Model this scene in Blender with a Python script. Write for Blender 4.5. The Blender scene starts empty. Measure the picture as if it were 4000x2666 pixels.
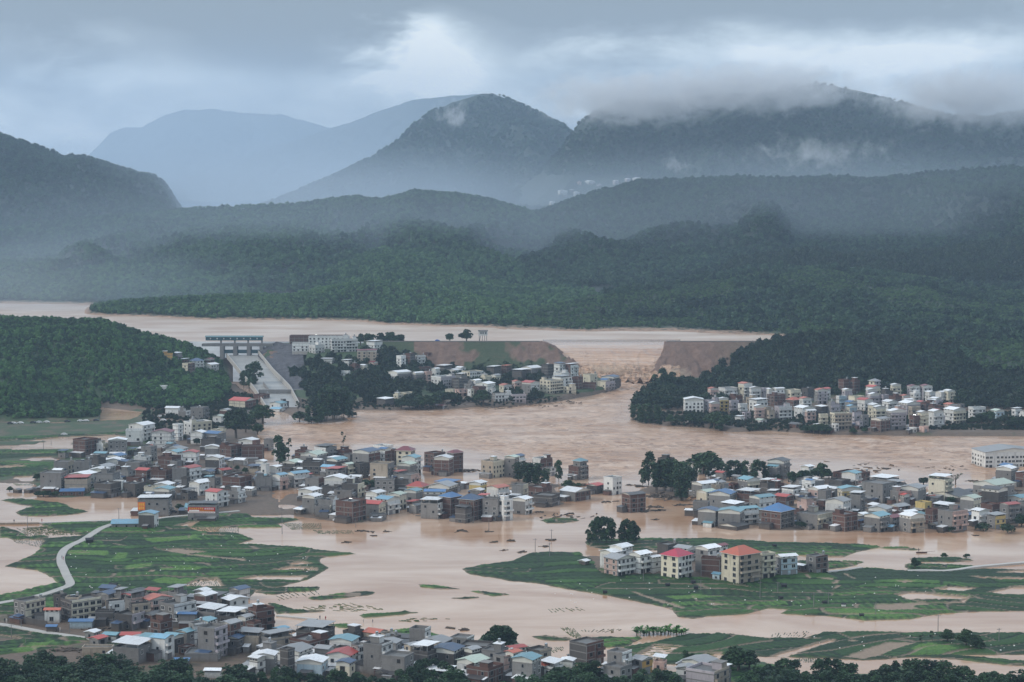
import bpy, bmesh, math, random
import numpy as np
from mathutils import Vector, Matrix

random.seed(7)
rng = np.random.default_rng(7)
scn = bpy.context.scene
COL = scn.collection
R = math.radians

# ------------------------------------------------------------------ camera, sky, sun, exposure
CAM_H = 160.0
FPX = 70.0 / 36.0 * 4000.0
PITCH = math.atan((1333.0 - 752.0) / FPX)
cam_d = bpy.data.cameras.new('camera')
cam_d.lens = 70.0; cam_d.sensor_width = 36.0; cam_d.sensor_fit = 'HORIZONTAL'
cam_d.clip_start = 1.0; cam_d.clip_end = 40000.0
cam = bpy.data.objects.new('camera', cam_d); COL.objects.link(cam)
cam.location = (0, 0, CAM_H); cam.rotation_euler = (math.pi / 2 - PITCH, 0, 0)
scn.camera = cam

SUN_EL, SUN_AZ = R(33), R(256)          # compass style: from behind the camera, to its left
world = bpy.data.worlds.new('World'); scn.world = world; world.use_nodes = True
nt = world.node_tree; nt.nodes.clear()

class NB:
    """tiny helper for building node trees"""
    def __init__(s, tree): s.t = tree
    def n(s, typ, **kw):
        nd = s.t.nodes.new(typ)
        for k, v in kw.items(): setattr(nd, k, v)
        return nd
    def link(s, a, b): s.t.links.new(a, b)
    def put(s, sock, v):
        if isinstance(v, (int, float, tuple, list)): sock.default_value = v
        else: s.link(v, sock)
    def m(s, op, a, b=0.0, c=0.0, clamp=False):
        nd = s.n('ShaderNodeMath', operation=op, use_clamp=clamp)
        s.put(nd.inputs[0], a); s.put(nd.inputs[1], b); s.put(nd.inputs[2], c)
        return nd.outputs[0]
    def mix(s, f, a, b):
        nd = s.n('ShaderNodeMix', data_type='RGBA')
        s.put(nd.inputs[0], f); s.put(nd.inputs[6], a); s.put(nd.inputs[7], b)
        return nd.outputs[2]
    def noise(s, vec, scale, detail=3.0, rough=0.55, dist=0.0):
        nd = s.n('ShaderNodeTexNoise')
        if vec is not None: s.link(vec, nd.inputs['Vector'])
        nd.inputs['Scale'].default_value = scale; nd.inputs['Detail'].default_value = detail
        nd.inputs['Roughness'].default_value = rough; nd.inputs['Distortion'].default_value = dist
        return nd.outputs[0]
    def ramp(s, f, stops, interp='LINEAR'):
        nd = s.n('ShaderNodeValToRGB'); nd.color_ramp.interpolation = interp
        el = nd.color_ramp.elements
        while len(el) < len(stops): el.new(0.5)
        for e, (p, c) in zip(el, stops):
            e.position = p; e.color = (c[0], c[1], c[2], 1.0) if not isinstance(c, (int, float)) else (c, c, c, 1.0)
        s.link(f, nd.inputs[0]); return nd.outputs[0]
    def mapping(s, vec, scale=(1, 1, 1), rot=(0, 0, 0), loc=(0, 0, 0)):
        nd = s.n('ShaderNodeMapping'); s.link(vec, nd.inputs[0])
        nd.inputs['Scale'].default_value = scale; nd.inputs['Rotation'].default_value = rot; nd.inputs['Location'].default_value = loc
        return nd.outputs[0]

def build_world():
    b = NB(nt)
    out = b.n('ShaderNodeOutputWorld')
    sky = b.n('ShaderNodeTexSky', sky_type='NISHITA'); sky.sun_disc = False
    sky.sun_elevation = SUN_EL; sky.sun_rotation = SUN_AZ
    sky.air_density = 1.5; sky.dust_density = 3.0
    bg1 = b.n('ShaderNodeBackground'); b.link(sky.outputs[0], bg1.inputs[0]); bg1.inputs[1].default_value = 0.05
    tc = b.n('ShaderNodeTexCoord')
    sep = b.n('ShaderNodeSeparateXYZ'); b.link(tc.outputs['Generated'], sep.inputs[0])
    x, y, z = sep.outputs
    # cloud layer: noise over the whole dome, stretched along the horizon
    mp = b.mapping(tc.outputs['Generated'], scale=(7, 7, 26))
    n1 = b.noise(mp, 1.0, 6.0, 0.58, 0.15)
    mp2 = b.mapping(tc.outputs['Generated'], scale=(22, 22, 60))
    n2 = b.noise(mp2, 1.0, 6.0, 0.62, 0.2)
    v = b.m('MULTIPLY_ADD', n1, 1.2, b.m('MULTIPLY', n2, 1.05))
    v = b.m('SUBTRACT', v, 0.60)
    # the larger cloud masses, each at its own direction
    ys = b.m('MAXIMUM', y, 0.05)
    wob = b.m('MULTIPLY', b.m('SUBTRACT', n2, 0.5), 0.085)
    wob2 = b.m('MULTIPLY', b.m('SUBTRACT', n1, 0.5), 0.030)
    t = b.m('ADD', b.m('DIVIDE', x, ys), wob)
    e = b.m('ADD', b.m('DIVIDE', z, ys), b.m('MULTIPLY', wob2, 0.9))
    for (px, py, wx, wy, amp) in CLOUDS:
        t0 = (px - 2000) / FPX; e0 = (752 - py) / FPX
        dx = b.m('DIVIDE', b.m('SUBTRACT', t, t0), wx / FPX)
        dy = b.m('DIVIDE', b.m('SUBTRACT', e, e0), wy / FPX)
        r2 = b.m('ADD', b.m('MULTIPLY', dx, dx), b.m('MULTIPLY', dy, dy))
        g = b.m('POWER', 2.71828, b.m('MULTIPLY', r2, -1.0))
        v = b.m('ADD', v, b.m('MULTIPLY', g, amp))
    col = b.ramp(v, [(0.10, (0.125, 0.14, 0.175)), (0.40, (0.25, 0.28, 0.325)), (0.62, (0.48, 0.535, 0.58)), (0.85, (0.74, 0.80, 0.84)), (1.0, (0.98, 1.0, 1.0))])
    # an overcast sky is about three times as bright overhead as at the horizon
    zz = b.m('MAXIMUM', z, 0.0)
    lum = b.m('MULTIPLY_ADD', zz, 1.5, 1.0)
    bg2 = b.n('ShaderNodeBackground'); b.link(col, bg2.inputs[0]); b.link(b.m('MULTIPLY', lum, 0.92), bg2.inputs[1])
    add = b.n('ShaderNodeAddShader'); b.link(bg1.outputs[0], add.inputs[0]); b.link(bg2.outputs[0], add.inputs[1])
    b.link(add.outputs[0], out.inputs[0])

CLOUDS = [(1700, 220, 190, 210, 0.64), (1640, 80, 200, 60, 0.36), (1100, 180, 430, 120, -0.62), (1350, 0, 1000, 90, -0.55), (450, 30, 700, 110, -0.38),
          (3100, 5, 1400, 110, -0.75), (3150, 190, 850, 85, 0.44), (2500, 320, 700, 120, 0.22), (2130, 160, 330, 90, -0.26), (3900, 190, 300, 120, 0.2),
          (450, 400, 800, 180, 0.20), (90, 200, 200, 190, -0.24), (1350, 430, 450, 130, 0.24), (750, 300, 260, 50, 0.12), (480, 170, 300, 60, 0.10)]
build_world()

sun_d = bpy.data.lights.new('sun', 'SUN'); sun_d.energy = 1.5; sun_d.angle = R(11); sun_d.color = (1.0, 0.96, 0.90)
sun = bpy.data.objects.new('sun', sun_d); COL.objects.link(sun)
sdir = Vector((math.sin(SUN_AZ) * math.cos(SUN_EL), math.cos(SUN_AZ) * math.cos(SUN_EL), math.sin(SUN_EL)))
sun.rotation_euler = sdir.to_track_quat('Z', 'Y').to_euler(); sun.location = (0, 0, 900)

vs = scn.view_settings
vs.view_transform = 'Standard'; vs.look = 'None'; vs.exposure = 0.0; vs.gamma = 1.0; vs.use_curve_mapping = False
cy = scn.cycles
cy.max_bounces = 5; cy.diffuse_bounces = 2; cy.glossy_bounces = 2; cy.transmission_bounces = 2; cy.volume_bounces = 1; cy.transparent_max_bounces = 4
cy.caustics_reflective = False; cy.caustics_refractive = False
cy.volume_step_rate = 1.0; cy.volume_max_steps = 128
cy.use_denoising = True; cy.sample_clamp_indirect = 4.0
world.cycles.sampling_method = 'MANUAL'; world.cycles.sample_map_resolution = 128

# ------------------------------------------------------------------ pixel -> place
cp, sp = math.cos(PITCH), math.sin(PITCH)
def ray(px, py):
    """direction through a photo pixel, scaled so that its y component is 1"""
    a = (np.asarray(px, float) - 2000) / FPX; c = -(np.asarray(py, float) - 1333) / FPX
    dy = c * sp + cp; dz = c * cp - sp
    return a / dy, dz / dy
def ground_at(px, py, z=0.0):
    tx, tz = ray(px, py); Y = (z - CAM_H) / tz
    return tx * Y, Y
def z_at(py, Y):
    return CAM_H + ray(2000, py)[1] * Y
def x_at(px, py, Y):
    return ray(px, py)[0] * Y
def project(x, y, z):
    d = y * cp + (CAM_H - z) * sp
    return 2000 + FPX * x / d, 1333 - FPX * (y * sp - (CAM_H - z) * cp) / d
ORG = {'A': 1150, 'B': 1600, 'C': 2066}
def pan(p, x, y):
    return (int(p[1]) - 1) * 1000 + x / 2.353, ORG[p[0]] + y / 2.353
def poly(spec, z=0.3):
    """'C1 x,y x,y ... B2 x,y' -> list of (x, Y) on the plane z; 'P' gives plain photo pixels"""
    cur = 'P'; out = []
    for w in spec.split():
        if ',' not in w: cur = w; continue
        a, c = map(float, w.split(','))
        px, py = (a, c) if cur == 'P' else pan(cur, a, c)
        out.append(tuple(float(q) for q in ground_at(px, py, z)))
    return np.array(out)

# ------------------------------------------------------------------ noise in numpy
def _h(ix, iy, seed):
    n = (ix.astype(np.int64) * 374761393 + iy.astype(np.int64) * 668265263 + seed * 974634777) & 0x7fffffff
    n = ((n ^ (n >> 13)) * 1274126177) & 0x7fffffff
    return ((n ^ (n >> 16)) & 0xffff) / 65535.0
def vn(x, y, seed=0):
    x = np.asarray(x, float); y = np.asarray(y, float)
    ix = np.floor(x); iy = np.floor(y); fx = x - ix; fy = y - iy
    fx = fx * fx * fx * (fx * (fx * 6 - 15) + 10); fy = fy * fy * fy * (fy * (fy * 6 - 15) + 10)
    a = _h(ix, iy, seed); b_ = _h(ix + 1, iy, seed); c = _h(ix, iy + 1, seed); d = _h(ix + 1, iy + 1, seed)
    return (a * (1 - fx) + b_ * fx) * (1 - fy) + (c * (1 - fx) + d * fx) * fy
def fbm(x, y, o=4, seed=0):
    s = 0; a = 0.5; f = 1.0; tot = 0
    for k in range(o):
        s = s + a * vn(x * f + 13.7 * k, y * f - 7.3 * k, seed + k); tot += a; a *= 0.5; f *= 2.03
    return s / tot
def ridged(x, y, o=4, seed=0):
    s = 0; a = 0.5; f = 1.0; tot = 0
    for k in range(o):
        s = s + a * (1 - np.abs(2 * vn(x * f + 5.1 * k, y * f + 9.2 * k, seed + k) - 1)); tot += a; a *= 0.5; f *= 2.1
    return s / tot
def sst(a, b_, v):
    u = np.clip((v - a) / (b_ - a), 0, 1); return u * u * (3 - 2 * u)
def sdist(P, x, y):
    """signed distance to polygon P (positive inside)"""
    x = np.asarray(x, float); y = np.asarray(y, float)
    shp = x.shape; x = x.ravel(); y = y.ravel()
    out = np.full(x.shape, -60.0)
    m = (x > P[:, 0].min() - 55) & (x < P[:, 0].max() + 55) & (y > P[:, 1].min() - 55) & (y < P[:, 1].max() + 55)
    if m.any():
        xs = x[m]; ys = y[m]; d2 = np.full(xs.shape, 1e9); ins = np.zeros(xs.shape, bool)
        n = len(P)
        for i in range(n):
            ax, ay = P[i]; bx, by = P[(i + 1) % n]
            ex, ey = bx - ax, by - ay; l2 = ex * ex + ey * ey + 1e-9
            u = np.clip(((xs - ax) * ex + (ys - ay) * ey) / l2, 0, 1)
            d2 = np.minimum(d2, (xs - ax - u * ex) ** 2 + (ys - ay - u * ey) ** 2)
            if ay != by:
                c = ((ay > ys) != (by > ys)) & (xs < (bx - ax) * (ys - ay) / (by - ay) + ax)
                ins ^= c
        d = np.sqrt(d2); out[m] = np.where(ins, d, -d)
    return out.reshape(shp)

# ------------------------------------------------------------------ objects
def tag(o, label=None, cat=None, group=None, kind=None):
    if label: o['label'] = label
    if cat: o['category'] = cat
    if group: o['group'] = group
    if kind: o['kind'] = kind
    return o
def link(o, parent=None):
    COL.objects.link(o)
    if parent is not None: o.parent = parent
    return o
def empty(name, loc=(0, 0, 0), rz=0.0):
    o = bpy.data.objects.new(name, None); o.location = loc; o.rotation_euler = (0, 0, rz); o.empty_display_size = 0.5
    COL.objects.link(o); return o
def mesh_obj(name, verts, faces, mats, parent=None, mi=None, smooth=False):
    me = bpy.data.meshes.new(name); me.from_pydata(verts, [], faces)
    for m in (mats if isinstance(mats, (list, tuple)) else [mats]): me.materials.append(m)
    if mi is not None: me.polygons.foreach_set('material_index', mi)
    if smooth: me.polygons.foreach_set('use_smooth', [True] * len(me.polygons))
    me.update()
    o = bpy.data.objects.new(name, me); return link(o, parent)
def grid_obj(name, X, Y, Z, mat, attrs=None, smooth=True, keep=None):
    """a mesh from 2-D arrays of coordinates"""
    r, c = X.shape
    co = np.stack([X, Y, Z], -1).reshape(-1, 3).astype(np.float32)
    idx = np.arange(r * c).reshape(r, c)
    q = np.stack([idx[:-1, :-1], idx[:-1, 1:], idx[1:, 1:], idx[1:, :-1]], -1).reshape(-1, 4)
    if keep is not None:
        k = keep.reshape(-1)
        q = q[k[q].any(1)]
        used = np.zeros(r * c, bool); used[q.ravel()] = True
        remap = np.cumsum(used) - 1; q = remap[q]; co = co[used]
    else: used = None
    me = bpy.data.meshes.new(name)
    me.vertices.add(len(co)); me.vertices.foreach_set('co', co.ravel())
    me.loops.add(q.size); me.loops.foreach_set('vertex_index', q.ravel().astype(np.int32))
    me.polygons.add(len(q)); me.polygons.foreach_set('loop_start', np.arange(0, q.size, 4, dtype=np.int32))
    me.polygons.foreach_set('loop_total', np.full(len(q), 4, np.int32))
    me.polygons.foreach_set('use_smooth', np.full(len(q), smooth))
    me.update(); me.validate()
    for k, v in (attrs or {}).items():
        v = v.reshape(-1).astype(np.float32)
        if used is not None: v = v[used]
        a = me.attributes.new(k, 'FLOAT', 'POINT'); a.data.foreach_set('value', v)
    me.materials.append(mat)
    o = bpy.data.objects.new(name, me); return link(o)
class MB:
    """collects boxes, prisms, tubes, quads with material slots into one mesh"""
    def __init__(s): s.v = []; s.f = []; s.m = []
    def box(s, x0, x1, y0, y1, z0, z1, m=0, mats=None):
        k = len(s.v)
        s.v += [(x0, y0, z0), (x1, y0, z0), (x1, y1, z0), (x0, y1, z0), (x0, y0, z1), (x1, y0, z1), (x1, y1, z1), (x0, y1, z1)]
        fs = [(0, 1, 5, 4), (1, 2, 6, 5), (2, 3, 7, 6), (3, 0, 4, 7), (4, 5, 6, 7), (3, 2, 1, 0)]   # -y +x +y -x top bottom
        s.f += [tuple(k + q for q in f) for f in fs]; s.m += list(mats) if mats else [m] * 6
        return s
    def quad(s, pts, m=0):
        k = len(s.v); s.v += [tuple(p) for p in pts]; s.f.append(tuple(range(k, k + len(pts)))); s.m.append(m); return s
    def prism(s, pts, d, m=0):
        """polygon pts extruded by vector d"""
        k = len(s.v); n = len(pts); d = Vector(d)
        s.v += [tuple(p) for p in pts] + [tuple(Vector(p) + d) for p in pts]
        s.f.append(tuple(range(k + n - 1, k - 1, -1))); s.f.append(tuple(range(k + n, k + 2 * n)))
        for i in range(n): s.f.append((k + i, k + (i + 1) % n, k + n + (i + 1) % n, k + n + i))
        s.m += [m] * (n + 2); return s
    def tube(s, path, rad, seg=6, m=0, cap=True):
        k = len(s.v); n = len(path); P = [Vector(p) for p in path]
        rad = rad if isinstance(rad, (list, tuple)) else [rad] * n
        for i in range(n):
            d = (P[min(i + 1, n - 1)] - P[max(i - 1, 0)]).normalized()
            a = d.cross(Vector((0, 0, 1)) if abs(d.z) < 0.9 else Vector((1, 0, 0))).normalized(); b_ = d.cross(a)
            for j in range(seg):
                th = 2 * math.pi * j / seg
                s.v.append(tuple(P[i] + (a * math.cos(th) + b_ * math.sin(th)) * rad[i]))
        for i in range(n - 1):
            for j in range(seg):
                s.f.append((k + i * seg + j, k + i * seg + (j + 1) % seg, k + (i + 1) * seg + (j + 1) % seg, k + (i + 1) * seg + j)); s.m.append(m)
        if cap:
            s.f.append(tuple(k + j for j in range(seg))[::-1]); s.f.append(tuple(k + (n - 1) * seg + j for j in range(seg))); s.m += [m, m]
        return s
    def build(s, name, mats, parent=None, smooth=False, bevel=0):
        return mesh_obj(name, s.v, s.f, mats, parent, s.m, smooth)
    def mesh(s, name, mats):
        me = bpy.data.meshes.new(name); me.from_pydata(s.v, [], s.f)
        for m in mats: me.materials.append(m)
        me.polygons.foreach_set('material_index', s.m); me.update(); return me
def inst(name, me, parent, loc=(0, 0, 0), rz=0.0, sc=(1, 1, 1)):
    o = bpy.data.objects.new(name, me); o.location = loc; o.rotation_euler = (0, 0, rz); o.scale = sc
    return link(o, parent)

# ------------------------------------------------------------------ materials
def newmat(name):
    m = bpy.data.materials.new(name); m.use_nodes = True; m.node_tree.nodes.clear(); b = NB(m.node_tree)
    out = b.n('ShaderNodeOutputMaterial'); bs = b.n('ShaderNodeBsdfPrincipled'); b.link(bs.outputs[0], out.inputs[0])
    return m, b, bs
def c4(c): return (c[0], c[1], c[2], 1.0)
def bump(b, bs, h, dist=0.1, strength=1.0):
    nd = b.n('ShaderNodeBump'); b.link(h, nd.inputs['Height']); nd.inputs['Distance'].default_value = dist; nd.inputs['Strength'].default_value = strength
    b.link(nd.outputs[0], bs.inputs['Normal'])
def leaf_mat(name, c1, c2, c3=None, rough=0.55, pscale=0.010):
    """foliage: two greens over world-space patches, a random shift for each plant"""
    m, b, bs = newmat(name)
    geo = b.n('ShaderNodeNewGeometry'); oi = b.n('ShaderNodeObjectInfo')
    n = b.noise(geo.outputs['Position'], pscale, 3.0, 0.6)
    f = b.ramp(b.m('ADD', n, b.m('MULTIPLY', b.m('SUBTRACT', oi.outputs['Random'], 0.5), 0.55)), [(0.34, 0.0), (0.66, 1.0)])
    col = b.mix(f, c4(c1), c4(c2))
    if c3:
        n3 = b.noise(geo.outputs['Position'], 0.35, 2.0, 0.6)
        col = b.mix(b.ramp(n3, [(0.5, 0.0), (0.72, 0.8)]), col, c4(c3))
    b.link(col, bs.inputs['Base Color']); bs.inputs['Roughness'].default_value = rough
    bs.inputs['Specular IOR Level'].default_value = 0.25
    return m
def flat_mat(name, c, rough=0.7, var=0.18, scale=0.6, metallic=0.0, spec=0.4, streak=False, bumpd=0.0):
    """a plain surface with grain, dirt patches and a random shift for each object"""
    m, b, bs = newmat(name)
    tc = b.n('ShaderNodeTexCoord'); oi = b.n('ShaderNodeObjectInfo')
    src = tc.outputs['Object']
    if streak: src = b.mapping(src, scale=(1, 1, 0.18))
    n = b.noise(src, scale, 5.0, 0.65)
    n2 = b.noise(tc.outputs['Object'], scale * 7, 2.0, 0.6)
    v = b.m('MULTIPLY_ADD', b.m('SUBTRACT', n, 0.5), 2.2 * var, 1.0)
    v = b.m('MULTIPLY_ADD', b.m('SUBTRACT', n2, 0.5), 0.9 * var, v)
    v = b.m('MULTIPLY_ADD', b.m('SUBTRACT', oi.outputs['Random'], 0.5), 0.9 * var, v)
    hsv = b.n('ShaderNodeHueSaturation'); hsv.inputs['Color'].default_value = c4(c); b.link(v, hsv.inputs['Value'])
    b.link(hsv.outputs[0], bs.inputs['Base Color'])
    bs.inputs['Roughness'].default_value = rough; bs.inputs['Metallic'].default_value = metallic; bs.inputs['Specular IOR Level'].default_value = spec
    if bumpd: bump(b, bs, n2, bumpd)
    return m

# ------------------------------------------------------------------ terrain functions
class Layer:
    def __init__(s, ridge, Yr, foot, zf=0.0, amp=8.0, sx=160.0, sy=420.0, th=6.0, back=300.0, p=0.0, seed=1, zmid=None, rough=1.5):
        r = np.array(ridge, float); s.rpx = r[:, 0]
        yl = np.array(Yr, float) if isinstance(Yr, list) else np.array([(0, Yr), (1, Yr)], float)
        s.ypx = yl[:, 0]; s.yY = yl[:, 1]; s.Yr0 = float(yl[:, 1].max())
        s.rz = z_at(r[:, 1], np.interp(s.rpx, s.ypx, s.yY)) - th
        f = np.array(foot, float); s.fpx = f[:, 0]; s.fY = f[:, 1]
        s.zf = zf; s.amp = amp; s.sx = sx; s.sy = sy; s.back = back; s.p = p; s.seed = seed; s.rough = rough
        s.zmid = zmid if zmid is not None else 0.5 * (zf + float(s.rz.max()))
    def px(s, x, Y): return 2000 + FPX * x / (Y * cp + (CAM_H - s.zmid) * sp)
    def x(s, px, Y): return (px - 2000) / FPX * (Y * cp + (CAM_H - s.zmid) * sp)
    def z(s, x, Y):
        px = s.px(x, Y)
        Zr = np.interp(px, s.rpx, s.rz); Yf = np.interp(px, s.fpx, s.fY)
        Yb = np.interp(px, s.ypx, s.yY)
        Yr = Yb + 0.10 * (Yb - Yf) * (vn(px / 260.0, px * 0 + s.seed, s.seed + 9) - 0.5)
        Zr = Zr * (Yr / Yb) + CAM_H * (1 - Yr / Yb)
        v = np.clip((Y - Yf) / (Yr - Yf), 0, 1)
        pr = np.sin(v * math.pi / 2) if s.p == 0 else v ** s.p
        w = np.sin(np.pi * np.clip(v, 0, 1)) ** 0.7
        zf_ = s.zf + (Zr - s.zf) * pr
        nz = np.minimum(ridged(x / s.sx + 3.1 + 0.6 * fbm(x / 300, Y / 300, 2, s.seed + 5), Y / s.sy, 4, s.seed) - 0.80, 0.02) * 1.9 * s.amp * w
        nz = np.maximum(nz, -0.42 * np.maximum(zf_ - s.zf, 0))
        nz = nz + (fbm(x / 60.0, Y / 60.0, 3, s.seed + 3) - 0.5) * s.rough * 2 * (0.35 + 0.65 * w) * (v > 0)
        zfront = zf_ + nz
        zfront = np.where(Y < Yf, s.zf - 0.25 * (Yf - Y), zfront)
        u = np.clip((Y - Yr) / s.back, 0, 1.3)
        zback = Zr - (Zr - s.zf) * u ** 1.4 + (fbm(x / 60.0, Y / 60.0, 3, s.seed + 3) - 0.5) * s.rough * 0.7
        return np.where(Zr < s.zf + 0.5, s.zf - 4.0, np.where(Y <= Yr, zfront, zback))

# near hills
LH1 = Layer([(-500, 1215), (0, 1228), (140, 1228), (250, 1235), (390, 1236), (480, 1262), (560, 1290), (650, 1312), (740, 1340), (800, 1366), (850, 1400), (890, 1425), (910, 1436), (1000, 1440)], 1740,
            [(-500, 1470), (300, 1500), (600, 1440), (760, 1450), (860, 1470), (900, 1550), (1000, 1640)], zf=1.0, amp=18, sx=75, sy=260, th=6, back=200, seed=11, rough=1.6)
LH2 = Layer([(-500, 1330), (0, 1402), (150, 1440), (300, 1502), (450, 1562), (600, 1604), (680, 1640), (760, 1700)], 1500,
            [(-500, 1375), (300, 1388), (600, 1400), (760, 1420)], zf=1.5, amp=10, sx=45, sy=120, th=6, back=90, seed=14, rough=0.8)
RK = Layer([(2380, 1700), (2440, 1620), (2480, 1545), (2550, 1478), (2640, 1470), (2720, 1456), (2790, 1420), (2870, 1378), (2950, 1338), (3050, 1312), (3180, 1292), (3300, 1294), (3420, 1305), (3550, 1320), (3700, 1335), (3850, 1350), (4000, 1360), (4500, 1380)], 1690,
           [(2380, 1500), (2600, 1470), (2800, 1500), (3200, 1530), (3700, 1500), (4500, 1480)], zf=2.0, amp=16, sx=65, sy=200, th=7, back=130, seed=21, rough=1.6)
# hills behind the reservoir
RC = Layer([(1850, 1300), (1950, 1262), (2050, 1228), (2200, 1185), (2400, 1142), (2600, 1118), (2700, 1100), (2850, 1064), (3050, 1036), (3300, 1042), (3550, 1068), (3750, 1100), (4000, 1115), (4500, 1130)], [(1850, 1945), (2000, 1990), (2200, 2085), (2500, 2250), (3000, 2430), (4500, 2450)],
           [(1850, 1930), (2000, 1905), (2300, 1885), (2600, 1880), (3000, 1840), (3200, 1740), (3400, 1660), (4500, 1580)], zf=26.4, amp=15, sx=110, sy=300, th=3, back=250, seed=31)
MR2 = Layer([(270, 1232), (330, 1212), (450, 1185), (600, 1172), (900, 1157), (1150, 1152), (1300, 1118), (1450, 1096), (1600, 1114), (1800, 1150), (2000, 1195), (2080, 1235), (2140, 1275)], [(270, 2170), (330, 2180), (600, 2200), (1450, 2240), (2140, 2030)],
            [(270, 2150), (330, 2150), (600, 2125), (800, 2074), (1400, 2050), (1500, 2000), (2000, 1940), (2140, 1925)], zf=26.6, amp=14, sx=120, sy=300, th=4, back=200, seed=41)
MR3 = Layer([(-500, 1100), (0, 1085), (200, 1078), (400, 1052), (550, 1030), (700, 1040), (850, 1075), (1000, 1110), (1100, 1160)], 2640,
            [(-500, 2385), (0, 2372), (330, 2355), (1100, 2300)], zf=26.8, amp=24, sx=150, sy=420, th=5, back=220, seed=45)
MR4 = Layer([(1050, 1130), (1200, 1060), (1350, 992), (1500, 962), (1700, 955), (1850, 992), (2000, 1042), (2300, 1078), (2500, 1112), (2700, 1150), (2850, 1190)], 2900,
            [(1050, 2330), (1800, 2230), (2100, 2130), (2850, 2130)], zf=27.5, amp=28, sx=170, sy=420, th=6, back=240, seed=49)
MR = Layer([(-500, 925), (0, 893), (300, 856), (700, 816), (950, 803), (1200, 790), (1290, 776), (1380, 763), (1500, 778), (1560, 762), (1620, 749), (1780, 758), (1900, 778), (2050, 818), (2150, 855), (2300, 925), (2500, 1010), (2650, 1070), (2900, 1150)], 3700,
           [(-500, 2500), (1000, 2500), (2900, 2550)], zf=30.0, amp=95, sx=330, sy=1000, th=7, back=450, seed=51, rough=3.0)
RR = Layer([(1950, 900), (2050, 838), (2150, 806), (2300, 754), (2500, 708), (2700, 694), (2900, 686), (3100, 694), (3250, 684), (3400, 694), (3550, 680), (3700, 664), (3850, 652), (4000, 646), (4500, 640)], 3900,
           [(1950, 2600), (3000, 2500), (4500, 2400)], zf=35.0, amp=100, sx=360, sy=1000, th=7, back=450, seed=57, rough=3.0)
RB = Layer([(2300, 1200), (2500, 1120), (2680, 1075), (2800, 1030), (3000, 985), (3150, 975), (3300, 992), (3450, 985), (3560, 990), (3650, 975), (3800, 950), (4000, 920), (4500, 900)], 2750,
           [(2300, 2450), (4500, 2420)], zf=45.0, amp=12, sx=120, sy=260, th=14, back=220, seed=60)
MR5 = Layer([(-500, 1020), (0, 1004), (250, 988), (500, 962), (750, 930), (900, 944), (1100, 985), (1300, 1040), (1420, 1090)], 3250,
            [(-500, 2600), (1420, 2650)], zf=40.0, amp=40, sx=200, sy=520, th=6, back=260, seed=81, rough=2.0)
MR6 = Layer([(850, 1010), (950, 950), (1100, 905), (1250, 872), (1400, 880), (1600, 925), (1800, 948), (2000, 985), (2150, 1040), (2300, 1080)], 3400,
            [(850, 2800), (2300, 2800)], zf=45.0, amp=45, sx=200, sy=520, th=6, back=260, seed=83, rough=2.0)
RR2 = Layer([(2150, 1050), (2300, 985), (2450, 925), (2650, 872), (2850, 846), (3050, 868), (3250, 915), (3400, 935), (3550, 915), (3700, 878), (3850, 860), (4000, 842), (4500, 830)], 3350,
            [(2150, 2700), (4500, 2650)], zf=50.0, amp=50, sx=220, sy=560, th=6, back=260, seed=87, rough=2.0)
RR3 = Layer([(2500, 860), (2650, 800), (2800, 772), (2950, 782), (3100, 812), (3250, 822), (3400, 790), (3600, 760), (3800, 748), (4000, 740), (4500, 730)], 3650,
            [(2500, 3100), (4500, 3100)], zf=90.0, amp=50, sx=240, sy=560, th=6, back=200, seed=89, rough=2.0)
LD = Layer([(-600, 400), (0, 525), (120, 564), (250, 606), (330, 608), (450, 654), (600, 690), (640, 718), (680, 782), (720, 830), (800, 900)], 4800,
           [(-600, 3700), (800, 3900)], zf=60.0, amp=40, sx=260, sy=700, th=6, back=600, seed=63, rough=4.0)
MP = Layer([(800, 900), (1000, 806), (1150, 750), (1300, 684), (1450, 614), (1560, 545), (1600, 495), (1700, 424), (1800, 378), (1860, 362), (1920, 357), (2000, 387), (2080, 427), (2200, 484), (2300, 562), (2500, 645), (2700, 760)], 7200,
           [(800, 5300), (2700, 5300)], zf=70.0, amp=120, sx=430, sy=1300, th=6, back=900, p=1.15, seed=67, rough=6.0)
RM = Layer([(1850, 860), (1950, 790), (2080, 690), (2180, 590), (2260, 480), (2330, 430), (2420, 398), (2600, 385), (2800, 372), (3000, 358), (3100, 330), (3200, 320), (3330, 342), (3450, 368), (3560, 410), (3700, 450), (3850, 455), (4000, 430), (4600, 430)], 5600,
           [(1850, 4150), (3000, 4150), (4600, 4150)], zf=70.0, amp=130, sx=460, sy=1300, th=6, back=900, p=1.1, seed=71, rough=6.0)
FL = Layer([(150, 760), (250, 690), (340, 610), (430, 520), (480, 493), (560, 492), (650, 445), (720, 428), (850, 424), (950, 440), (1100, 446), (1300, 500), (1500, 560), (1700, 640)], 15500,
           [(150, 12800), (1700, 12800)], zf=140.0, amp=150, sx=850, sy=2400, th=4, back=900, p=1.1, seed=75, rough=30.0)
FL2 = Layer([(500, 830), (650, 712), (800, 668), (900, 630), (1100, 566), (1350, 480), (1500, 425), (1650, 380), (1900, 360)], 12000,
            [(500, 9600), (1900, 9600)], zf=120.0, amp=120, sx=640, sy=1900, th=4, back=800, p=1.1, seed=79, rough=24.0)

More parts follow.
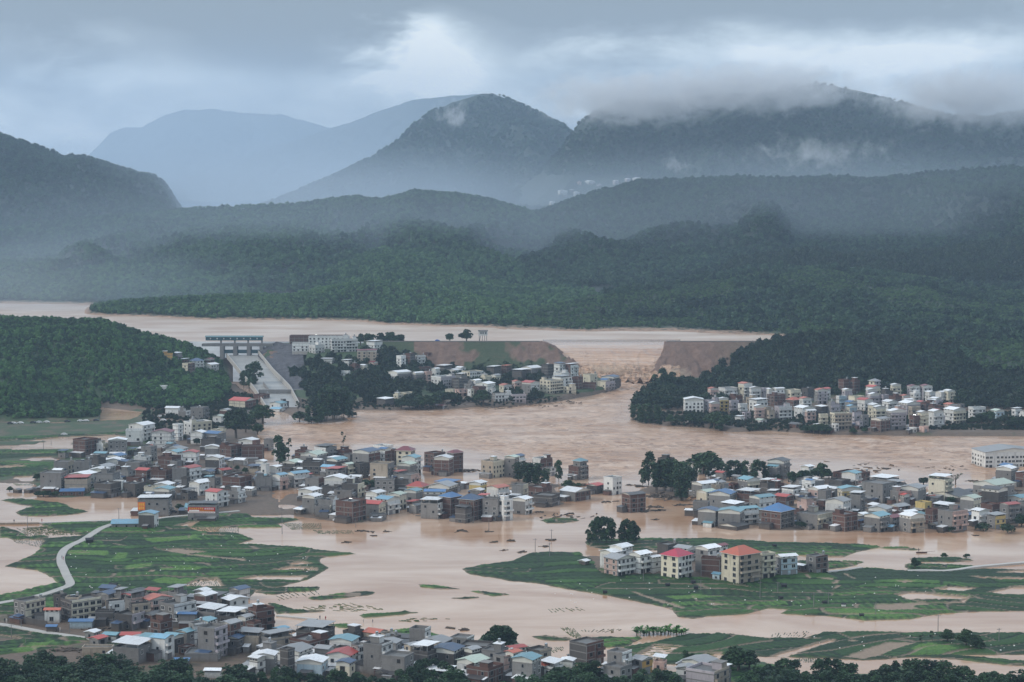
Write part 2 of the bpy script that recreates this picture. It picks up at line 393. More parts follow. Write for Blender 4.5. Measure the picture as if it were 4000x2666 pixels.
# the flat land and the low-lying fields
VB = poly('C1 -400,800 0,782 130,775 600,690 1060,600 1540,545 2000,610 2250,700 C2 0,668 110,680 200,780 190,900 320,965 800,962 1250,935 1720,985 1850,1010 2110,1000 C3 0,1010 130,1060 260,1110 400,1200 600,1250 1000,1290 1600,1300 1900,1300 C4 -150,1190 100,1230 300,1345 700,1335 960,1325 1120,1210 1500,1290 2000,1360 2600,1390 2600,2600 C1 -400,2600')
VL = poly('P -400,1648 300,1648 500,1640 620,1570 800,1500 930,1500 1000,1560 1040,1620 1040,1650 1015,1690 1020,1760 1010,1830 1080,1880 1100,1985 1165,2012 1000,2016 850,2005 620,2022 540,2000 545,1945 500,1935 250,1945 155,1935 120,1890 -400,1880')
VL_HOLES = [poly('B1 220,285 700,238 1000,232 1160,245 1160,300 800,300 420,292'), poly('B1 -300,345 200,325 430,295 660,300 680,355 300,362 -300,362'),
            poly('B1 140,455 330,440 450,428 515,462 300,472'), poly('B1 -200,510 200,505 230,520 -200,560'), poly('B1 100,610 300,608 310,660 200,650')]
TL = poly('P 1000,1570 1080,1600 1165,1640 1290,1652 1370,1640 1330,1622 1400,1602 1500,1604 1700,1599 1850,1591 2000,1586 2150,1572 2300,1547 2400,1532 2414,1514 2330,1502 2250,1493 2190,1445 2150,1340 1060,1320')
TR = poly('P 2455,1620 2480,1652 2600,1663 2750,1673 2850,1689 3000,1683 3260,1698 3400,1700 3600,1703 3800,1704 4500,1707 4500,1440 3000,1440 2860,1465 2740,1485 2640,1505 2550,1525 2475,1570')
TREES_SPIT = poly('B3 1130,745 1230,700 1400,690 1640,690 1660,800 1600,850 1400,830 1290,800')
VM = poly('B2 -60,560 200,560 420,470 560,430 760,440 900,460 1260,440 1500,520 1540,600 1500,680 1620,740 1900,700 2150,760 2330,820 2353,900 2200,940 1880,1000 1700,960 1500,1000 1380,960 1200,1010 980,1040 700,1040 400,1000 100,960 -100,940')
VR = poly('B3 1640,640 1800,600 2353,620 B4 100,640 600,600 950,640 1150,660 1420,760 1800,740 2200,640 2500,640 2500,1000 2200,1110 1950,1110 1700,1140 1450,1110 1200,1130 800,1130 500,1120 250,1110 0,1110 B3 2200,1060 1880,1070 1700,1060 1660,900')
VT = poly('B3 -60,600 150,560 360,640 500,690 700,760 450,880 250,930 0,960 -100,900')
HAM = poly('C3 640,245 800,250 1000,215 1330,215 1700,205 2353,240 C4 300,300 540,390 400,420 C3 2250,475 1900,470 1300,420 900,430 760,380')

CH_Y = np.array([1470.0, 1560.0, 1640.0, 1715.0]); CH_PY = np.array([1602.0, 1530.0, 1462.0, 1390.0])
CH_L = np.array([1040.0, 1000.0, 945.0, 888.0]); CH_R = np.array([1165.0, 1132.0, 1066.0, 1008.0])
CH_Z = np.array([float(z_at(p, y)) for p, y in zip(CH_PY, CH_Y)]); CH_Z[0] = 0.3
def gz(x, Y):
    """height of the ground near the villages"""
    x = np.asarray(x, float); Y = np.asarray(Y, float)
    px = 2000 + FPX * x / (Y * cp + 150 * sp)
    z = np.full(x.shape, -1.6)
    nn = fbm(x / 9.0, Y / 9.0, 3, 5)
    def lay_flat(z, P, h, w, rag=2.0):
        sd = sdist(P, x, Y) + (nn - 0.5) * rag * 2
        return np.maximum(z, -1.6 + (h + 1.6) * sst(-w * 0.5, w, sd)), sd
    z, _ = lay_flat(z, VB, 0.55, 3.0, 1.2)
    z2, _ = lay_flat(z, VL, 0.5, 3.0, 2.0)
    for Hh in VL_HOLES:
        sd = sdist(Hh, x, Y) + (nn - 0.5) * 6
        z2 = z2 - 1.1 * sst(-2, 2, sd)
    z = z2 + 0.25 * (fbm(x / 25.0, Y / 25.0, 3, 6) - 0.5) * (z2 > 0)
    z, _ = lay_flat(z, TREES_SPIT, 0.7, 3.0)
    nb = fbm(x / 16.0, Y / 16.0, 3, 8)
    for P_ in (VM, VR, VT):
        z, _ = lay_flat(z, P_, 0.12, 4.0, 5.0)
        z = np.where(np.abs(z - 0.12) < 0.3, z + (nb - 0.52) * 1.0, z)
    z, _ = lay_flat(z, HAM, 0.75, 3.0, 1.0)
    z, sd = lay_flat(z, TR, 2.2, 6.0)
    z = np.where(sd > 6, np.maximum(z, 2.2 + np.clip((Y - 1420) * 0.012, 0, 3)), z)
    sd = sdist(TL, x, Y) + (nn - 0.5) * 3
    a = np.interp(Y, [1470, 1500, 1580, 1690, 1740], [1.5, 3, 9, 25.0, 27])
    c = np.interp(Y, [1490, 1520, 1640, 1670, 1720], [1.8, 3, 7, 9, 12])
    k = sst(1480, 1760, px)
    h = a * (1 - k) + c * k
    z = np.maximum(z, np.where(Y < 1760, -1.6 + (h + 1.6) * sst(-3, 5, sd), -1.6))
    for L in (LH1, LH2, RK):
        z = np.maximum(z, np.where((px > L.rpx[0]) & (px < L.rpx[-1]), L.z(x, Y), -1.6))
    # the spillway channel is cut into the hillside
    cl = np.interp(Y, CH_Y, CH_L); cr = np.interp(Y, CH_Y, CH_R); cz = np.interp(Y, CH_Y, CH_Z)
    inside = sst(cl - 16, cl - 6, px) * (1 - sst(cr + 4, cr + 16, px)) * ((Y > 1466) & (Y < 1722))
    z = z * (1 - inside) + np.minimum(z, cz - 1.5) * inside
    rv = sst(cr + 2, cr + 10, px) * (1 - sst(1190, 1200, px)) * ((Y > 1545) & (Y < 1714))
    z = np.where(rv > 0, z * (1 - rv) + np.minimum(z, np.interp(Y, [1545, 1560, 1655, 1690, 1712], [1.5, 3.0, 11.0, 19.0, 26.0]) - 1.0) * rv, z)
    # left bank of the channel stays low enough to see the water
    lb = sst(cl - 150, cl - 50, px) * (1 - sst(cl - 8, cl - 2, px)) * ((Y > 1500) & (Y < 1722))
    z = np.where(lb > 0, z * (1 - lb) + np.minimum(z, cz + 2.0) * lb, z)
    return z
def gfast(x, Y):
    c = np.clip((2000 + FPX * x / (Y * cp + (CAM_H - 20.0) * sp) + 330) / 10.5, 0, gx.shape[1] - 1.001); r = np.clip(np.interp(Y, Ys_g, np.arange(len(Ys_g))), 0, len(Ys_g) - 1.001)
    i = r.astype(int); j = c.astype(int); fr = r - i; fc = c - j
    return (gzz[i, j] * (1 - fc) + gzz[i, j + 1] * fc) * (1 - fr) + (gzz[i + 1, j] * (1 - fc) + gzz[i + 1, j + 1] * fc) * fr
def march(px, py, h=0.0, y0=600.0, y1=1790.0, f=None):
    """first point along the sight line that is h above the ground"""
    tx, tz = ray(px, py)
    Y = np.arange(y0, y1, 2.0)
    g = (f or gfast)(tx * Y, Y); g = np.maximum(g, -0.2) + h
    d = CAM_H + tz * Y - g
    k = np.argmax(d < 0)
    if d[k] >= 0: return None
    y = Y[k] if k == 0 else Y[k - 1] + 2.0 * d[k - 1] / (d[k - 1] - d[k] + 1e-9)
    return float(tx * y), float(y), float(CAM_H + tz * y - h)

# ------------------------------------------------------------------ ground materials
def ground_mat():
    m, b, bs = newmat('village_ground')
    geo = b.n('ShaderNodeNewGeometry'); P = geo.outputs['Position']
    sep = b.n('ShaderNodeSeparateXYZ'); b.link(P, sep.inputs[0])
    n = b.noise(P, 0.06, 5.0, 0.6); n2 = b.noise(P, 0.5, 4.0, 0.6)
    veg = b.n('ShaderNodeAttribute', attribute_name='veg').outputs['Fac']
    mud = b.mix(n2, c4((0.055, 0.042, 0.032)), c4((0.17, 0.118, 0.082)))
    grass = b.mix(n2, c4((0.016, 0.034, 0.012)), c4((0.045, 0.085, 0.028)))
    f = b.ramp(b.m('ADD', b.m('MULTIPLY', n, 0.8), b.m('MULTIPLY', veg, 0.6)), [(0.48, 0.0), (0.62, 1.0)])
    wet = b.ramp(b.m('ADD', sep.outputs[2], b.m('MULTIPLY', n2, 0.3)), [(0.25, 0.0), (0.5, 1.0)])
    col = b.mix(b.m('MULTIPLY', f, wet), mud, grass)
    b.link(col, bs.inputs['Base Color']); bs.inputs['Roughness'].default_value = 0.75
    bump(b, bs, n2, 0.3)
    return m
def hill_mat(name, c1, c2, c3):
    m, b, bs = newmat(name)
    geo = b.n('ShaderNodeNewGeometry'); P = geo.outputs['Position']
    n = b.noise(P, 0.012, 4.0, 0.6); n2 = b.noise(P, 0.16, 3.0, 0.65)
    sep = b.n('ShaderNodeSeparateXYZ'); b.link(P, sep.inputs[0])
    col = b.mix(b.ramp(n, [(0.4, 0.0), (0.62, 1.0)]), c4(c1), c4(c2))
    col = b.mix(b.ramp(n2, [(0.45, 0.0), (0.75, 1.0)]), col, c4(c3))
    mr = b.n('ShaderNodeMapRange'); b.link(b.m('MULTIPLY_ADD', n2, -5.0, sep.outputs[2]), mr.inputs[0]); mr.inputs[1].default_value = 25.2; mr.inputs[2].default_value = 26.6; mr.inputs[3].default_value = 1.0; mr.inputs[4].default_value = 0.0
    col = b.mix(b.m('MULTIPLY', mr.outputs[0], b.m('GREATER_THAN', sep.outputs[1], 1800.0)), col, c4((0.33, 0.215, 0.15)))      # bare drawdown shore
    b.link(col, bs.inputs['Base Color']); bs.inputs['Roughness'].default_value = 0.8
    bump(b, bs, n2, 5.0)
    return m
def water_mat(name, c1, c2, rough, bscale, bdist, foamy=True, wave_shade=None):
    m, b, bs = newmat(name)
    geo = b.n('ShaderNodeNewGeometry'); P = geo.outputs['Position']
    amp = b.n('ShaderNodeAttribute', attribute_name='amp').outputs['Fac']
    big = b.noise(b.mapping(P, scale=(0.012, 0.03, 1)), 1.0, 4.0, 0.6, 0.5)
    col = b.mix(b.ramp(big, [(0.35, 0.0), (0.68, 1.0)]), c4(c1), c4(c2))
    st = b.noise(b.mapping(P, scale=(0.075, 0.085, 1)), 1.0, 5.0, 0.68, 1.2)
    if wave_shade:
        col = b.mix(b.m('MULTIPLY', b.ramp(st, [(0.46, 0.0), (0.64, 1.0)]), b.m('MINIMUM', amp, 1.0)), col, c4(wave_shade))  # dark flecks painted into rough water, standing in for shade on the waves
    if foamy:
        fm = b.noise(b.mapping(P, scale=(0.10, 0.14, 1), loc=(7, 3, 0)), 1.0, 6.0, 0.7, 1.2)
        ff = b.m('MULTIPLY', b.ramp(fm, [(0.56, 0.0), (0.70, 0.75)]), b.m('MINIMUM', amp, 1.0))
        col = b.mix(ff, col, c4((0.60, 0.52, 0.46)))
    b.link(col, bs.inputs['Base Color'])
    b.link(b.m('MULTIPLY_ADD', b.m('MINIMUM', amp, 1.0), 0.35, rough), bs.inputs['Roughness'])
    bs.inputs['IOR'].default_value = 1.33; bs.inputs['Specular IOR Level'].default_value = 0.5
    rip = b.noise(b.mapping(P, scale=(bscale, bscale, 1)), 1.0, 4.0, 0.6)
    ripc = b.noise(b.mapping(P, scale=(bscale * 0.25, bscale * 0.25, 1)), 1.0, 2.0, 0.5)
    h = b.m('MULTIPLY', b.m('ADD', rip, b.m('MULTIPLY', ripc, 1.5)), b.m('MULTIPLY_ADD', amp, 4.0, 0.22))
    bump(b, bs, h, bdist)
    return m

M_GROUND = ground_mat()
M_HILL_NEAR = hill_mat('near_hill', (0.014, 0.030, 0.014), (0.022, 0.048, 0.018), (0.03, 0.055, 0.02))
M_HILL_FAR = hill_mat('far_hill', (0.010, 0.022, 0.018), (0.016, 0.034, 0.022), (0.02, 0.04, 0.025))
M_HILL_CLEAR = hill_mat('cleared_hill', (0.012, 0.030, 0.015), (0.022, 0.048, 0.020), (0.034, 0.054, 0.024))
M_FLOOD = water_mat('flood_water_mat', (0.37, 0.21, 0.12), (0.56, 0.405, 0.30), 0.09, 0.7, 0.10, True, (0.20, 0.105, 0.06))
M_RES = water_mat('reservoir_water_mat', (0.38, 0.25, 0.17), (0.56, 0.46, 0.38), 0.22, 0.35, 0.12, False)

def fan(pxs, Ys, z0=20.0):
    PX, YY = np.meshgrid(pxs, Ys)
    return (PX - 2000) / FPX * (YY * cp + (CAM_H - z0) * sp), YY

# ground of the valley floor with the near hills
Ys = np.concatenate([np.geomspace(560, 1380, 210), np.geomspace(1384, 1900, 200)])
Ys_g = Ys
gx, gy = fan(np.arange(-330, 4331, 10.5), Ys)
gzz = gz(gx, gy)
gpx, gpy = project(gx, gy, gzz)
veg = sst(2, 6, gzz) * 0.9 + 0.12 * sst(0.3, 0.7, gzz) * (gpy > 2020) + 0.45 * (gpy > 2480) * (gpx > 1700) + 0.35 * (gpx < 600) * (gpy < 2020) * (gpy > 1600)
o = grid_obj('ground', gx, gy, gzz, M_GROUND, {'veg': np.clip(veg, 0, 1)}, keep=gzz > -1.55)
tag(o, 'muddy banks, village ground and near green hillsides', 'ground', kind='structure')

# flood water
RIV = poly('P 1000,1690 1080,1655 1300,1655 1400,1612 2000,1594 2300,1556 2440,1520 2450,1480 2480,1450 2580,1450 2480,1560 2450,1640 2600,1670 2850,1697 3300,1706 4400,1712 4400,1850 3600,1850 3300,1800 3000,1785 2700,1790 2500,1850 2330,1900 2250,1860 2000,1790 1700,1740 1300,1735 1050,1740', 0.0)
Ys = np.concatenate([np.geomspace(540, 1040, 90), np.geomspace(1044, 1680, 330)])
wx, wy = fan(np.arange(-420, 4421, 8.5), Ys, 0.0)
sdv = sdist(RIV, wx, wy)
amp = sst(-12, 22, sdv) * (0.55 + 0.5 * fbm(wx / 40, wy / 60, 2, 91))
br = sst(1540, 1650, wy) * sst(2230, 2330, project(wx, wy, 0 * wx)[0]) * (1 - sst(2600, 2700, project(wx, wy, 0 * wx)[0]))
amp2 = amp + br * 2.2
wz = (ridged(wx / 11 + fbm(wx / 17, wy / 17, 2, 93) * 1.5, wy / 14, 4, 92) - 0.55) * 1.7 * amp + (ridged(wx / 13, wy / 11, 4, 95) - 0.5) * 8.0 * br + br * 2.0
o = grid_obj('flood_water', wx, wy, wz, M_FLOOD, {'amp': np.clip(amp2, 0, 1.6)})
tag(o, 'muddy flood water spread over the valley floor', 'water', kind='structure')
# reservoir
rx, ry = fan(np.arange(-330, 4331, 40), np.linspace(1772, 2420, 50), 27)
rx2 = rx.copy()
o = grid_obj('reservoir_water', rx2, ry, np.full(rx.shape, 27.2), M_RES, {'amp': 0.15 + 0.25 * fbm(rx / 60, ry / 60, 2, 3)})
tag(o, 'muddy brown reservoir behind the broken dam', 'water', kind='structure')
# the torrent pouring through the breach
tx_, ty_ = fan(np.arange(2120, 2660, 2.5), np.arange(1632, 1796, 1.2), 14)
zz = np.interp(ty_, [1630, 1642, 1656, 1672, 1690, 1710, 1728, 1745, 1765, 1800], [2.0, 4.0, 6.0, 8.5, 14.5, 21.0, 24.6, 26.4, 27.22, 27.26])
ch = 1 - sst(1664, 1698, ty_)
zz = zz + (ridged(tx_ / 10, ty_ / 8, 4, 97) - 0.5) * 15.0 * ch + (fbm(tx_ / 6 + 2.0 * fbm(tx_ / 11, ty_ / 17, 2, 101), ty_ / 22, 4, 98) - 0.5) * 1.6 * (1 - ch) * (1 - sst(1715, 1760, ty_))
o = grid_obj('breach_torrent', tx_, ty_, zz, M_FLOOD, {'amp': 0.12 + 1.3 * ch + 0.6 * (1 - sst(1700, 1745, ty_)) * fbm(tx_ / 9, ty_ / 14, 3, 99)})
tag(o, 'brown torrent pouring through the gap in the dam', 'water', kind='structure')

# hills and mountains
def hill(name, L, cols, rows, mat, label):
    pxs = np.linspace(L.rpx[0], L.rpx[-1], cols)
    Ys = np.concatenate([np.linspace(L.fY.min() - 10, L.Yr0 + 60, rows), np.linspace(L.Yr0 + 85, L.Yr0 + L.back * 1.1, max(6, rows // 8))])
    PX, YY = np.meshgrid(pxs, Ys)
    X = L.x(PX, YY); Z = L.z(X, YY)
    o = grid_obj(name, X, YY, Z, mat, keep=Z > L.zf - 4)
    return tag(o, label, name.split('_')[-1], kind='structure')
hill('cleared_hill', RC, 260, 110, M_HILL_CLEAR, 'cleared green hillside above the reservoir shore')
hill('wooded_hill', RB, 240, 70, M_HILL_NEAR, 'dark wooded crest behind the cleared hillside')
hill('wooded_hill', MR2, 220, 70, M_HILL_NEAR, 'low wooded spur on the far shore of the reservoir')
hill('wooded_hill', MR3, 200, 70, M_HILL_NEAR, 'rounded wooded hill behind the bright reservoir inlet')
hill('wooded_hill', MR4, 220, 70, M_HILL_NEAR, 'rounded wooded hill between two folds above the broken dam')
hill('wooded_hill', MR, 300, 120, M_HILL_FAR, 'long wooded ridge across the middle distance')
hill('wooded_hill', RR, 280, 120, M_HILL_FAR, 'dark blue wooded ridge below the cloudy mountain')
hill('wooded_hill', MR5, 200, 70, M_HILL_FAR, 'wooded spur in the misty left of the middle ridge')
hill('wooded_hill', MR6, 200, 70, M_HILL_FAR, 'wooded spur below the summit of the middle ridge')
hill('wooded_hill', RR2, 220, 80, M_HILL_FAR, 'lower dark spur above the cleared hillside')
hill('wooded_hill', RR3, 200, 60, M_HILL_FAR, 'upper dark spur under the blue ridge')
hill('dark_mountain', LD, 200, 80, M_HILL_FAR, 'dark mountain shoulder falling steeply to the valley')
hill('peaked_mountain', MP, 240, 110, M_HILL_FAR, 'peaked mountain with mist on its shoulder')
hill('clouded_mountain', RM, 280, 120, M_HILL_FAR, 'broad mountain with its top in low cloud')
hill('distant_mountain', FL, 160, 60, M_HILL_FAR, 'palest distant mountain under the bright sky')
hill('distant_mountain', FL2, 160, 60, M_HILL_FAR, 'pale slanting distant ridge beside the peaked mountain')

# ------------------------------------------------------------------ forests (uncountable far woods): points + geometry nodes
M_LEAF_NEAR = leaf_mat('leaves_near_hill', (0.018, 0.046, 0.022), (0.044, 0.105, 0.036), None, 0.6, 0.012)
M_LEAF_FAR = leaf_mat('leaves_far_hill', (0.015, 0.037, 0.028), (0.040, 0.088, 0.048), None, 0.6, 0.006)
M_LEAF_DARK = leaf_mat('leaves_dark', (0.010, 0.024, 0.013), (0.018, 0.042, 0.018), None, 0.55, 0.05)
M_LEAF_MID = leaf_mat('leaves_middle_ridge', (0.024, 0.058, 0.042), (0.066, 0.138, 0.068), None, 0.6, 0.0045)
M_LEAF_LEFT = leaf_mat('leaves_left_hill', (0.024, 0.062, 0.032), (0.078, 0.175, 0.060), None, 0.6, 0.022)
M_LEAF_YOUNG = leaf_mat('leaves_young_forest', (0.038, 0.090, 0.050), (0.095, 0.19, 0.078), None, 0.6, 0.006)
M_LEAF_CLEAR = leaf_mat('leaves_scrub', (0.026, 0.060, 0.034), (0.070, 0.140, 0.052), None, 0.6, 0.011)
M_TRUNK = flat_mat('bark', (0.10, 0.085, 0.07), 0.9, 0.25, 1.0)

def crown_mesh(name, mat, n, lobes, leaf, seed, flat=0.75, core=True):
    """leaf clumps spread over a few lobes; unit-ish size, base at z = 0"""
    r = np.random.default_rng(seed); v = []; f = []
    w = np.array([l[3] ** 2 for l in lobes]); w = w / w.sum()
    for i in range(n):
        lx, ly, lz, lr = lobes[r.choice(len(lobes), p=w)]
        d = r.normal(size=3); d /= np.linalg.norm(d)
        if d[2] < -0.45: d[2] *= -0.6
        rad = lr * (0.62 + 0.42 * r.random() ** 0.6)
        p = np.array([lx, ly, lz]) + d * rad * np.array([1, 1, flat])
        nrm = d + r.normal(size=3) * 0.55; nrm /= np.linalg.norm(nrm)
        a = np.cross(nrm, [0.3, 0.2, 1.0]); a /= np.linalg.norm(a) + 1e-9; c = np.cross(nrm, a)
        s1 = leaf * (0.6 + 0.8 * r.random()); s2 = leaf * (0.45 + 0.5 * r.random())
        k = len(v); bend = nrm * s1 * 0.35
        v += [tuple(p - a * s1 - bend * 0.5), tuple(p - c * s2 + bend * 0.3), tuple(p + a * s1 - bend), tuple(p + c * s2 + bend * 0.3)]
        f.append((k, k + 1, k + 2, k + 3))
    me = bpy.data.meshes.new(name); me.from_pydata(v, [], f); me.materials.append(mat); me.update(); return me
def forest_protos(tagname, mat):
    obs = []
    for i in range(3):
        r = random.Random(i + 5)
        lobes = [(0, 0, 0.9, 0.75)] + [(r.uniform(-.45, .45), r.uniform(-.45, .45), r.uniform(0.5, 1.4), r.uniform(.35, .55)) for _ in range(4)]
        me = crown_mesh('canopy_' + tagname, mat, 70, lobes, 0.30, 40 + i, 0.95)
        obs.append(bpy.data.objects.new('canopy_clump_' + tagname, me))
    return obs
def gn_tree(protos):
    g = bpy.data.node_groups.new('scatter', 'GeometryNodeTree')
    g.interface.new_socket('Geometry', in_out='INPUT', socket_type='NodeSocketGeometry')
    g.interface.new_socket('Geometry', in_out='OUTPUT', socket_type='NodeSocketGeometry')
    b = NB(g)
    gi = b.n('NodeGroupInput'); go = b.n('NodeGroupOutput')
    iop = b.n('GeometryNodeInstanceOnPoints'); j = b.n('GeometryNodeJoinGeometry')
    for p in protos:
        oi = b.n('GeometryNodeObjectInfo'); oi.inputs['Object'].default_value = p; oi.inputs['As Instance'].default_value = True
        b.link(oi.outputs['Geometry'], j.inputs[0])
    b.link(gi.outputs[0], iop.inputs['Points']); b.link(j.outputs[0], iop.inputs['Instance']); iop.inputs['Pick Instance'].default_value = True
    def attr(nm, typ):
        a = b.n('GeometryNodeInputNamedAttribute', data_type=typ); a.inputs[0].default_value = nm; return a.outputs[0]
    b.link(attr('idx', 'INT'), iop.inputs['Instance Index'])
    b.link(attr('rot', 'FLOAT_VECTOR'), iop.inputs['Rotation'])
    b.link(attr('scl', 'FLOAT_VECTOR'), iop.inputs['Scale'])
    b.link(iop.outputs[0], go.inputs[0])
    return g
GN = {}
for k_, m_ in (('near', M_LEAF_NEAR), ('far', M_LEAF_FAR), ('dark', M_LEAF_DARK), ('scrub', M_LEAF_CLEAR), ('young', M_LEAF_YOUNG), ('mid', M_LEAF_MID), ('left', M_LEAF_LEFT)):
    GN[k_] = gn_tree(forest_protos(k_, m_))
def scatter(name, pts, size, kind, label, tall=1.0, nproto=3):
    n = len(pts)
    me = bpy.data.meshes.new(name); me.vertices.add(n); me.vertices.foreach_set('co', np.asarray(pts, np.float32).ravel())
    s = rng.uniform(size[0], size[1], n)
    sc = np.stack([s, s, s * rng.uniform(0.8, 1.25, n) * tall], -1).astype(np.float32)
    rot = np.zeros((n, 3), np.float32); rot[:, 2] = rng.uniform(0, 6.28, n)
    a = me.attributes.new('scl', 'FLOAT_VECTOR', 'POINT'); a.data.foreach_set('vector', sc.ravel())
    a = me.attributes.new('rot', 'FLOAT_VECTOR', 'POINT'); a.data.foreach_set('vector', rot.ravel())
    a = me.attributes.new('idx', 'INT', 'POINT'); a.data.foreach_set('value', rng.integers(0, nproto, n).astype(np.int32))
    o = bpy.data.objects.new(name, me); link(o)
    md = o.modifiers.new('scatter', 'NODES'); md.node_group = GN[kind]
    return tag(o, label, 'forest', kind='stuff')
def layer_points(L, spacing, px0=None, px1=None, mask=None, extra=45.0):
    px0 = L.rpx[0] if px0 is None else px0; px1 = L.rpx[-1] if px1 is None else px1
    px0 = max(px0, -260); px1 = min(px1, 4260)
    Y0, Y1 = L.fY.min() - 30, L.Yr0 + extra
    n = int((px1 - px0) / FPX * 0.5 * (Y0 + Y1) * (Y1 - Y0) / spacing ** 2)
    Y = np.sqrt(rng.uniform(Y0 ** 2, Y1 ** 2, n)); px = rng.uniform(px0, px1, n)
    x = L.x(px, Y); Yf = np.interp(px, L.fpx, L.fY)
    z = L.z(x, Y); k = (Y > Yf + np.where(Y < 1800, -32, 6)) & (((z > L.zf + 2.0) & (z > 27.9 + 1.6 * vn(x / 14, Y / 14, 3))) | (Y < 1800))
    if mask is not None: k &= mask(x, Y, z)
    return np.stack([x[k], Y[k], z[k] - 0.6], -1)
def clear_mask(x, Y, z):      # clearings on the hill: scrub only where the noise says so
    return fbm(x / 55, Y / 90, 3, 33) > 0.40 + 0.25 * rng.random(x.shape)
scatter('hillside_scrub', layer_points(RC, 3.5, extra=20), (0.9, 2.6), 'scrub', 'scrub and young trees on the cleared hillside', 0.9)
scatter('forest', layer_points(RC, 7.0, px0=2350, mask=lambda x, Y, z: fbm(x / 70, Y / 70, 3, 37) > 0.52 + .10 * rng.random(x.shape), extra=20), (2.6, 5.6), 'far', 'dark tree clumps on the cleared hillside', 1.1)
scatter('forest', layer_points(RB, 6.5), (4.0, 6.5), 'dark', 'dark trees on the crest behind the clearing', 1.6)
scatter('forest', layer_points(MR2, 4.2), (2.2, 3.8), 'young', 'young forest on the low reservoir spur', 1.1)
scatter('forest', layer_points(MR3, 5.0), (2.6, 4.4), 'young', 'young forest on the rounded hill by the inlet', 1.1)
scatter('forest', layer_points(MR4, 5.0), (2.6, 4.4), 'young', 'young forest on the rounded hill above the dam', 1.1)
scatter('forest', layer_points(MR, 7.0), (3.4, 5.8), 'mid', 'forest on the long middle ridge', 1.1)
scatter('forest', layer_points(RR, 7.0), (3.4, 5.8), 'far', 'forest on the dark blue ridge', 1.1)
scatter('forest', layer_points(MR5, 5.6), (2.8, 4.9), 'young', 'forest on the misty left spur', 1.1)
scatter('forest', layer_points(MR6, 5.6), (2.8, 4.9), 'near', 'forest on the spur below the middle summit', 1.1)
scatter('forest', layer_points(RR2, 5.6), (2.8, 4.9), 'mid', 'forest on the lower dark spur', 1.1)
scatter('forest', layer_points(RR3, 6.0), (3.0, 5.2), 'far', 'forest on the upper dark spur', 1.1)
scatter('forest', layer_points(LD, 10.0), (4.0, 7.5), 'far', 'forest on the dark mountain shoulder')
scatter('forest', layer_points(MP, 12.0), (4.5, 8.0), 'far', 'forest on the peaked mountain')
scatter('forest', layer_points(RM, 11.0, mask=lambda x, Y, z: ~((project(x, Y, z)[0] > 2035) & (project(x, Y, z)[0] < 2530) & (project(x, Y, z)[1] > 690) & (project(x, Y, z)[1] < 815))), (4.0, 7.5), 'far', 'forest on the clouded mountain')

# ------------------------------------------------------------------ crop fields
def crop_mat():
    m, b, bs = newmat('crops')
    geo = b.n('ShaderNodeNewGeometry'); P = geo.outputs['Position']
    plot = b.n('ShaderNodeAttribute', attribute_name='plot').outputs['Fac']
    bare = b.n('ShaderNodeAttribute', attribute_name='bare').outputs['Fac']
    n = b.noise(P, 0.9, 4.0, 0.7); n2 = b.noise(P, 0.08, 3.0, 0.6)
    col = b.ramp(plot, [(0.0, (0.010, 0.026, 0.011)), (0.35, (0.018, 0.050, 0.015)), (0.6, (0.032, 0.084, 0.018)), (0.8, (0.056, 0.138, 0.028)), (1.0, (0.092, 0.185, 0.038))])
    col = b.mix(b.ramp(n, [(0.3, 0.55), (0.6, 0.0)]), col, c4((0.006, 0.014, 0.006)))
    mud = b.mix(n, c4((0.16, 0.115, 0.08)), c4((0.34, 0.265, 0.20)))
    col = b.mix(bare, col, mud)
    b.link(col, bs.inputs['Base Color']); bs.inputs['Roughness'].default_value = 0.65; bs.inputs['Specular IOR Level'].default_value = 0.2
    bump(b, bs, n, 0.25)
    return m
M_CROP = crop_mat()
M_ROAD = flat_mat('road_concrete', (0.40, 0.385, 0.36), 0.6, 0.2, 0.15)
M_CROPROW = leaf_mat('crop_rows', (0.018, 0.040, 0.014), (0.035, 0.072, 0.02), None, 0.6, 0.2)
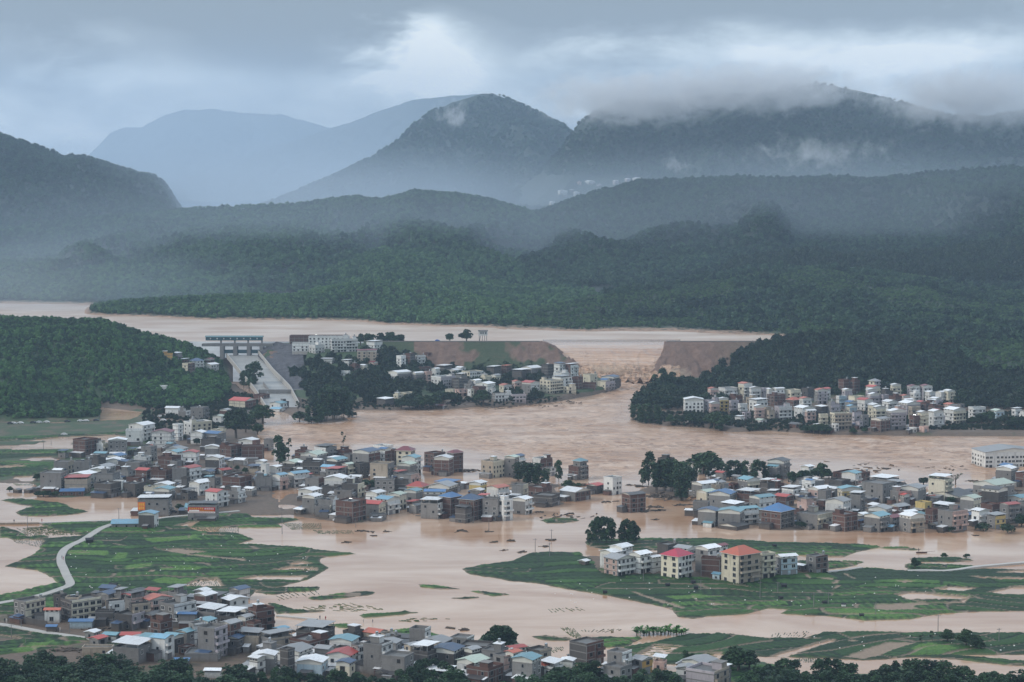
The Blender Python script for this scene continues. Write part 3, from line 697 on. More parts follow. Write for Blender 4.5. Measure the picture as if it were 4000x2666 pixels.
def field(spec, label, res=0.7, ang=0.0, Lu=26.0, Lv=9.0, holes=(), bare=(), bright=(), seed=0, z=0.3, crop=0.5, rag=0.7, base=0.2):
    Pg = poly(spec, z); Hs = [poly(h, z) for h in holes]; Bs = [poly(h, z) for h in bare]; Gs = [poly(h, z) for h in bright]
    x0, y0 = Pg.min(0) - 2; x1, y1 = Pg.max(0) + 2
    X, Y = np.meshgrid(np.arange(x0, x1, res), np.arange(y0, y1, res * 1.35))
    n = fbm(X / 3.0, Y / 3.0, 3, seed + 61); nl = fbm(X / 18.0, Y / 18.0, 2, seed + 62)
    sd = sdist(Pg, X, Y) + (n - 0.5) * 2 * rag
    ca, sa = math.cos(ang), math.sin(ang)
    u = (X * ca + Y * sa) + (nl - 0.5) * 16; v = (-X * sa + Y * ca) + (fbm(X / 40, Y / 40, 2, seed + 63) - 0.5) * 22
    iv = np.floor(v / Lv); off = _h(iv, iv * 0 + 3, seed) * Lu; Lu2 = Lu * (0.6 + 0.9 * _h(iv, iv * 0 + 9, seed))
    iu = np.floor((u + off) / Lu2)
    pid = _h(iu, iv, seed + 7)
    ev = np.minimum(v / Lv - iv, 1 - (v / Lv - iv)) * Lv; eu = np.minimum((u + off) / Lu2 - iu, 1 - ((u + off) / Lu2 - iu)) * Lu2
    edge = np.minimum(ev, eu)
    path = 1 - sst(0.4, 1.2, edge)
    hgt = crop * (0.55 + 0.6 * pid) * (1 - 0.85 * path) + (rng.random(X.shape) - 0.5) * 0.34 * (1 - path)
    zz = np.where(sd > 0, base + hgt * sst(0, 0.8, sd), base - 1.2 * sst(0, 2.0, -sd))
    bv = 0.75 * path * (_h(iu, iv, seed + 31) > 0.72) + (1 - sst(-0.2, 0.6, sd)) * 0.35
    for H in Hs:
        s = sdist(H, X, Y) + (n - 0.5) * 0.9; k = sst(-0.2, 0.5, s); zz = zz * (1 - k) + (-0.35) * k; bv = np.maximum(bv, sst(-1.0, 0.0, s))
    for H in Bs:
        s = sdist(H, X, Y) + (n - 0.5) * 1.2; k = sst(-0.2, 0.5, s); zz = zz * (1 - k) + (0.22 + 0.1 * n) * k; bv = np.maximum(bv, sst(-0.3, 0.3, s))
    sp_ = 0.15 + 0.75 * pid * (0.6 + 0.8 * (nl - 0.2))
    rowa = _h(iu, iv, seed + 19) * 3.14; pr = 1.5 + 1.1 * _h(iu, iv, seed + 23)
    sp_ = sp_ + 0.22 * np.sin((X * np.cos(ang + 0.25 * rowa) + Y * np.sin(ang + 0.25 * rowa)) * 6.283 / (pr * 1.6)) * (_h(iu, iv, seed + 29) > 0.45)
    sp_ = np.where(path > 0.5, -0.3, sp_)
    for H in Gs:
        s = sdist(H, X, Y) + (n - 0.5) * 1.0; k = sst(-0.3, 0.3, s); sp_ = np.maximum(sp_, k)
    o = grid_obj('crop_field', X, Y, zz, M_CROP, {'plot': np.clip(sp_, 0, 1), 'bare': np.clip(bv, 0, 1)}, keep=zz > -0.5)
    return tag(o, label, 'field', kind='structure')
field('P 161,2046 425,2038 620,2024 748,2018 850,2007 965,2007 1000,2024 1090,2022 1168,2029 1083,2044 1098,2057 1000,2059 888,2058 735,2058 745,2066 790,2077 931,2082 986,2106 914,2125 1000,2127 1157,2136 1255,2149 1389,2162 1276,2172 1242,2181 1253,2202 1283,2217 1251,2234 1200,2261 1098,2289 1000,2304 973,2330 867,2330 600,2330 400,2350 200,2390 0,2400 -300,2420 -300,2335 0,2326 120,2300 229,2276 204,2253 144,2225 21,2210 85,2187 127,2168 157,2147 170,2104 240,2098 336,2090 272,2080 183,2057',
      'patchwork of bright green vegetable plots beside the winding road', 0.75, 0.12, 34, 8.5,
      holes=['C2 290,318 420,300 520,322 330,330', 'C2 150,378 330,345 560,362 560,390 300,388', 'C2 -200,470 0,432 480,432 400,475 200,470', 'C1 1690,525 1830,460 1990,455 2050,530', 'B1 1600,1075 1750,1035 1830,1030 1760,1075', 'B1 1870,1145 2060,1155 2060,1165 1870,1155'],
      bare=['C1 1480,200 1640,185 1900,215 1700,240', 'C1 1690,240 1740,235 2250,280 2250,296', 'C1 1340,410 1380,380 1435,378 1390,405', 'C1 1000,130 1130,150 1200,165 1130,160', 'C1 940,540 1000,520 1110,525 1050,580 980,580'],
      bright=['C1 620,200 1000,205 1000,250 620,240', 'C1 1080,220 1170,225 1160,280 1020,290', 'C1 1380,480 1500,450 1800,470 1700,510 1450,505', 'C1 1310,95 1800,60 1820,95 1400,130', 'C1 1470,360 1860,365 1800,385 1470,385', 'C1 1150,340 1400,320 1400,345 1150,385'], seed=1)
field('B1 20,830 200,820 350,838 520,850 600,870 640,900 800,936 650,962 400,976 200,972 150,942 240,905 320,893 170,865', 'low green vegetable island below the grey houses', 0.6, 0.1, 22, 6, seed=2)
field('B1 0,1080 60,1085 140,1105 250,1160 160,1170 0,1172', 'small green plot at the flooded rows by the wall', 0.5, 0.1, 20, 5, seed=3)
field('B1 80,1172 440,1160 430,1188 120,1190', 'thin green strip between two flooded plots', 0.5, 0.1, 20, 5, seed=4)
field('C2 1905,362 2060,335 2200,312 C3 0,296 70,262 150,225 300,210 500,212 635,216 645,248 720,262 800,300 900,420 1300,415 1500,420 1900,470 2250,478 2353,440 C4 0,410 340,412 540,392 700,378 840,360 980,362 1270,382 1640,388 1760,375 2000,365 2600,362 2600,745 1900,755 1570,772 1310,822 900,836 600,800 400,790 120,772 210,735 0,722 C3 2120,780 1800,796 1670,820 1530,803 1490,752 1450,722 1300,692 1000,632 850,600 500,546 230,492 0,476 C2 2200,446 1960,411',
      'large green vegetable field around the island hamlet', 0.8, -0.05, 40, 9,
      holes=['C4 1170,605 1330,580 1850,626 1780,650 1290,650', 'C4 1540,552 1680,530 1930,545 1780,576', 'C4 2020,585 2250,535 2700,528 2700,605 2200,606', 'C4 1860,436 1990,442 2120,450 2700,438 2700,470 2130,470', 'C4 2110,400 2300,380 2700,376 2700,405', 'C4 2040,350 2200,335 2700,335 2700,375 2200,375', 'C4 1260,650 1400,675 1480,690 1800,685 1850,630 1770,655 1790,678 1460,682'],
      bare=['C3 1780,690 1850,685 1980,698 1850,712', 'C4 970,745 990,700 1400,682 1480,700 1340,715 1380,745 1100,755', 'C4 590,510 620,470 655,475 640,505', 'C4 595,555 640,520 680,520 620,555', 'C4 690,415 715,412 810,462 790,465', 'C4 430,455 600,458 590,470', 'C4 330,420 370,425 400,460 370,460', 'C3 1100,585 1130,583 1350,655 1480,690 1590,735 1560,738 1300,660', 'C4 1170,485 1280,478 1350,490 1250,500'],
      bright=['C4 970,745 990,700 1400,682 1330,745', 'C4 450,760 750,745 1300,790 1200,820 900,815', 'C3 1400,625 1700,600 1980,630 1500,655'], seed=5)
field('C3 668,118 720,95 1160,90 1500,87 1850,84 2353,120 C4 250,122 450,127 850,140 1030,162 800,212 690,252 400,242 0,226 C3 2000,205 1300,192 900,192 730,162', 'long dark green strip of crops behind the island hamlet', 0.8, 0.0, 40, 8, seed=6)
field('C4 1040,172 1150,165 1300,172 1400,188 1300,192', 'thin green bank edge beyond the crop strip', 0.6, 0, 20, 6, seed=7)
field('C4 1305,272 1500,262 1730,260 1890,288 1700,300 1370,300', 'narrow green bank with round bushes', 0.6, 0, 20, 6, seed=8)
field('C4 1262,322 1400,318 1650,328 1930,342 1740,372 1500,378 1290,375', 'green plot with a leaning tree in white water', 0.6, 0, 20, 6, seed=9)
field('C4 270,290 500,292 880,300 740,345 560,365 545,330 300,320', 'green plot behind the square brick house', 0.6, 0, 24, 6, seed=10)
field('C3 970,1112 1110,1070 1290,1040 1630,962 1990,962 C4 -50,1000 240,1000 340,1000 520,946 900,944 1400,950 2700,956 2700,1150 2353,1150 1800,1152 1280,1168 1080,1190 880,1200 700,1190 180,1172 0,1170 C3 1900,1145 1760,1150 1700,1210 1500,1240 1100,1210',
      'diagonal green crop plots along the near bank', 0.7, 0.55, 44, 10,
      holes=['C4 30,1168 560,1020 620,1025 180,1172', 'C3 1100,1195 1310,1066 1550,1080 1320,1216', 'C3 1710,1190 1780,1145 1920,1140 1820,1230', 'C4 330,1000 480,1012 360,1010'],
      bare=['C4 700,1180 1090,1045 1370,1050 1200,1100 1020,1168 880,1195', 'C4 730,1030 780,1020 830,1035 760,1042'], bright=['C4 1305,1115 1380,1070 1500,1050 1640,1075 1750,1115 1500,1130'], seed=11)
field('C3 700,1002 860,990 1180,1000 1030,1080 780,1085 690,1040', 'green plot by the banana plants', 0.6, 0.4, 30, 8, seed=12)
field('C3 190,985 300,975 390,990 560,1005 500,1022 300,1018', 'half drowned green plot behind the dark tree', 0.5, 0.2, 30, 6, seed=13)
field('C4 1100,1180 1300,1160 1700,1155 2000,1180 2353,1215 2600,1240 2600,1262 2200,1245 1700,1190 1350,1172', 'long olive green bank beside the flooded paddies', 0.6, 0.1, 40, 10, seed=14)
field('C2 110,675 200,690 350,740 620,750 450,765 200,775 150,720', 'green wedge behind the brick balconies', 0.5, 0.1, 20, 8, seed=15)
field('C2 955,790 1050,778 1380,755 1480,765 1300,785 1000,812', 'thin green strip standing in the calm flood', 0.5, 0.1, 20, 8, seed=16)
field('C2 660,875 780,870 970,895 880,908 760,900', 'small green strip near the wading people', 0.5, 0.1, 20, 8, seed=17)
field('C2 1230,940 1420,915 1720,985 1700,1015 1420,1030 1290,1010', 'green plot behind the concrete rooftops', 0.5, 0.1, 20, 8, seed=18)
field('C2 470,632 800,590 1000,572 1092,580 1050,605 700,640 530,648', 'long drowned crop row reaching into the flood', 0.5, 0.1, 20, 8, seed=19, crop=0.35, rag=1.3)
field('C2 0,575 100,540 300,535 560,530 565,565 350,572 150,600', 'ragged crop edge at the corner of the patchwork', 0.5, 0.1, 20, 8, seed=20, crop=0.35, rag=1.5)
field('C2 1490,505 1650,515 1870,548 1700,548 1520,530', 'thin drowned crop bank in open flood water', 0.5, 0.1, 20, 8, seed=21, crop=0.3, rag=1.0)
field('C2 1990,570 2100,572 2310,600 2180,612 2060,590', 'short drowned crop bank right of the thin one', 0.5, 0.1, 20, 8, seed=22, crop=0.3, rag=1.0)
field('C2 1800,632 2030,622 2040,630 1900,640', 'narrow sliver of crops in open flood water', 0.5, 0.1, 20, 8, seed=23, crop=0.3, rag=0.5)
field('C3 265,1015 400,1005 560,1000 615,1015 480,1040 330,1038', 'x', 0.5, 0.1, 20, 8, seed=24) if False else None
field('B3 262,1015 400,1003 560,1000 612,1018 480,1038 330,1038', 'dark weedy islet below the stilted house', 0.5, 0.1, 20, 8, seed=24)
field('C1 -300,890 0,892 300,950 800,1010 820,1030 500,1100 100,1150 -300,1200', 'green plots beside the lane at the lower corner', 0.7, 0.2, 34, 8, holes=['C1 -300,980 0,980 200,1010 0,1030 -300,1040'], bright=['C1 100,1130 330,1060 520,1030 440,1080 200,1150'], seed=25, z=0.6, base=0.6)
field('C3 1880,1270 2100,1250 2353,1260 C4 0,1240 200,1300 0,1412 C3 2000,1400 1900,1330', 'rough green slope behind the last house', 0.7, 0.2, 34, 8, seed=26, z=0.6, base=0.6)

field('B1 -250,262 100,250 330,240 700,226 1150,205 1165,226 900,234 600,240 330,268 100,285 -250,292', 'flat green plots at the foot of the wooded hill', 0.8, 0.0, 34, 8, seed=31, z=0.6, base=0.5)
field('B1 -250,384 200,374 500,376 670,384 640,424 480,424 330,430 120,446 -250,470', 'green plots across the flooded road from the brick block', 0.8, 0.0, 34, 8, seed=32, z=0.6, base=0.5)
field('B1 -250,484 100,476 330,476 505,486 495,540 380,570 300,600 90,610 -250,660', 'green plots beside the grey village', 0.8, 0.0, 34, 8, seed=33, z=0.6, base=0.5, holes=['B1 -250,522 200,512 240,526 -100,545'])
# strips of drowned crop rows: many short ribbons in one object
def rows(spec_quads, label, n=14, gap=1.4, hgt=0.35, along=None):
    mb = MB()
    for (a, b_, c, d, k, fill) in spec_quads:          # quad corners in panel pixels: rows run from edge a-b to edge d-c
        Q = [poly(q, 0.1)[0] for q in (a, b_, c, d)]
        for i in range(k):
            u = (i + 0.5) / k
            p0 = Q[0] * (1 - u) + Q[1] * u; p1 = Q[3] * (1 - u) + Q[2] * u
            L = np.linalg.norm(p1 - p0); m = max(2, int(L / 1.6)); dr = (p1 - p0) / L; nr = np.array([-dr[1], dr[0]])
            for j in range(m):
                if random.random() > fill: continue
                q0 = p0 + dr * (L * j / m); q1 = p0 + dr * (L * (j + 1) / m)
                w = random.uniform(0.13, 0.26); h = hgt * random.uniform(0.3, 0.8); j0 = nr * random.uniform(-.15, .15)
                A = [q0 + nr * w + j0, q0 - nr * w + j0, q1 - nr * w, q1 + nr * w]
                top = (q0 + q1) / 2 + j0
                kk = len(mb.v)
                mb.v += [(p[0], p[1], -0.1) for p in A] + [(q0[0], q0[1], h), (q1[0], q1[1], h * random.uniform(.7, 1.1))]
                for f in ((0, 1, 4), (1, 2, 5, 4), (2, 3, 5), (3, 0, 4, 5)): mb.f.append(tuple(kk + t for t in f)); mb.m.append(0)
    o = mb.build('crop_rows', [M_CROPROW]); return tag(o, label, 'crops', kind='stuff')
rows([('B1 150,1090', 'B1 440,1075', 'B1 800,1150', 'B1 250,1160', 26, .75), ('B1 100,1195', 'B1 410,1175', 'B1 370,1265', 'B1 150,1225', 17, .7)], 'rows of drowned seedlings by the winding road')
rows([('B2 240,1045', 'B2 600,1045', 'B2 605,1098', 'B2 330,1105', 22, .9), ('B2 520,1110', 'B2 880,1110', 'B2 900,1140', 'B2 580,1145', 24, .7)], 'rows of drowned crops before the tall brick house')
rows([('C2 150,378', 'C2 560,362', 'C2 560,388', 'C2 300,388', 20, .7), ('C2 60,600', 'C2 560,560', 'C2 600,600', 'C2 200,660', 10, .6)], 'drowned crop rows at the corner of the patchwork')
rows([('C1 1690,525', 'C1 2050,528', 'C1 1985,458', 'C1 1830,462', 16, .5)], 'rows in the small flooded plot by the grey sheds')
rows([('C3 1310,1068', 'C3 1100,1195', 'C3 1320,1214', 'C3 1545,1080', 9, .8), ('C3 1780,1147', 'C3 1712,1190', 'C3 1820,1228', 'C3 1918,1142', 7, .8), ('C3 440,910', 'C3 560,905', 'C3 670,1020', 'C3 560,1000', 8, .6)], 'slanting rows of seedlings in flooded plots')
rows([('C3 320,740', 'C3 600,720', 'C3 690,750', 'C3 350,770', 9, .55), ('C3 600,925', 'C3 1050,920', 'C3 900,965', 'C3 640,940', 10, .6), ('C3 330,1095', 'C3 470,1085', 'C3 490,1110', 'C3 380,1140', 8, .8), ('C2 380,725', 'C2 880,680', 'C2 1210,740', 'C2 800,765', 14, .35), ('C2 1260,845', 'C2 1500,815', 'C2 1800,828', 'C2 1450,858', 10, .3)], 'scattered drowned crop rows in the calm flood')
rows([('C4 280,1190', 'C4 480,1185', 'C4 470,1230', 'C4 290,1225', 12, .9), ('C4 0,965', 'C4 400,940', 'C4 330,1000', 'C4 0,990', 14, .4)], 'drowned rows beside the long flooded plot')
rows([('B1 115,680', 'B1 305,680', 'B1 300,698', 'B1 150,698', 14, .9), ('B1 1740,1080', 'B1 2200,1085', 'B1 2190,1130', 'B1 1860,1120', 22, .7)], 'short rows in the flooded plot by the banner house')

# roads: sheets with a little thickness laid over the fields
def road(name, spec, w, z, label):
    P = poly(spec, z); T = []
    d = np.gradient(P, axis=0); d = d / np.linalg.norm(d, axis=1)[:, None]; nrm = np.stack([-d[:, 1], d[:, 0]], -1)
    # smooth the line
    tt = np.linspace(0, len(P) - 1, len(P) * 5); C = np.stack([np.interp(tt, range(len(P)), P[:, k]) for k in (0, 1)], -1)
    for _ in range(4): C[1:-1] = 0.25 * C[:-2] + 0.5 * C[1:-1] + 0.25 * C[2:]
    d = np.gradient(C, axis=0); d = d / (np.linalg.norm(d, axis=1)[:, None] + 1e-9); nrm = np.stack([-d[:, 1], d[:, 0]], -1)
    mb = MB(); n = len(C)
    for i in range(n):
        a = C[i] + nrm[i] * w / 2; c = C[i] - nrm[i] * w / 2
        mb.v += [(a[0], a[1], z), (c[0], c[1], z), (a[0], a[1], z - 1.2), (c[0], c[1], z - 1.2)]
    for i in range(n - 1):
        k = i * 4
        mb.f += [(k, k + 4, k + 5, k + 1), (k + 2, k + 6, k + 4, k), (k + 1, k + 5, k + 7, k + 3)]; mb.m += [0, 0, 0]
    o = mb.build(name, [M_ROAD]); return tag(o, label, 'road', kind='structure')
road('road', 'B1 1035,1052 930,1088 850,1140 760,1200 650,1245 585,1290 555,1350 560,1412 C1 585,360 612,430 650,492 640,520 560,548 450,588 250,640 0,678 -300,740', 3.6, 0.95, 'winding concrete road between green plots')
road('lane', 'C1 -300,855 0,872 190,908 400,948 600,975 850,1010', 3.0, 0.9, 'narrow concrete lane passing the cream houses')
road('lane', 'B1 1260,1040 1500,990 1800,965 2200,930', 2.5, 0.8, 'lane leading to the banner house')
road('dike_path', 'C4 540,395 700,378 860,352', 2.0, 0.75, 'pale path beside the square brick house')
road('dike_path', 'C4 1280,382 1450,378 1620,385 1760,370 1900,345 2353,305 2600,290', 2.4, 0.72, 'pale dike path through the white flooded plots')
road('footpath', 'C2 190,795 380,812 560,830', 1.4, 0.5, 'thin sunken footpath in the flood by the wading people')

# ------------------------------------------------------------------ houses
def wall_mat(name, c, var=0.22, brick=False, rough=0.8):
    """rendered, tiled or bare block wall: stains that run down, damp at the foot, a random shift for each house"""
    m, b, bs = newmat(name)
    tc = b.n('ShaderNodeTexCoord'); oi = b.n('ShaderNodeObjectInfo'); O = tc.outputs['Object']
    rnd = oi.outputs['Random']
    off = b.n('ShaderNodeVectorMath', operation='ADD'); b.link(O, off.inputs[0])
    cmb = b.n('ShaderNodeCombineXYZ'); b.link(b.m('MULTIPLY', rnd, 40.0), cmb.inputs[0]); b.link(cmb.outputs[0], off.inputs[1])
    st = b.noise(b.mapping(off.outputs[0], scale=(0.7, 0.7, 0.10)), 1.0, 5.0, 0.65)
    fine = b.noise(off.outputs[0], 1.3, 4.0, 0.65)
    base = c4(c)
    hsv = b.n('ShaderNodeHueSaturation'); hsv.inputs['Color'].default_value = base
    v = b.m('MULTIPLY_ADD', b.m('SUBTRACT', rnd, 0.5), var * 1.6, 1.0)
    v = b.m('MULTIPLY_ADD', b.m('SUBTRACT', fine, 0.5), var * 1.8, v); b.link(v, hsv.inputs['Value'])
    col = hsv.outputs[0]
    if brick:
        bt = b.n('ShaderNodeTexBrick'); b.link(b.mapping(O, scale=(1, 1, 1), rot=(R(90), 0, 0)), bt.inputs[0])
        bt.inputs['Scale'].default_value = 2.2; bt.inputs['Color1'].default_value = c4((c[0] * 1.2, c[1] * 1.1, c[2] * 1.05)); bt.inputs['Color2'].default_value = c4((c[0] * .75, c[1] * .75, c[2] * .8)); bt.inputs['Mortar'].default_value = c4((.22, .2, .18))
        col = b.mix(0.45, col, bt.outputs[0])
    col = b.mix(b.ramp(st, [(0.50, 0.0), (0.78, 0.75)]), col, c4((c[0] * .35 + .01, c[1] * .35 + .01, c[2] * .36 + .01)))
    sep = b.n('ShaderNodeSeparateXYZ'); b.link(O, sep.inputs[0])
    ft = b.ramp(b.m('ADD', sep.outputs[2], b.m('MULTIPLY', fine, 2.4)), [(0.9, 0.65), (2.6, 0.0)])
    nd = b.n('ShaderNodeMapRange'); b.link(b.m('ADD', sep.outputs[2], b.m('MULTIPLY', fine, 1.6)), nd.inputs[0])
    nd.inputs[1].default_value = 0.6; nd.inputs[2].default_value = 2.4; nd.inputs[3].default_value = 0.55; nd.inputs[4].default_value = 0.0
    col = b.mix(nd.outputs[0], col, c4((0.13, 0.085, 0.055)))        # silt left by the flood
    b.link(col, bs.inputs['Base Color']); bs.inputs['Roughness'].default_value = rough; bs.inputs['Specular IOR Level'].default_value = 0.3
    return m
WALLC = {'c': ('grey cement', (0.20, 0.197, 0.195)), 'b': ('bare brick', (0.105, 0.052, 0.043)), 'w': ('white', (0.62, 0.63, 0.62)), 'y': ('cream', (0.56, 0.525, 0.42)),
         'p': ('pale pink', (0.50, 0.36, 0.32)), 'd': ('dark stained', (0.085, 0.080, 0.078)), 't': ('tan', (0.36, 0.31, 0.25)), 'o': ('ochre', (0.55, 0.33, 0.11)),
         'u': ('pale blue', (0.36, 0.46, 0.52)), 'k': ('yellow', (0.52, 0.40, 0.17)), 'l': ('lilac grey', (0.40, 0.37, 0.40))}
M_WALL = {k: wall_mat('wall_' + v[0].replace(' ', '_'), v[1], brick=(k == 'b')) for k, v in WALLC.items()}
ROOFC = {'G': ('grey', (0.27, 0.28, 0.29)), 'B': ('blue', (0.045, 0.145, 0.32)), 'N': ('dark blue', (0.035, 0.075, 0.15)), 'T': ('teal', (0.14, 0.30, 0.36)), 'W': ('white', (0.74, 0.76, 0.78)), 'R': ('red', (0.40, 0.05, 0.04)),
         'O': ('orange', (0.42, 0.095, 0.05)), 'M': ('maroon', (0.16, 0.028, 0.04)), 'D': ('dark', (0.055, 0.056, 0.06)), 'P': ('pale green', (0.42, 0.50, 0.42)), 'S': ('sky blue', (0.17, 0.36, 0.49)), 'C': ('crimson', (0.40, 0.025, 0.06))}
def metal_mat(name, c):
    m, b, bs = newmat(name)
    tc = b.n('ShaderNodeTexCoord'); oi = b.n('ShaderNodeObjectInfo'); O = tc.outputs['Object']
    n = b.noise(O, 0.35, 5.0, 0.65); n2 = b.noise(b.mapping(O, scale=(3.0, 0.3, 1.0)), 1.0, 3.0, 0.6)
    hsv = b.n('ShaderNodeHueSaturation'); hsv.inputs['Color'].default_value = c4(c)
    v = b.m('MULTIPLY_ADD', b.m('SUBTRACT', n, 0.5), 0.5, b.m('MULTIPLY_ADD', b.m('SUBTRACT', oi.outputs['Random'], 0.5), 0.35, 1.0))
    v = b.m('MULTIPLY_ADD', b.m('SUBTRACT', n2, 0.5), 0.4, v); b.link(v, hsv.inputs['Value'])
    col = b.mix(b.ramp(b.m('MULTIPLY_ADD', n, .5, b.m('MULTIPLY', n2, .5)), [(0.48, 0.0), (0.68, 0.65)]), hsv.outputs[0], c4((0.12, 0.09, 0.07)))
    b.link(col, bs.inputs['Base Color']); bs.inputs['Roughness'].default_value = 0.38; bs.inputs['Specular IOR Level'].default_value = 0.5
    return m
M_ROOF = {k: metal_mat('roof_' + v[0].replace(' ', '_'), v[1]) for k, v in ROOFC.items()}
M_CLAD = flat_mat('clad_sheet', (0.60, 0.60, 0.56), 0.5, 0.15, 0.4, streak=True)
M_CONC = flat_mat('concrete', (0.19, 0.185, 0.18), 0.8, 0.3, 0.5, streak=True)
M_CONCROOF = flat_mat('wet_concrete_roof', (0.11, 0.108, 0.105), 0.45, 0.45, 0.35)
M_GLASS = flat_mat('window_glass', (0.022, 0.026, 0.032), 0.15, 0.4, 0.4)
M_FRAME = flat_mat('window_frame_white', (0.62, 0.62, 0.60), 0.5, 0.15, 0.6)
M_FRAMEG = flat_mat('window_frame_grey', (0.24, 0.24, 0.24), 0.5, 0.15, 0.6)
M_DARK = flat_mat('dark_opening', (0.018, 0.017, 0.017), 0.9, 0.3, 0.5)
M_SHUT = flat_mat('roller_shutter', (0.22, 0.22, 0.23), 0.45, 0.3, 0.5)
M_STEEL = flat_mat('steel', (0.55, 0.57, 0.58), 0.25, 0.1, 0.5, metallic=0.8)
M_POST = flat_mat('post_steel', (0.30, 0.31, 0.32), 0.5, 0.15, 0.5)

def win_mesh(name, w, h, frame, glass, fw=0.10, mull=True):
    h = h * 0.9
    mb = MB(); x = w / 2
    mb.box(-x - fw, x + fw, -0.07, 0.05, h, h + fw, 0); mb.box(-x - fw, x + fw, -0.12, 0.05, -fw, 0, 0)
    mb.box(-x - fw, -x, -0.07, 0.05, 0, h, 0); mb.box(x, x + fw, -0.07, 0.05, 0, h, 0)
    if mull: mb.box(-0.035, 0.035, -0.05, 0.05, 0, h, 0)
    mb.quad([(-x, -0.02, 0), (x, -0.02, 0), (x, -0.02, h), (-x, -0.02, h)], 1)
    return mb.mesh(name, [frame, glass])
WIN = {'a': win_mesh('window_a', 1.5, 1.45, M_FRAME, M_GLASS), 'g': win_mesh('window_g', 1.4, 1.4, M_FRAMEG, M_GLASS), 's': win_mesh('window_s', 0.9, 1.15, M_FRAMEG, M_GLASS, mull=False),
       'o': win_mesh('window_o', 1.5, 1.6, M_CONC, M_DARK, mull=False), 'd': win_mesh('balcony_door', 1.6, 2.1, M_FRAMEG, M_GLASS),
       't': win_mesh('window_t', 1.3, 1.7, M_FRAME, M_DARK)}
DOOR = win_mesh('shutter_door', 2.3, 2.3, M_CONC, M_SHUT, mull=False)
DOOR2 = win_mesh('dark_door', 2.2, 2.2, M_CONC, M_DARK, mull=False)
def tank_mesh():
    mb = MB()
    mb.tube([(0, 0, 0), (0, 0, 1.3)], 0.55, 10, 0); mb.tube([(0, 0, 1.3), (0, 0, 1.5)], [0.55, 0.15], 10, 0); return mb.mesh('water_tank', [M_STEEL])
TANK = tank_mesh()
TANKSTAND = MB().box(-.5, -.42, -.5, -.42, 0, .8).box(.42, .5, -.5, -.42, 0, .8).box(.42, .5, .42, .5, 0, .8).box(-.5, -.42, .42, .5, 0, .8).box(-.55, .55, -.55, .55, .8, .86).mesh('tank_stand', [M_POST])
def heater_mesh():
    mb = MB(); mb.prism([(-.9, -.7, .1), (.9, -.7, .1), (.9, .5, 1.0), (-.9, .5, 1.0)], (0, .05, .06), 1); mb.tube([(-.95, .6, 1.1), (.95, .6, 1.1)], 0.22, 8, 0); return mb.mesh('solar_heater', [M_STEEL, M_GLASS])
HEATER = heater_mesh()

SH = 2.45
HREF = {}
HOUSES = []           # (root, label parts, px, py)
FOOT = []             # footprints (x, y, radius)
NUM = {1: 'one', 2: 'two', 3: 'three', 4: 'four', 5: 'five'}
def place(px, py):
    if py > 2270:
        if px < 560: return 'by the lane of the near village'
        if px < 1060: return 'among the crowded roofs of the near village'
        if px < 1480: return 'where the near village meets the flood'
        if px < 2000: return 'before the dark tree of the near village'
        return 'near the drowned seedling rows'
    if py > 2090 and px > 2250: return 'in the hamlet on the green island'
    if py < 900: return 'in the hamlet high on the misty slope'
    if py < 1600:
        if px < 1000: return 'on the wooded slope beside the spillway'
        if px < 1420: return 'on the rise between spillway and dam'
        if px < 1900: return 'at the wooded end of the breach town'
        if px < 2450: return 'in the town beside the breach'
        return 'in the riverside town under the wooded knoll'
    if px > 2450 and py < 1720: return 'in the riverside town under the wooded knoll'
    if px < 1000 and py < 1745: return 'in the white cluster below the hillside'
    if px < 500: return 'in the grey village above the muddy pond'
    if px < 1000: return 'in the village around the red banner'
    if px < 1330: return 'in the flooded village behind the brick block'
    if px < 1680: return 'in the flooded village facing the wide river'
    if px < 2650: return 'at the drowned tip of the middle village'
    if px < 3180: return 'in the flooded village beside the tall grove'
    if px < 3520: return 'in the middle of the flooded far village'
    return 'in the flooded village near the school block'

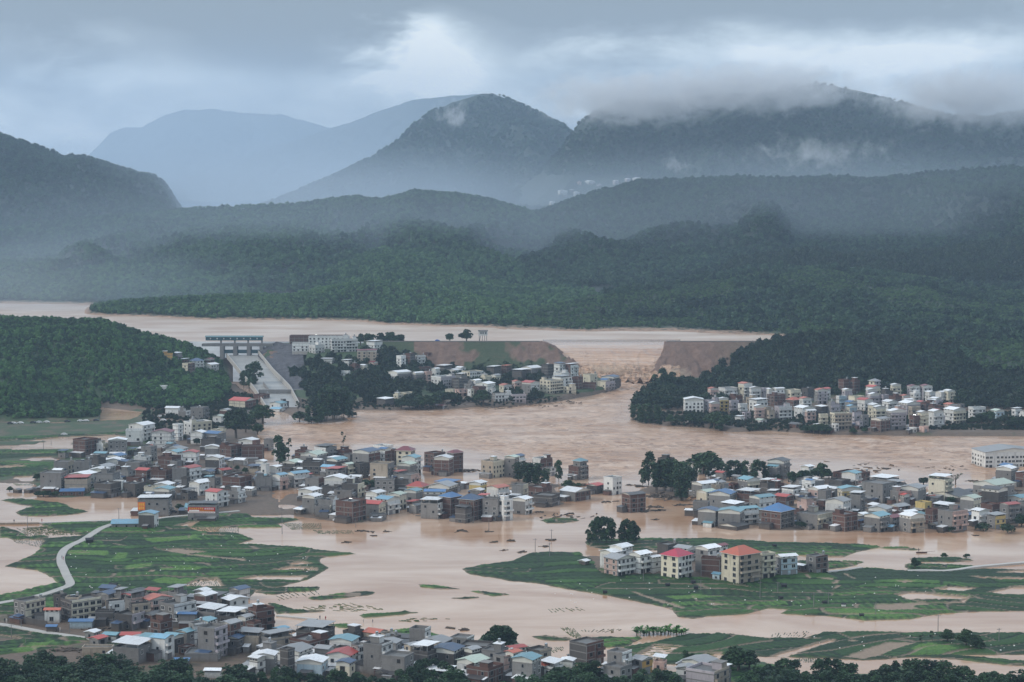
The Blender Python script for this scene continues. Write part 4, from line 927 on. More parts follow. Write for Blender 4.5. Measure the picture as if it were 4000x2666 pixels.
def house(p, l, r, top, n, q=0.6, walls='c', roof='f', rc='W', opt='', zadd=0.0, hit=None):
    rnd = random.Random(int(l * 13 + top * 7 + ord(p[0]) * 31 + int(p[1]) * 101))
    A = walls[0]; B = walls[-1]
    px, py = pan(p, l + q * (r - l), top)
    h = n * SH * (1.0 if p[0] == 'C' else 0.93)
    hit = hit or march(px, py, h)
    if hit is None: return None
    x, Y, z0 = hit; z0 = max(z0, -0.2) + zadd
    s = FPX / (Y * cp + CAM_H * sp); T = (r - l) / 2.353 / s
    az = math.atan2(x, Y)
    if q >= 0.93: al, L, D = R(6), T * 0.97, min(max(T * 0.7, 5), 11)
    elif q <= 0.07: al, D, L = R(84), T * 0.97, min(max(T * 0.7, 5), 11)
    else:
        al = min(max(math.pi / 2 * (1 - q) * 0.92, R(12)), R(78))
        L = q * T / math.cos(al); D = (1 - q) * T / math.sin(al)
    L = min(max(L, 3.4), 60); D = min(max(D, 3.4), 60)
    a2 = al + az
    ux = (math.cos(a2), -math.sin(a2)); uy = (math.sin(a2), math.cos(a2))
    cx = x - ux[0] * L / 2 + uy[0] * D / 2; cyy = Y - ux[1] * L / 2 + uy[1] * D / 2
    shed = n <= 1
    name = 'shed' if shed and roof != 'f' else ('townhouse' if p in ('A3', 'A4') else 'brick_house' if 'b' in (A, B) and A in 'bd' else 'concrete_house' if A in 'cd' else 'house')
    if 'S' in opt: name = 'school_block'
    if 'X' in opt: name = 'office_block'
    root = empty(name, (cx, cyy, z0), -a2)
    FOOT.append((cx, cyy, 0.5 * math.hypot(L, D)))
    x0, x1, y0, y1 = -L / 2, L / 2, -D / 2, D / 2
    # ---- walls
    mb = MB(); mb.box(x0, x1, y0, y1, -2.5, h, mats=[0, 1, 0, 0, 2, 0]); HREF[(p, int(l))] = (root, L, D, h, a2)
    if A in 'bc' or rnd.random() < 0.4 or B == 'b':
        k = 0.05
        for i in range(1, int(n) + 1):
            zt = i * SH - 0.02 * (i == int(n))
            if i * SH > h + .01: break
            mb.box(x0 - k, x1 + k, y0 - k, y0 - 0.002, zt - 0.34, zt - 0.03, 3); mb.box(x1 + 0.002, x1 + k, y0 - k, y1, zt - 0.34, zt - 0.03, 3)
        if A == 'b' or B == 'b':
            for t in np.linspace(x0, x1, max(2, int(L / 4) + 1)): mb.box(t - .16, t + .16, y0 - k * 1.4, y0 - 0.003, 0, h - .35, 3)
            for t in np.linspace(y0, y1, max(2, int(D / 4) + 1)): mb.box(x1 + 0.003, x1 + k * 1.4, t - .16, t + .16, 0, h - .35, 3)
    mb.build('wall', [M_WALL[A], M_WALL[B], M_CONCROOF, M_CONC], root)
    # ---- windows and doors
    ni = max(1, int(round(n)))
    def wrow(length, face, prob, kind, step, ground=True):
        cnt = max(1, int(length / step)); sp2 = length / cnt
        for i in range(ni):
            zc = i * SH + 0.75
            if (i + 1) * SH > h + 0.4: break
            for j in range(cnt):
                if rnd.random() > prob: continue
                c = -length / 2 + sp2 * (j + .5)
                kk = kind if rnd.random() < 0.8 else rnd.choice('gso')
                if sp2 < 2.0: kk = 's'
                if i == 0 and ground and cnt > 0 and rnd.random() < 0.55:
                    nm, me, zc2, wd = 'door', (DOOR if rnd.random() < .5 else DOOR2), 0.05, 2.6
                    if sp2 < 2.7: me = WIN['d']
                else: nm, me, zc2, wd = 'window', WIN[kk], zc, 1.7
                sc_ = (wsx * rnd.uniform(.9, 1.1), 1, wsz) if nm == 'window' else (1, 1, 1)
                c += rnd.uniform(-.25, .25)
                if face == 'L': inst(nm, me, root, (c, y0, zc2), 0, sc_)
                else: inst(nm, me, root, (x1, c, zc2), math.pi / 2, sc_)
    far = Y > 1420
    wsx = rnd.uniform(.75, 1.2); wsz = rnd.uniform(.85, 1.15)
    pl = 0.40 if (q > 0.45 and A in 'cbdt') else (0.55 if q > 0.45 else 0.85)
    if 'W' in opt: pl = 0.95
    if 'n' in opt: pl = 0.0
    fk = {'w': 'a', 'y': 'g', 'p': 'a', 'c': 'a', 't': 'g', 'b': 'o', 'd': 'g', 'l': 'a', 'o': 'g', 'u': 'a', 'k': 'g'}
    if L > 2.6: wrow(L, 'L', pl, 's' if pl < .8 else fk[A], 3.3 if 'W' in opt else (3.8 if not far else 3.4), ground=False)
    if D > 2.6: wrow(D, 'R', 0.9 if 'n' not in opt else 0.5, fk[B], 2.3 if 'S' in opt or 'W' in opt else 3.3)
    # ---- balconies on the front
    if n >= 2 and D > 5 and ('k' in opt or (rnd.random() < 0.35 and B in 'wypctl' and 'S' not in opt)):
        for i in range(1, ni):
            bw = D * rnd.choice([0.45, 0.9]); c = -D / 2 + bw / 2 + (D - bw) * rnd.choice([0.05, 0.95]) if bw < D * .8 else 0
            bm = MB(); z = i * SH
            bm.box(x1 + 0.01, x1 + 1.2, c - bw / 2, c + bw / 2, z - 0.12, z, 0); bm.box(x1 + 1.08, x1 + 1.2, c - bw / 2, c + bw / 2, z, z + 0.85, 1)
            bm.box(x1 + 0.06, x1 + 1.07, c - bw / 2, c - bw / 2 + .1, z, z + .85, 1); bm.box(x1 + 0.06, x1 + 1.07, c + bw / 2 - .1, c + bw / 2, z, z + .85, 1)
            bm.build('balcony', [M_CONC, M_WALL[B]], root)
    # ---- roof
    M = M_ROOF[rc]
    def parapet(hh=0.75):
        t = 0.16; pm = MB()
        pm.box(x0 - .08, x1 + .08, y0 - .08, y0 + t, h + .002, h + hh, 0); pm.box(x0 - .08, x1 + .08, y1 - t, y1 + .08, h + .002, h + hh, 0)
        pm.box(x0 - .08, x0 + t, y0 + t, y1 - t, h + .002, h + hh, 0); pm.box(x1 - t, x1 + .08, y0 + t, y1 - t, h + .002, h + hh, 1)
        pm.build('parapet', [M_WALL[A], M_WALL[B]], root)
    if roof == 'f':
        parapet(0.5 if shed else rnd.uniform(0.5, 0.95))
        if n >= 2 and min(L, D) > 4.5 and 'z' not in opt and rnd.random() < 0.62:
            tx = rnd.choice([x0 + 2.2, x1 - 2.4]); ty = rnd.choice([y1 - 2.0, y0 + 2.4]); w1, d1 = rnd.uniform(1.3, 1.9), rnd.uniform(1.3, 1.8); th = rnd.uniform(2.1, 2.6)
            tw = MB().box(tx - w1, tx + w1, ty - d1, ty + d1, h + 0.003, h + th, mats=[0, 1, 0, 0, 2, 0]).build('stair_tower', [M_WALL[A], M_WALL[B], M_CONCROOF], root)
            MB().box(tx - w1 - .3, tx + w1 + .3, ty - d1 - .3, ty + d1 + .3, h + th + .003, h + th + .14).build('tower_slab', [M_CONC if rnd.random() < .6 else M_ROOF['W']], tw)
            if rnd.random() < 0.5:
                tk = inst('water_tank', TANK, root, (tx, ty, h + th + .15 + 0.002), 0, (1, 1, 1))
        elif rnd.random() < 0.3 and n >= 2:
            tk = inst('water_tank', TANK, root, (x1 - 1.2, y1 - 1.3, h + .87)); inst('tank_stand', TANKSTAND, tk, (0, 0, -.865))
        if rnd.random() < 0.16 and n >= 2: inst('solar_heater', HEATER, root, (x0 + L * .5, y0 + D * .45, h + .01), rnd.uniform(-.5, .5))
    elif roof in 'gs':
        cl = 0.25 if ('l' in opt or shed) else rnd.uniform(0.8, 1.5)
        gw = (L if roof == 'g' else D); rise = gw * 0.5 * math.tan(R(rnd.uniform(10, 15))); rise = min(rise, 2.2)
        ov = 0.45
        def tr(a, c, z): return (a, c, z) if roof == 'g' else (c, a, z)
        g0, g1 = -gw / 2, gw / 2; d0, d1 = (y0, y1) if roof == 'g' else (x0, x1)
        cm = MB(); k = 0.10
        prof = [(g0 + k, h + .002), (g1 - k, h + .002), (g1 - k, h + cl), (0, h + cl + rise - .06), (g0 + k, h + cl)]
        cm.prism([tr(a, d0 + k, z) for a, z in prof], Vector(tr(0, d1 - d0 - 2 * k, 0)), 0)
        ctop = cm.build('roof_cladding', [M_CLAD if 'c' not in opt else M_WALL[A]], root)
        # narrow dark openings below the eaves of roof sheds
        if cl > 0.7 and not far:
            for t in np.linspace(-.32, .32, 3):
                pos = (x1 - k + .004, D * t, h + .3) if roof == 'g' else (L * t, y0 + k - .004, h + .3)
                inst('vent_opening', WIN['s'], ctop, pos, math.pi / 2 if roof == 'g' else 0, (0.9, .5, 0.45))
        rm = MB()
        sl = rise / (gw / 2)
        for sg in (-1, 1):
            e = sg * (gw / 2 + ov); ze = h + cl - ov * sl
            a = [tr(0, d0 - ov, h + cl + rise), tr(e, d0 - ov, ze), tr(e, d1 + ov, ze), tr(0, d1 + ov, h + cl + rise)]
            if (sg > 0) != (roof == 'g'): a = a[::-1]
            rm.prism(a, (0, 0, 0.10), 0)
        rm.build('roof', [M], root)
    elif roof == 'h':
        ov = 0.7; X0, X1, Y0, Y1 = x0 - ov, x1 + ov, y0 - ov, y1 + ov; rise = min(L, D) * 0.30
        if L > D: e1, e2 = (X0 + D * .5, 0), (X1 - D * .5, 0)
        else: e1, e2 = (0, Y0 + L * .5), (0, Y1 - L * .5)
        rm = MB(); rm.box(X0, X1, Y0, Y1, h + .003, h + .16, 1)
        zb = h + .165; zt = h + rise
        if L > D: F = [[(X0, Y0), (X1, Y0), e2, e1], [(X1, Y0), (X1, Y1), e2], [(X1, Y1), (X0, Y1), e1, e2], [(X0, Y1), (X0, Y0), e1]]
        else: F = [[(X0, Y0), (X1, Y0), e1], [(X1, Y0), (X1, Y1), e2, e1], [(X1, Y1), (X0, Y1), e2], [(X0, Y1), (X0, Y0), e1, e2]]
        for f in F: rm.quad([(a[0], a[1], zt if a in (e1, e2) else zb) for a in f], 0)
        rm.build('roof', [M, M_CLAD], root)
    elif roof == 'p':
        parapet(0.7)
        ph = rnd.uniform(2.0, 2.5) if 'q' not in opt else 1.5; ov = 0.35
        pitch = rnd.choice([-.3, .3, .15])
        rm = MB(); zt = h + ph
        rm.prism([(x0 - ov, y0 - ov, zt), (x1 + ov, y0 - ov, zt + pitch), (x1 + ov, y1 + ov, zt + pitch + .25), (x0 - ov, y1 + ov, zt + .25)], (0, 0, .10), 0)
        cn = rm.build('canopy_roof', [M], root)
        for xx in np.linspace(x0 + .3, x1 - .3, 3 if L > 6 else 2):
            for yy in (y0 + .25, y1 - .25): inst('post', POSTM, root, (float(xx), float(yy), h), 0, (1, 1, ph + .02))
        if rnd.random() < .4: MB().box(-1.4, 1.4, y1 - 3.2, y1 - .6, h + .003, h + ph - .25).build('stair_tower', [M_WALL[A]], root)
    # ---- low lean-to annexes
    if not shed and Y < 1330 and (py < 2090 or py > 2270) and 'S' not in opt:
        for kx in range(3):
            if rnd.random() > 0.66: continue
            if rnd.random() < 0.5: ax0, ax1, ay0, ay1 = x0 - rnd.uniform(2.2, 4.5), x0 - .01, -rnd.uniform(0.1, .5) * D, rnd.uniform(.1, .5) * D
            else: ax0, ax1, ay0, ay1 = -rnd.uniform(.1, .5) * L, rnd.uniform(.1, .5) * L, y0 - rnd.uniform(2.0, 3.8), y0 - .06
            ah = rnd.uniform(1.9, 3.0)
            am = MB().box(ax0, ax1, ay0, ay1, -2.5, ah, 0); ak = am.build('annex', [M_WALL[rnd.choice('ddbcc')]], root)
            MB().prism([(ax0 - .3, ay0 - .3, ah + .02), (ax1, ay0 - .3, ah + .02), (ax1, ay1 + .3, ah + .5), (ax0 - .3, ay1 + .3, ah + .5)], (0, 0, .08)).build('annex_roof', [M_ROOF[rnd.choice('DDGGWNWD')]], ak)
    # ---- what to call it
    wa = WALLC[B if q < 0.45 else A][0]; wb = WALLC[A if q < 0.45 else B][0]
    wt = wa if wa == wb else f'{wa} and {wb}'
    rt = {'f': 'flat roof', 'g': f'{ROOFC[rc][0]} gabled roof', 's': f'{ROOFC[rc][0]} pitched roof', 'h': f'{ROOFC[rc][0]} hipped roof', 'p': f'{ROOFC[rc][0]} rooftop canopy'}[roof]
    num = NUM[min(5, max(1, int(round(n))))]
    kind = {'shed': 'shed', 'house': 'house', 'townhouse': 'townhouse', 'brick_house': 'brick house', 'concrete_house': 'concrete house', 'school_block': 'school block', 'office_block': 'office block'}[name]
    HOUSES.append([root, f'{num}-storey {wt} ' + {'brick house': 'house', 'concrete house': 'house'}.get(kind, kind), rt, place(*pan(p, (l + r) / 2, top + 20)), (l + r) / 2 / 2.353 + (int(p[1]) - 1) * 1000, kind])
    return root
POSTM = MB().box(-.07, .07, -.07, .07, 0, 1).mesh('post', [M_POST])

HDATA = '''
C1 130 415 690 3 .36 cy f W Wz
C1 497 612 625 3 .5 d f W z
C1 412 560 770 1.6 .9 w s O
C1 560 932 684 3 .26 dy f W W
C1 600 750 650 3 .8 t f W
C1 978 1145 690 3 .12 dw f W
C1 1145 1320 660 3 .35 cp p D
C1 1190 1382 712 3 .1 dt f W k
C1 880 1055 768 2 .9 d f W nz
C1 1055 1332 815 2 .56 dl f W
C1 1310 1582 662 3 .25 cp s O lk
C1 1465 1802 722 3 .40 cw f W
C1 1545 1718 605 2 .5 c p G
C1 1785 1992 622 3 .5 b g W l
C1 2040 2282 665 2 .3 dw s W l
C1 1815 2082 790 2 .6 c p W
C1 1385 1582 868 2 .45 b f W
C1 1510 1737 840 1 .7 w g S
C1 1735 1892 890 3 .3 cw f W
C1 1800 1985 880 2 .6 c g T
C1 1640 1815 790 2 .9 c s B l
C1 1820 2092 942 4 .55 cl f W k
C1 2020 2212 880 4 .5 b g G l
C1 2165 2400 770 2 .4 c g G
C1 2000 2270 830 2 .6 d p W
C1 2195 2420 1005 2 .8 t p G
C1 2185 2330 850 2 .5 b g G
C1 782 918 960 1 .6 c g W
C1 822 985 1020 1 .5 c g R
C1 945 1112 985 1 .7 w s T
C1 1110 1305 985 1 .85 w s R
C1 760 1050 1100 1 .92 t f W
C1 1042 1396 1120 2 .65 c p W
C1 1385 1602 1015 3 .6 w s S lk
C1 1490 1690 1022 2 .5 d s T
C1 1130 1412 1045 1 .65 c g G
C1 1640 1790 1100 1 .5 b f W
C1 1700 2052 1160 1 .85 c f W
C1 640 868 858 1 .9 u s B
C1 430 522 905 .8 .9 d s B
C1 1882 2036 1310 1 .9 w s W
C1 1600 1742 1215 .8 .9 c s B
C1 2292 2440 1225 2 .5 w s W
C1 1180 1350 585 1 .5 b g D
C1 1050 1172 622 2 .5 c p G
C1 2270 2400 880 2 .5 b f W
C2 -70 165 765 3 .30 b f W k
C2 50 335 1030 2 .28 ct p G
C2 370 725 965 2 .68 d p G
C2 310 672 1055 2 .5 b f W
C2 160 302 930 1 .5 c g S
C2 800 990 970 2 .5 d f W
C2 990 1215 970 2 .55 t s O l
C2 1140 1292 990 2 .3 tw f W k
C2 675 945 1055 2 .75 w g T
C2 905 988 1090 3 .4 cw f W z
C2 985 1257 1085 4 .62 cw f W k
C2 1040 1332 1035 2 .6 d f W z
C2 1155 1452 1195 3 .7 c f W
C2 1410 1607 945 3 .72 cw f W z
C2 1522 1802 1055 2 .7 tb g G l
C2 1360 1512 1080 2 .4 t g G l
C2 1440 1642 1125 2 .6 c s G
C2 1600 1912 1155 2 .7 d g N
C2 1870 2180 1100 2 .8 d f W
C2 1910 2062 1145 2 .5 d g G
C2 2075 2320 1140 3 .7 c f W
C2 2180 2400 1185 3 .45 cp f W
C2 -20 198 1200 2 .85 c g W
C2 40 300 1135 2 .6 c f W
C2 190 522 1165 2 .62 w g G
C2 520 735 1140 1 .5 c s R
C2 655 948 1195 2 .72 w g R
C2 375 662 1255 2 .8 u g W
C2 735 912 1270 2 .7 y g N
C2 1845 2142 1260 2 .55 w g P
C2 1935 2272 1310 2 .6 b f W
C2 1555 1837 1385 1 .7 c p W
C2 262 322 1125 4 .5 d f W z
C2 1095 1262 1330 1 .6 d g D
C2 720 860 1120 2 .6 d f W
C2 2290 2440 1180 3 .5 c g O
C3 -60 132 1135 2 .3 w g R
C3 135 362 1140 2 .5 dt f W
C3 0 267 1240 3 .7 c g T
C3 215 382 1262 1.3 .5 w h O
C3 262 472 1295 1 .6 w p W
C3 470 600 1325 1 .6 b s W
C3 530 842 1075 3 .50 db f W k
C3 440 582 1220 1 .8 w g W
C3 875 1102 1160 3 .6 cw f W k
C3 1100 1292 1215 2 .5 co s G l
C3 1300 1420 1240 1 .8 p p W
C3 840 1102 1300 2 .6 c f W
C3 1510 1702 1295 2 .85 w g G l
C3 1598 1995 1340 3 .65 lt f W k
C3 1560 1882 1262 1.5 .6 c g G
C3 1900 2000 1330 2 .5 c p W
C3 845 1128 288 3 .43 pw s G lWk
C3 895 1110 205 3 .55 w g W
C3 808 1042 248 2.5 .5 w g W
C3 1075 1282 262 3 .5 w g W k
C3 1240 1372 282 2.5 .4 w g W
C3 1370 1656 262 4 .55 yw h C Wk
C3 1335 1532 160 2 .5 d f W
C3 1490 1700 205 2 .6 c s G
C3 1685 1917 205 4 .5 cw g W k
C3 1740 1927 285 3 .9 b f W z
C3 1925 2282 250 5 .45 yt h O k
C3 2238 2420 250 4 .35 y f W k
C3 1865 1932 425 1 .6 u s S
C3 2280 2360 385 1 .6 u s B
C3 626 706 305 .8 .6 d g W
C3 1860 1982 180 2 .5 w g M
C3 1100 1260 320 1 .8 d f W
C4 72 270 275 3 .25 cu g W
C4 75 212 362 1 .85 y s P
C4 353 547 268 3 .45 cb f W
C4 -10 76 385 1 .7 u s B
C4 270 357 345 1 .6 d s W
B3 842 1010 636 4 .5 w f W Wz
B3 685 842 705 2 .62 d g R l
B3 1010 1227 790 4 .35 b g D l
B3 440 722 765 2.2 .5 cb s W l
B3 0 187 850 3 .65 cw g W k
B3 150 366 730 3 .6 b f W
B3 187 442 805 2.4 .7 d f W
B3 -5 150 705 3 .7 cy f W
B3 520 702 540 3 .5 b f W z
B3 562 688 480 4.6 .5 c h T
B3 188 372 465 3 .4 wb f W
B3 20 122 485 3 .4 b f W
B3 -5 118 448 4 .62 w g N
B3 300 402 545 2 .5 cw f W
B3 1340 1492 465 3 .6 d f W
B3 1650 1892 705 3 .4 cw g W
B3 1778 1905 680 3 .5 w g N
B3 1842 1912 705 3 .5 t f W z
B3 1908 1992 690 3 .5 c f W
B3 1985 2082 700 2 .5 b f W
B3 2075 2282 668 3 .42 cy s T
B3 2278 2420 690 3 .5 d p W
B3 1695 1882 775 2 .5 y g P
B3 1808 2057 800 3 .78 c g B
B3 2068 2282 795 3 .6 b p W
B3 2178 2420 828 3 .4 cw g T
B3 1663 1817 860 3 .88 c f W z
B3 1923 2132 895 3 .6 c p W q
B3 1708 1912 950 3 .8 c g N
B3 1893 2132 965 3 .85 c g T
B3 2055 2267 935 3 .3 cw g T k
B3 1893 2182 1085 .8 .6 d g D
B3 1755 1862 1050 1 .7 w s T
B3 1570 1782 530 2 .7 w g G
B3 1620 1700 640 2 .5 d f W
B4 -62 237 945 3.6 .6 bd h B
B4 -5 203 500 4 .72 c g D k
B4 -5 117 540 3 .7 c s T
B4 300 422 545 3 .6 w g W
B4 313 517 672 3 .55 wc f W k
B4 345 432 655 4 .6 w s B l
B4 560 757 668 3 .6 d f W k
B4 598 937 610 2 .6 b f W
B4 678 857 608 2.4 .7 w g T
B4 368 587 750 2.5 .45 p g W
B4 458 582 758 3 .6 c f W
B4 638 857 755 2.5 .2 yk s T k
B4 753 892 800 4 .7 c p W q
B4 863 1182 695 4.4 .6 c f W z
B4 938 1202 660 2 .6 c p W q
B4 1058 1262 700 2 .6 c p G q
B4 1213 1452 752 3 .7 c g G
B4 1123 1312 765 3 .4 cp f W k
B4 1198 1302 810 2 .5 c s R
B4 1478 1692 660 4.6 .7 y p W k
B4 1355 1502 868 2.6 .6 k f W z
B4 1768 1957 842 3 .65 cy g P
B4 1888 2262 722 4 .55 c g P
B4 1965 2202 765 4 .65 d s D
B4 2098 2283 568 3.6 .75 c g W
B4 2278 2420 600 3 .5 b f W
B4 1523 1712 915 2 .7 d p W
B4 1448 1562 935 3 .6 b f W z
B4 1563 1832 950 4 .5 cp f W k
B4 1873 2037 950 3 .42 w s W k
B4 2013 2182 998 2.5 .45 ck p G q
B4 2133 2312 880 4 .45 c g R l
B4 2298 2420 870 4 .5 c f W
B4 1958 2132 890 3 .6 b f W
B4 2200 2400 838 2 .6 w g T
B4 923 1142 945 3 .75 c g G
B4 1098 1302 900 2 .5 b g G l
B4 883 1122 1005 3 .6 c g T
B4 1048 1247 1000 2 .5 c g M l
B4 1208 1437 1010 3 .45 ct s W k
B4 1213 1372 948 2 .4 b g W l
B4 593 822 980 3.4 .5 b f W
B4 498 602 1055 1 .6 b g D
B4 263 592 980 3 .58 cy f W k
B4 413 627 898 2 .7 b f W
B4 528 762 875 3 .7 w g G
B4 268 442 870 3 .5 p f W k
B4 58 237 808 2 .6 b s R l
B4 128 302 750 2 .6 w p W q
B4 -5 102 778 2 .7 c p W q
B4 -5 68 835 2 .6 w f W
B4 230 330 935 2 .6 b f W
B4 -5 147 700 2 .6 b f W
B4 1873 2500 400 4 .20 ww s G SlW
B4 2130 2293 525 3 .5 c s B l
B4 1780 1892 770 1.2 .6 d g D
B4 1460 1900 815 1 .7 d g D
B4 1180 1240 960 2 .5 b f W
B4 800 930 985 2 .6 c g W
B4 1470 1600 1065 1 .6 d g D
B4 1040 1180 1085 1 .7 d s S
B2 0 152 632 3 .93 c f W
B2 44 122 515 3 .6 w f W z
B2 118 237 552 2 .6 w g W
B2 -5 102 500 2 .7 w g W
B2 73 162 284 3 .7 c f W z
B2 -22 32 300 3 .5 b f W z
B2 243 427 502 2 .62 d g P
B2 358 487 388 2.4 .7 b f W
B2 408 652 435 3 .62 c g P
B2 538 742 365 3.4 .5 wc p D q
B2 738 882 388 2.6 .5 b f W
B2 813 912 430 3 .5 c f W
B2 888 1142 412 4 .58 cb g N
B2 648 842 482 3 .5 d g T
B2 788 902 520 3 .5 cy g P k
B2 428 622 492 3 .8 d f W W
B2 598 747 550 2 .7 w s S
B2 643 827 575 2 .6 c p R q
B2 1078 1262 350 3 .55 w f W
B2 1130 1242 385 4 .5 wb s B
B2 1236 1300 380 4 .6 b f W z
B2 1288 1462 382 4.4 .78 yt h M W
B2 1338 1517 468 3.6 .7 w g T k
B2 1298 1477 525 3 .65 c g P
B2 1048 1272 515 4 .72 tc f W z
B2 898 1042 508 3.6 .4 d f W
B2 1548 1742 415 4.4 .45 b f W z
B2 1636 1812 470 4 .78 b g W
B2 1758 1902 405 5 .4 cb h M
B2 2068 2288 490 4 .5 ty f W W
B2 2283 2420 455 4.5 .7 c g P
B2 148 292 628 3 .5 wp g S k
B2 288 492 612 3 .3 cw g S k
B2 453 627 648 3 .7 cb f W
B2 628 852 660 3 .75 w g W
B2 788 997 698 3 .7 dy f W k
B2 1098 1277 660 3.2 .93 cc f W Wz
B2 1273 1402 655 3 .9 d f W nz
B2 1308 1502 612 3 .6 cp f W
B2 1388 1588 715 2.4 .7 k h R
B2 1640 1882 700 2 .6 c p B q
B2 1588 1852 735 2.4 .7 d g G
B2 1553 1747 782 3.2 .93 c s B
B2 1688 1887 812 4.6 .5 b h B
B2 1868 2082 835 4.6 .62 b h N
B2 1513 1727 880 3.2 .73 cw p W k
B2 1958 2122 702 2.6 .65 k g W
B2 2118 2327 745 3 .5 w g O k
B2 2083 2252 835 4.6 .83 c f W Wz
B2 2218 2362 845 4.4 .4 w f W k
B2 1358 1532 772 3 .65 c g T
B2 1208 1382 800 3 .65 ty g P
B2 1008 1192 795 2.4 .55 w g W
B2 1098 1322 850 3 .5 cw s S k
B2 983 1192 875 3 .7 cy s R l
B2 733 1012 862 4.2 .55 b f W z
B2 543 692 905 2 .9 cy f W z
B2 423 612 822 3.4 .6 cw g W
B2 388 602 770 2 .6 w g W
B2 573 762 850 3 .7 cw f W
B2 718 917 758 2 .8 c f W
B2 610 800 722 2 .7 d f W
B2 858 982 635 1.4 .8 c s W
B2 1040 1200 980 1.2 .8 c f W
B2 1490 1570 860 2 .6 d f W
B2 1830 1985 925 3 .6 d p D q
B2 2240 2360 950 1.6 .5 w f W
B1 673 892 290 4.4 .5 b f W
B1 820 928 285 4 .6 d f W z
B1 888 1007 328 3 .5 wy f W k
B1 1003 1167 285 4.4 .93 c g W lW
B1 1163 1312 200 4 .93 w f W z
B1 1185 1422 150 4.4 .55 w g W lk
B1 1398 1602 212 4.4 .83 w g M lk
B1 1588 1682 148 4.4 .5 w f W k
B1 1688 1947 130 4.6 .28 wy f W
B1 1938 2077 200 3 .8 y f W
B1 1753 1900 225 3 .7 w g W
B1 1880 2077 228 3 .6 c s B l
B1 1848 2032 288 3 .7 d f W
B1 1298 1442 352 3.6 .6 c f W
B1 1523 1727 382 2 .7 w g G
B1 1683 1832 412 3 .8 w g R
B1 1518 1700 412 2.4 .6 w g T
B1 1883 2022 362 3 .9 c g W
B1 2018 2227 345 4 .5 b f W
B1 2223 2420 350 4 .96 b f W nz
B1 2193 2380 300 2 .7 w g W
B1 1888 2062 468 3.4 .72 dw g W k
B1 1453 1662 452 2.6 .6 b f W
B1 1233 1392 448 2 .7 w f W
B1 1163 1362 498 3 .6 c f W
B1 968 1147 482 2 .85 w g W
B1 988 1165 445 2 .6 c g B
B1 838 972 462 3 .5 d f W
B1 683 842 488 4 .85 c f W z
B1 498 682 490 3 .7 ct f W
B1 488 592 575 1.4 .7 c s W
B1 373 622 595 4.4 .75 c f W
B1 598 837 655 3 .85 t p R q
B1 648 892 622 2.4 .6 w g W
B1 818 1012 580 2 .8 c g W
B1 868 1112 700 3 .6 d f W
B1 884 1102 605 3 .7 c f W
B1 988 1112 615 2 .6 w g G
B1 1043 1142 668 2 .8 w f W
B1 1138 1342 695 3 .5 d f W
B1 1163 1342 645 2 .6 b f W
B1 1078 1247 578 2 .6 c f W
B1 848 1067 548 2 .6 c g G
B1 1248 1412 565 3 .6 b s R l
B1 1388 1582 575 3 .7 b f W
B1 1583 1737 548 4 .85 c f W z
B1 1638 1847 545 4 .5 cw g R l
B1 1848 1977 595 2 .6 d g N
B1 1918 2027 645 2.4 .5 c f W
B1 1738 1922 700 2.4 .5 w g W
B1 2043 2312 640 3 .6 b f W
B1 1680 1742 640 3 .6 d f W z
B1 1328 1432 725 2 .93 y f W nz
B1 1418 1607 712 2 .7 y g W
B1 1420 1612 760 2 .7 c g T
B1 1270 1577 842 3.4 .9 c p W q
B1 1275 1457 975 3 .78 dw g S
B1 1033 1312 1052 1 .95 c s S
B1 1728 2012 895 3.2 .92 c p D q
B1 1708 1980 925 1.2 .95 d s T
B1 1888 2097 765 3.4 .5 w s R lk
B1 2088 2257 768 2.4 .6 cw f W
B1 2248 2360 750 1.4 .6 c s W
B1 120 202 745 .8 .6 d g D
B1 224 300 745 .8 .6 d g D
B1 300 378 730 .9 .6 d s D
B1 560 780 755 1 .95 b s B
B1 1190 1310 300 1 .8 w f W
A1 1493 1588 553 2.4 .93 o f W
A1 1580 1672 555 2 .5 c p W q
A1 1643 1742 615 2 .5 b p W q
A1 1738 1872 617 3.2 .5 w h N
A1 1675 1790 645 3.6 .45 yb f W z
A1 1868 2012 660 2 .5 w g W
A1 1870 1972 610 2 .6 b g M
A1 1463 1540 850 1.6 .8 w f W z
A1 1520 1670 1065 1.4 .8 w s W
A1 1640 1752 1085 2 .6 cw f W
A1 1752 1917 1050 4 .68 c f W k
A1 2105 2353 985 3 .6 yb s R l
A1 2020 2125 1075 2 .6 b g G
A1 1955 2068 1140 2 .7 w g P
A1 2220 2353 1085 2 .6 c f W
A2 -20 125 935 2 .6 b f W
A2 168 302 1000 2.4 .35 cd f W
A2 125 285 1020 2 .6 w g T
A2 130 270 1060 1 .6 w s S
A2 318 810 388 3 .95 b f W Xz
A2 490 867 398 4.4 .95 w f W XW
A2 683 932 424 4.6 .05 w f W XW
A2 335 492 455 3 .95 w f W XWz
A2 487 630 475 3 .4 w f W X
A2 598 722 608 1.4 .8 w s G
A2 785 895 625 1.6 .6 w p W q
A2 770 867 718 1.4 .8 w f W
A2 865 955 660 2 .5 b f W
A2 955 1035 668 1.4 .5 y s W
A2 932 1022 528 4.4 .93 t s M W
A2 1022 1112 528 4.4 .93 t s M W
A2 1040 1122 635 1.4 .5 p s M
A2 1015 1162 450 3 .5 w p W q
A2 1290 1378 575 4 .5 w f W
A2 1372 1462 552 4 .5 bd f W z
A2 1466 1558 570 3.6 .2 w f W k
A2 1545 1612 545 4 .5 b f W z
A2 1555 1682 628 1.4 .6 w s W
A2 1215 1425 735 3 .4 wc g W k
A2 1425 1545 740 3 .35 c g W k
A2 1470 1612 680 2.4 .3 b f W
A2 1545 1617 720 4 .3 p f W k
A2 1612 1690 700 3 .5 w g W
A2 1655 1805 675 2.4 .5 d p W q
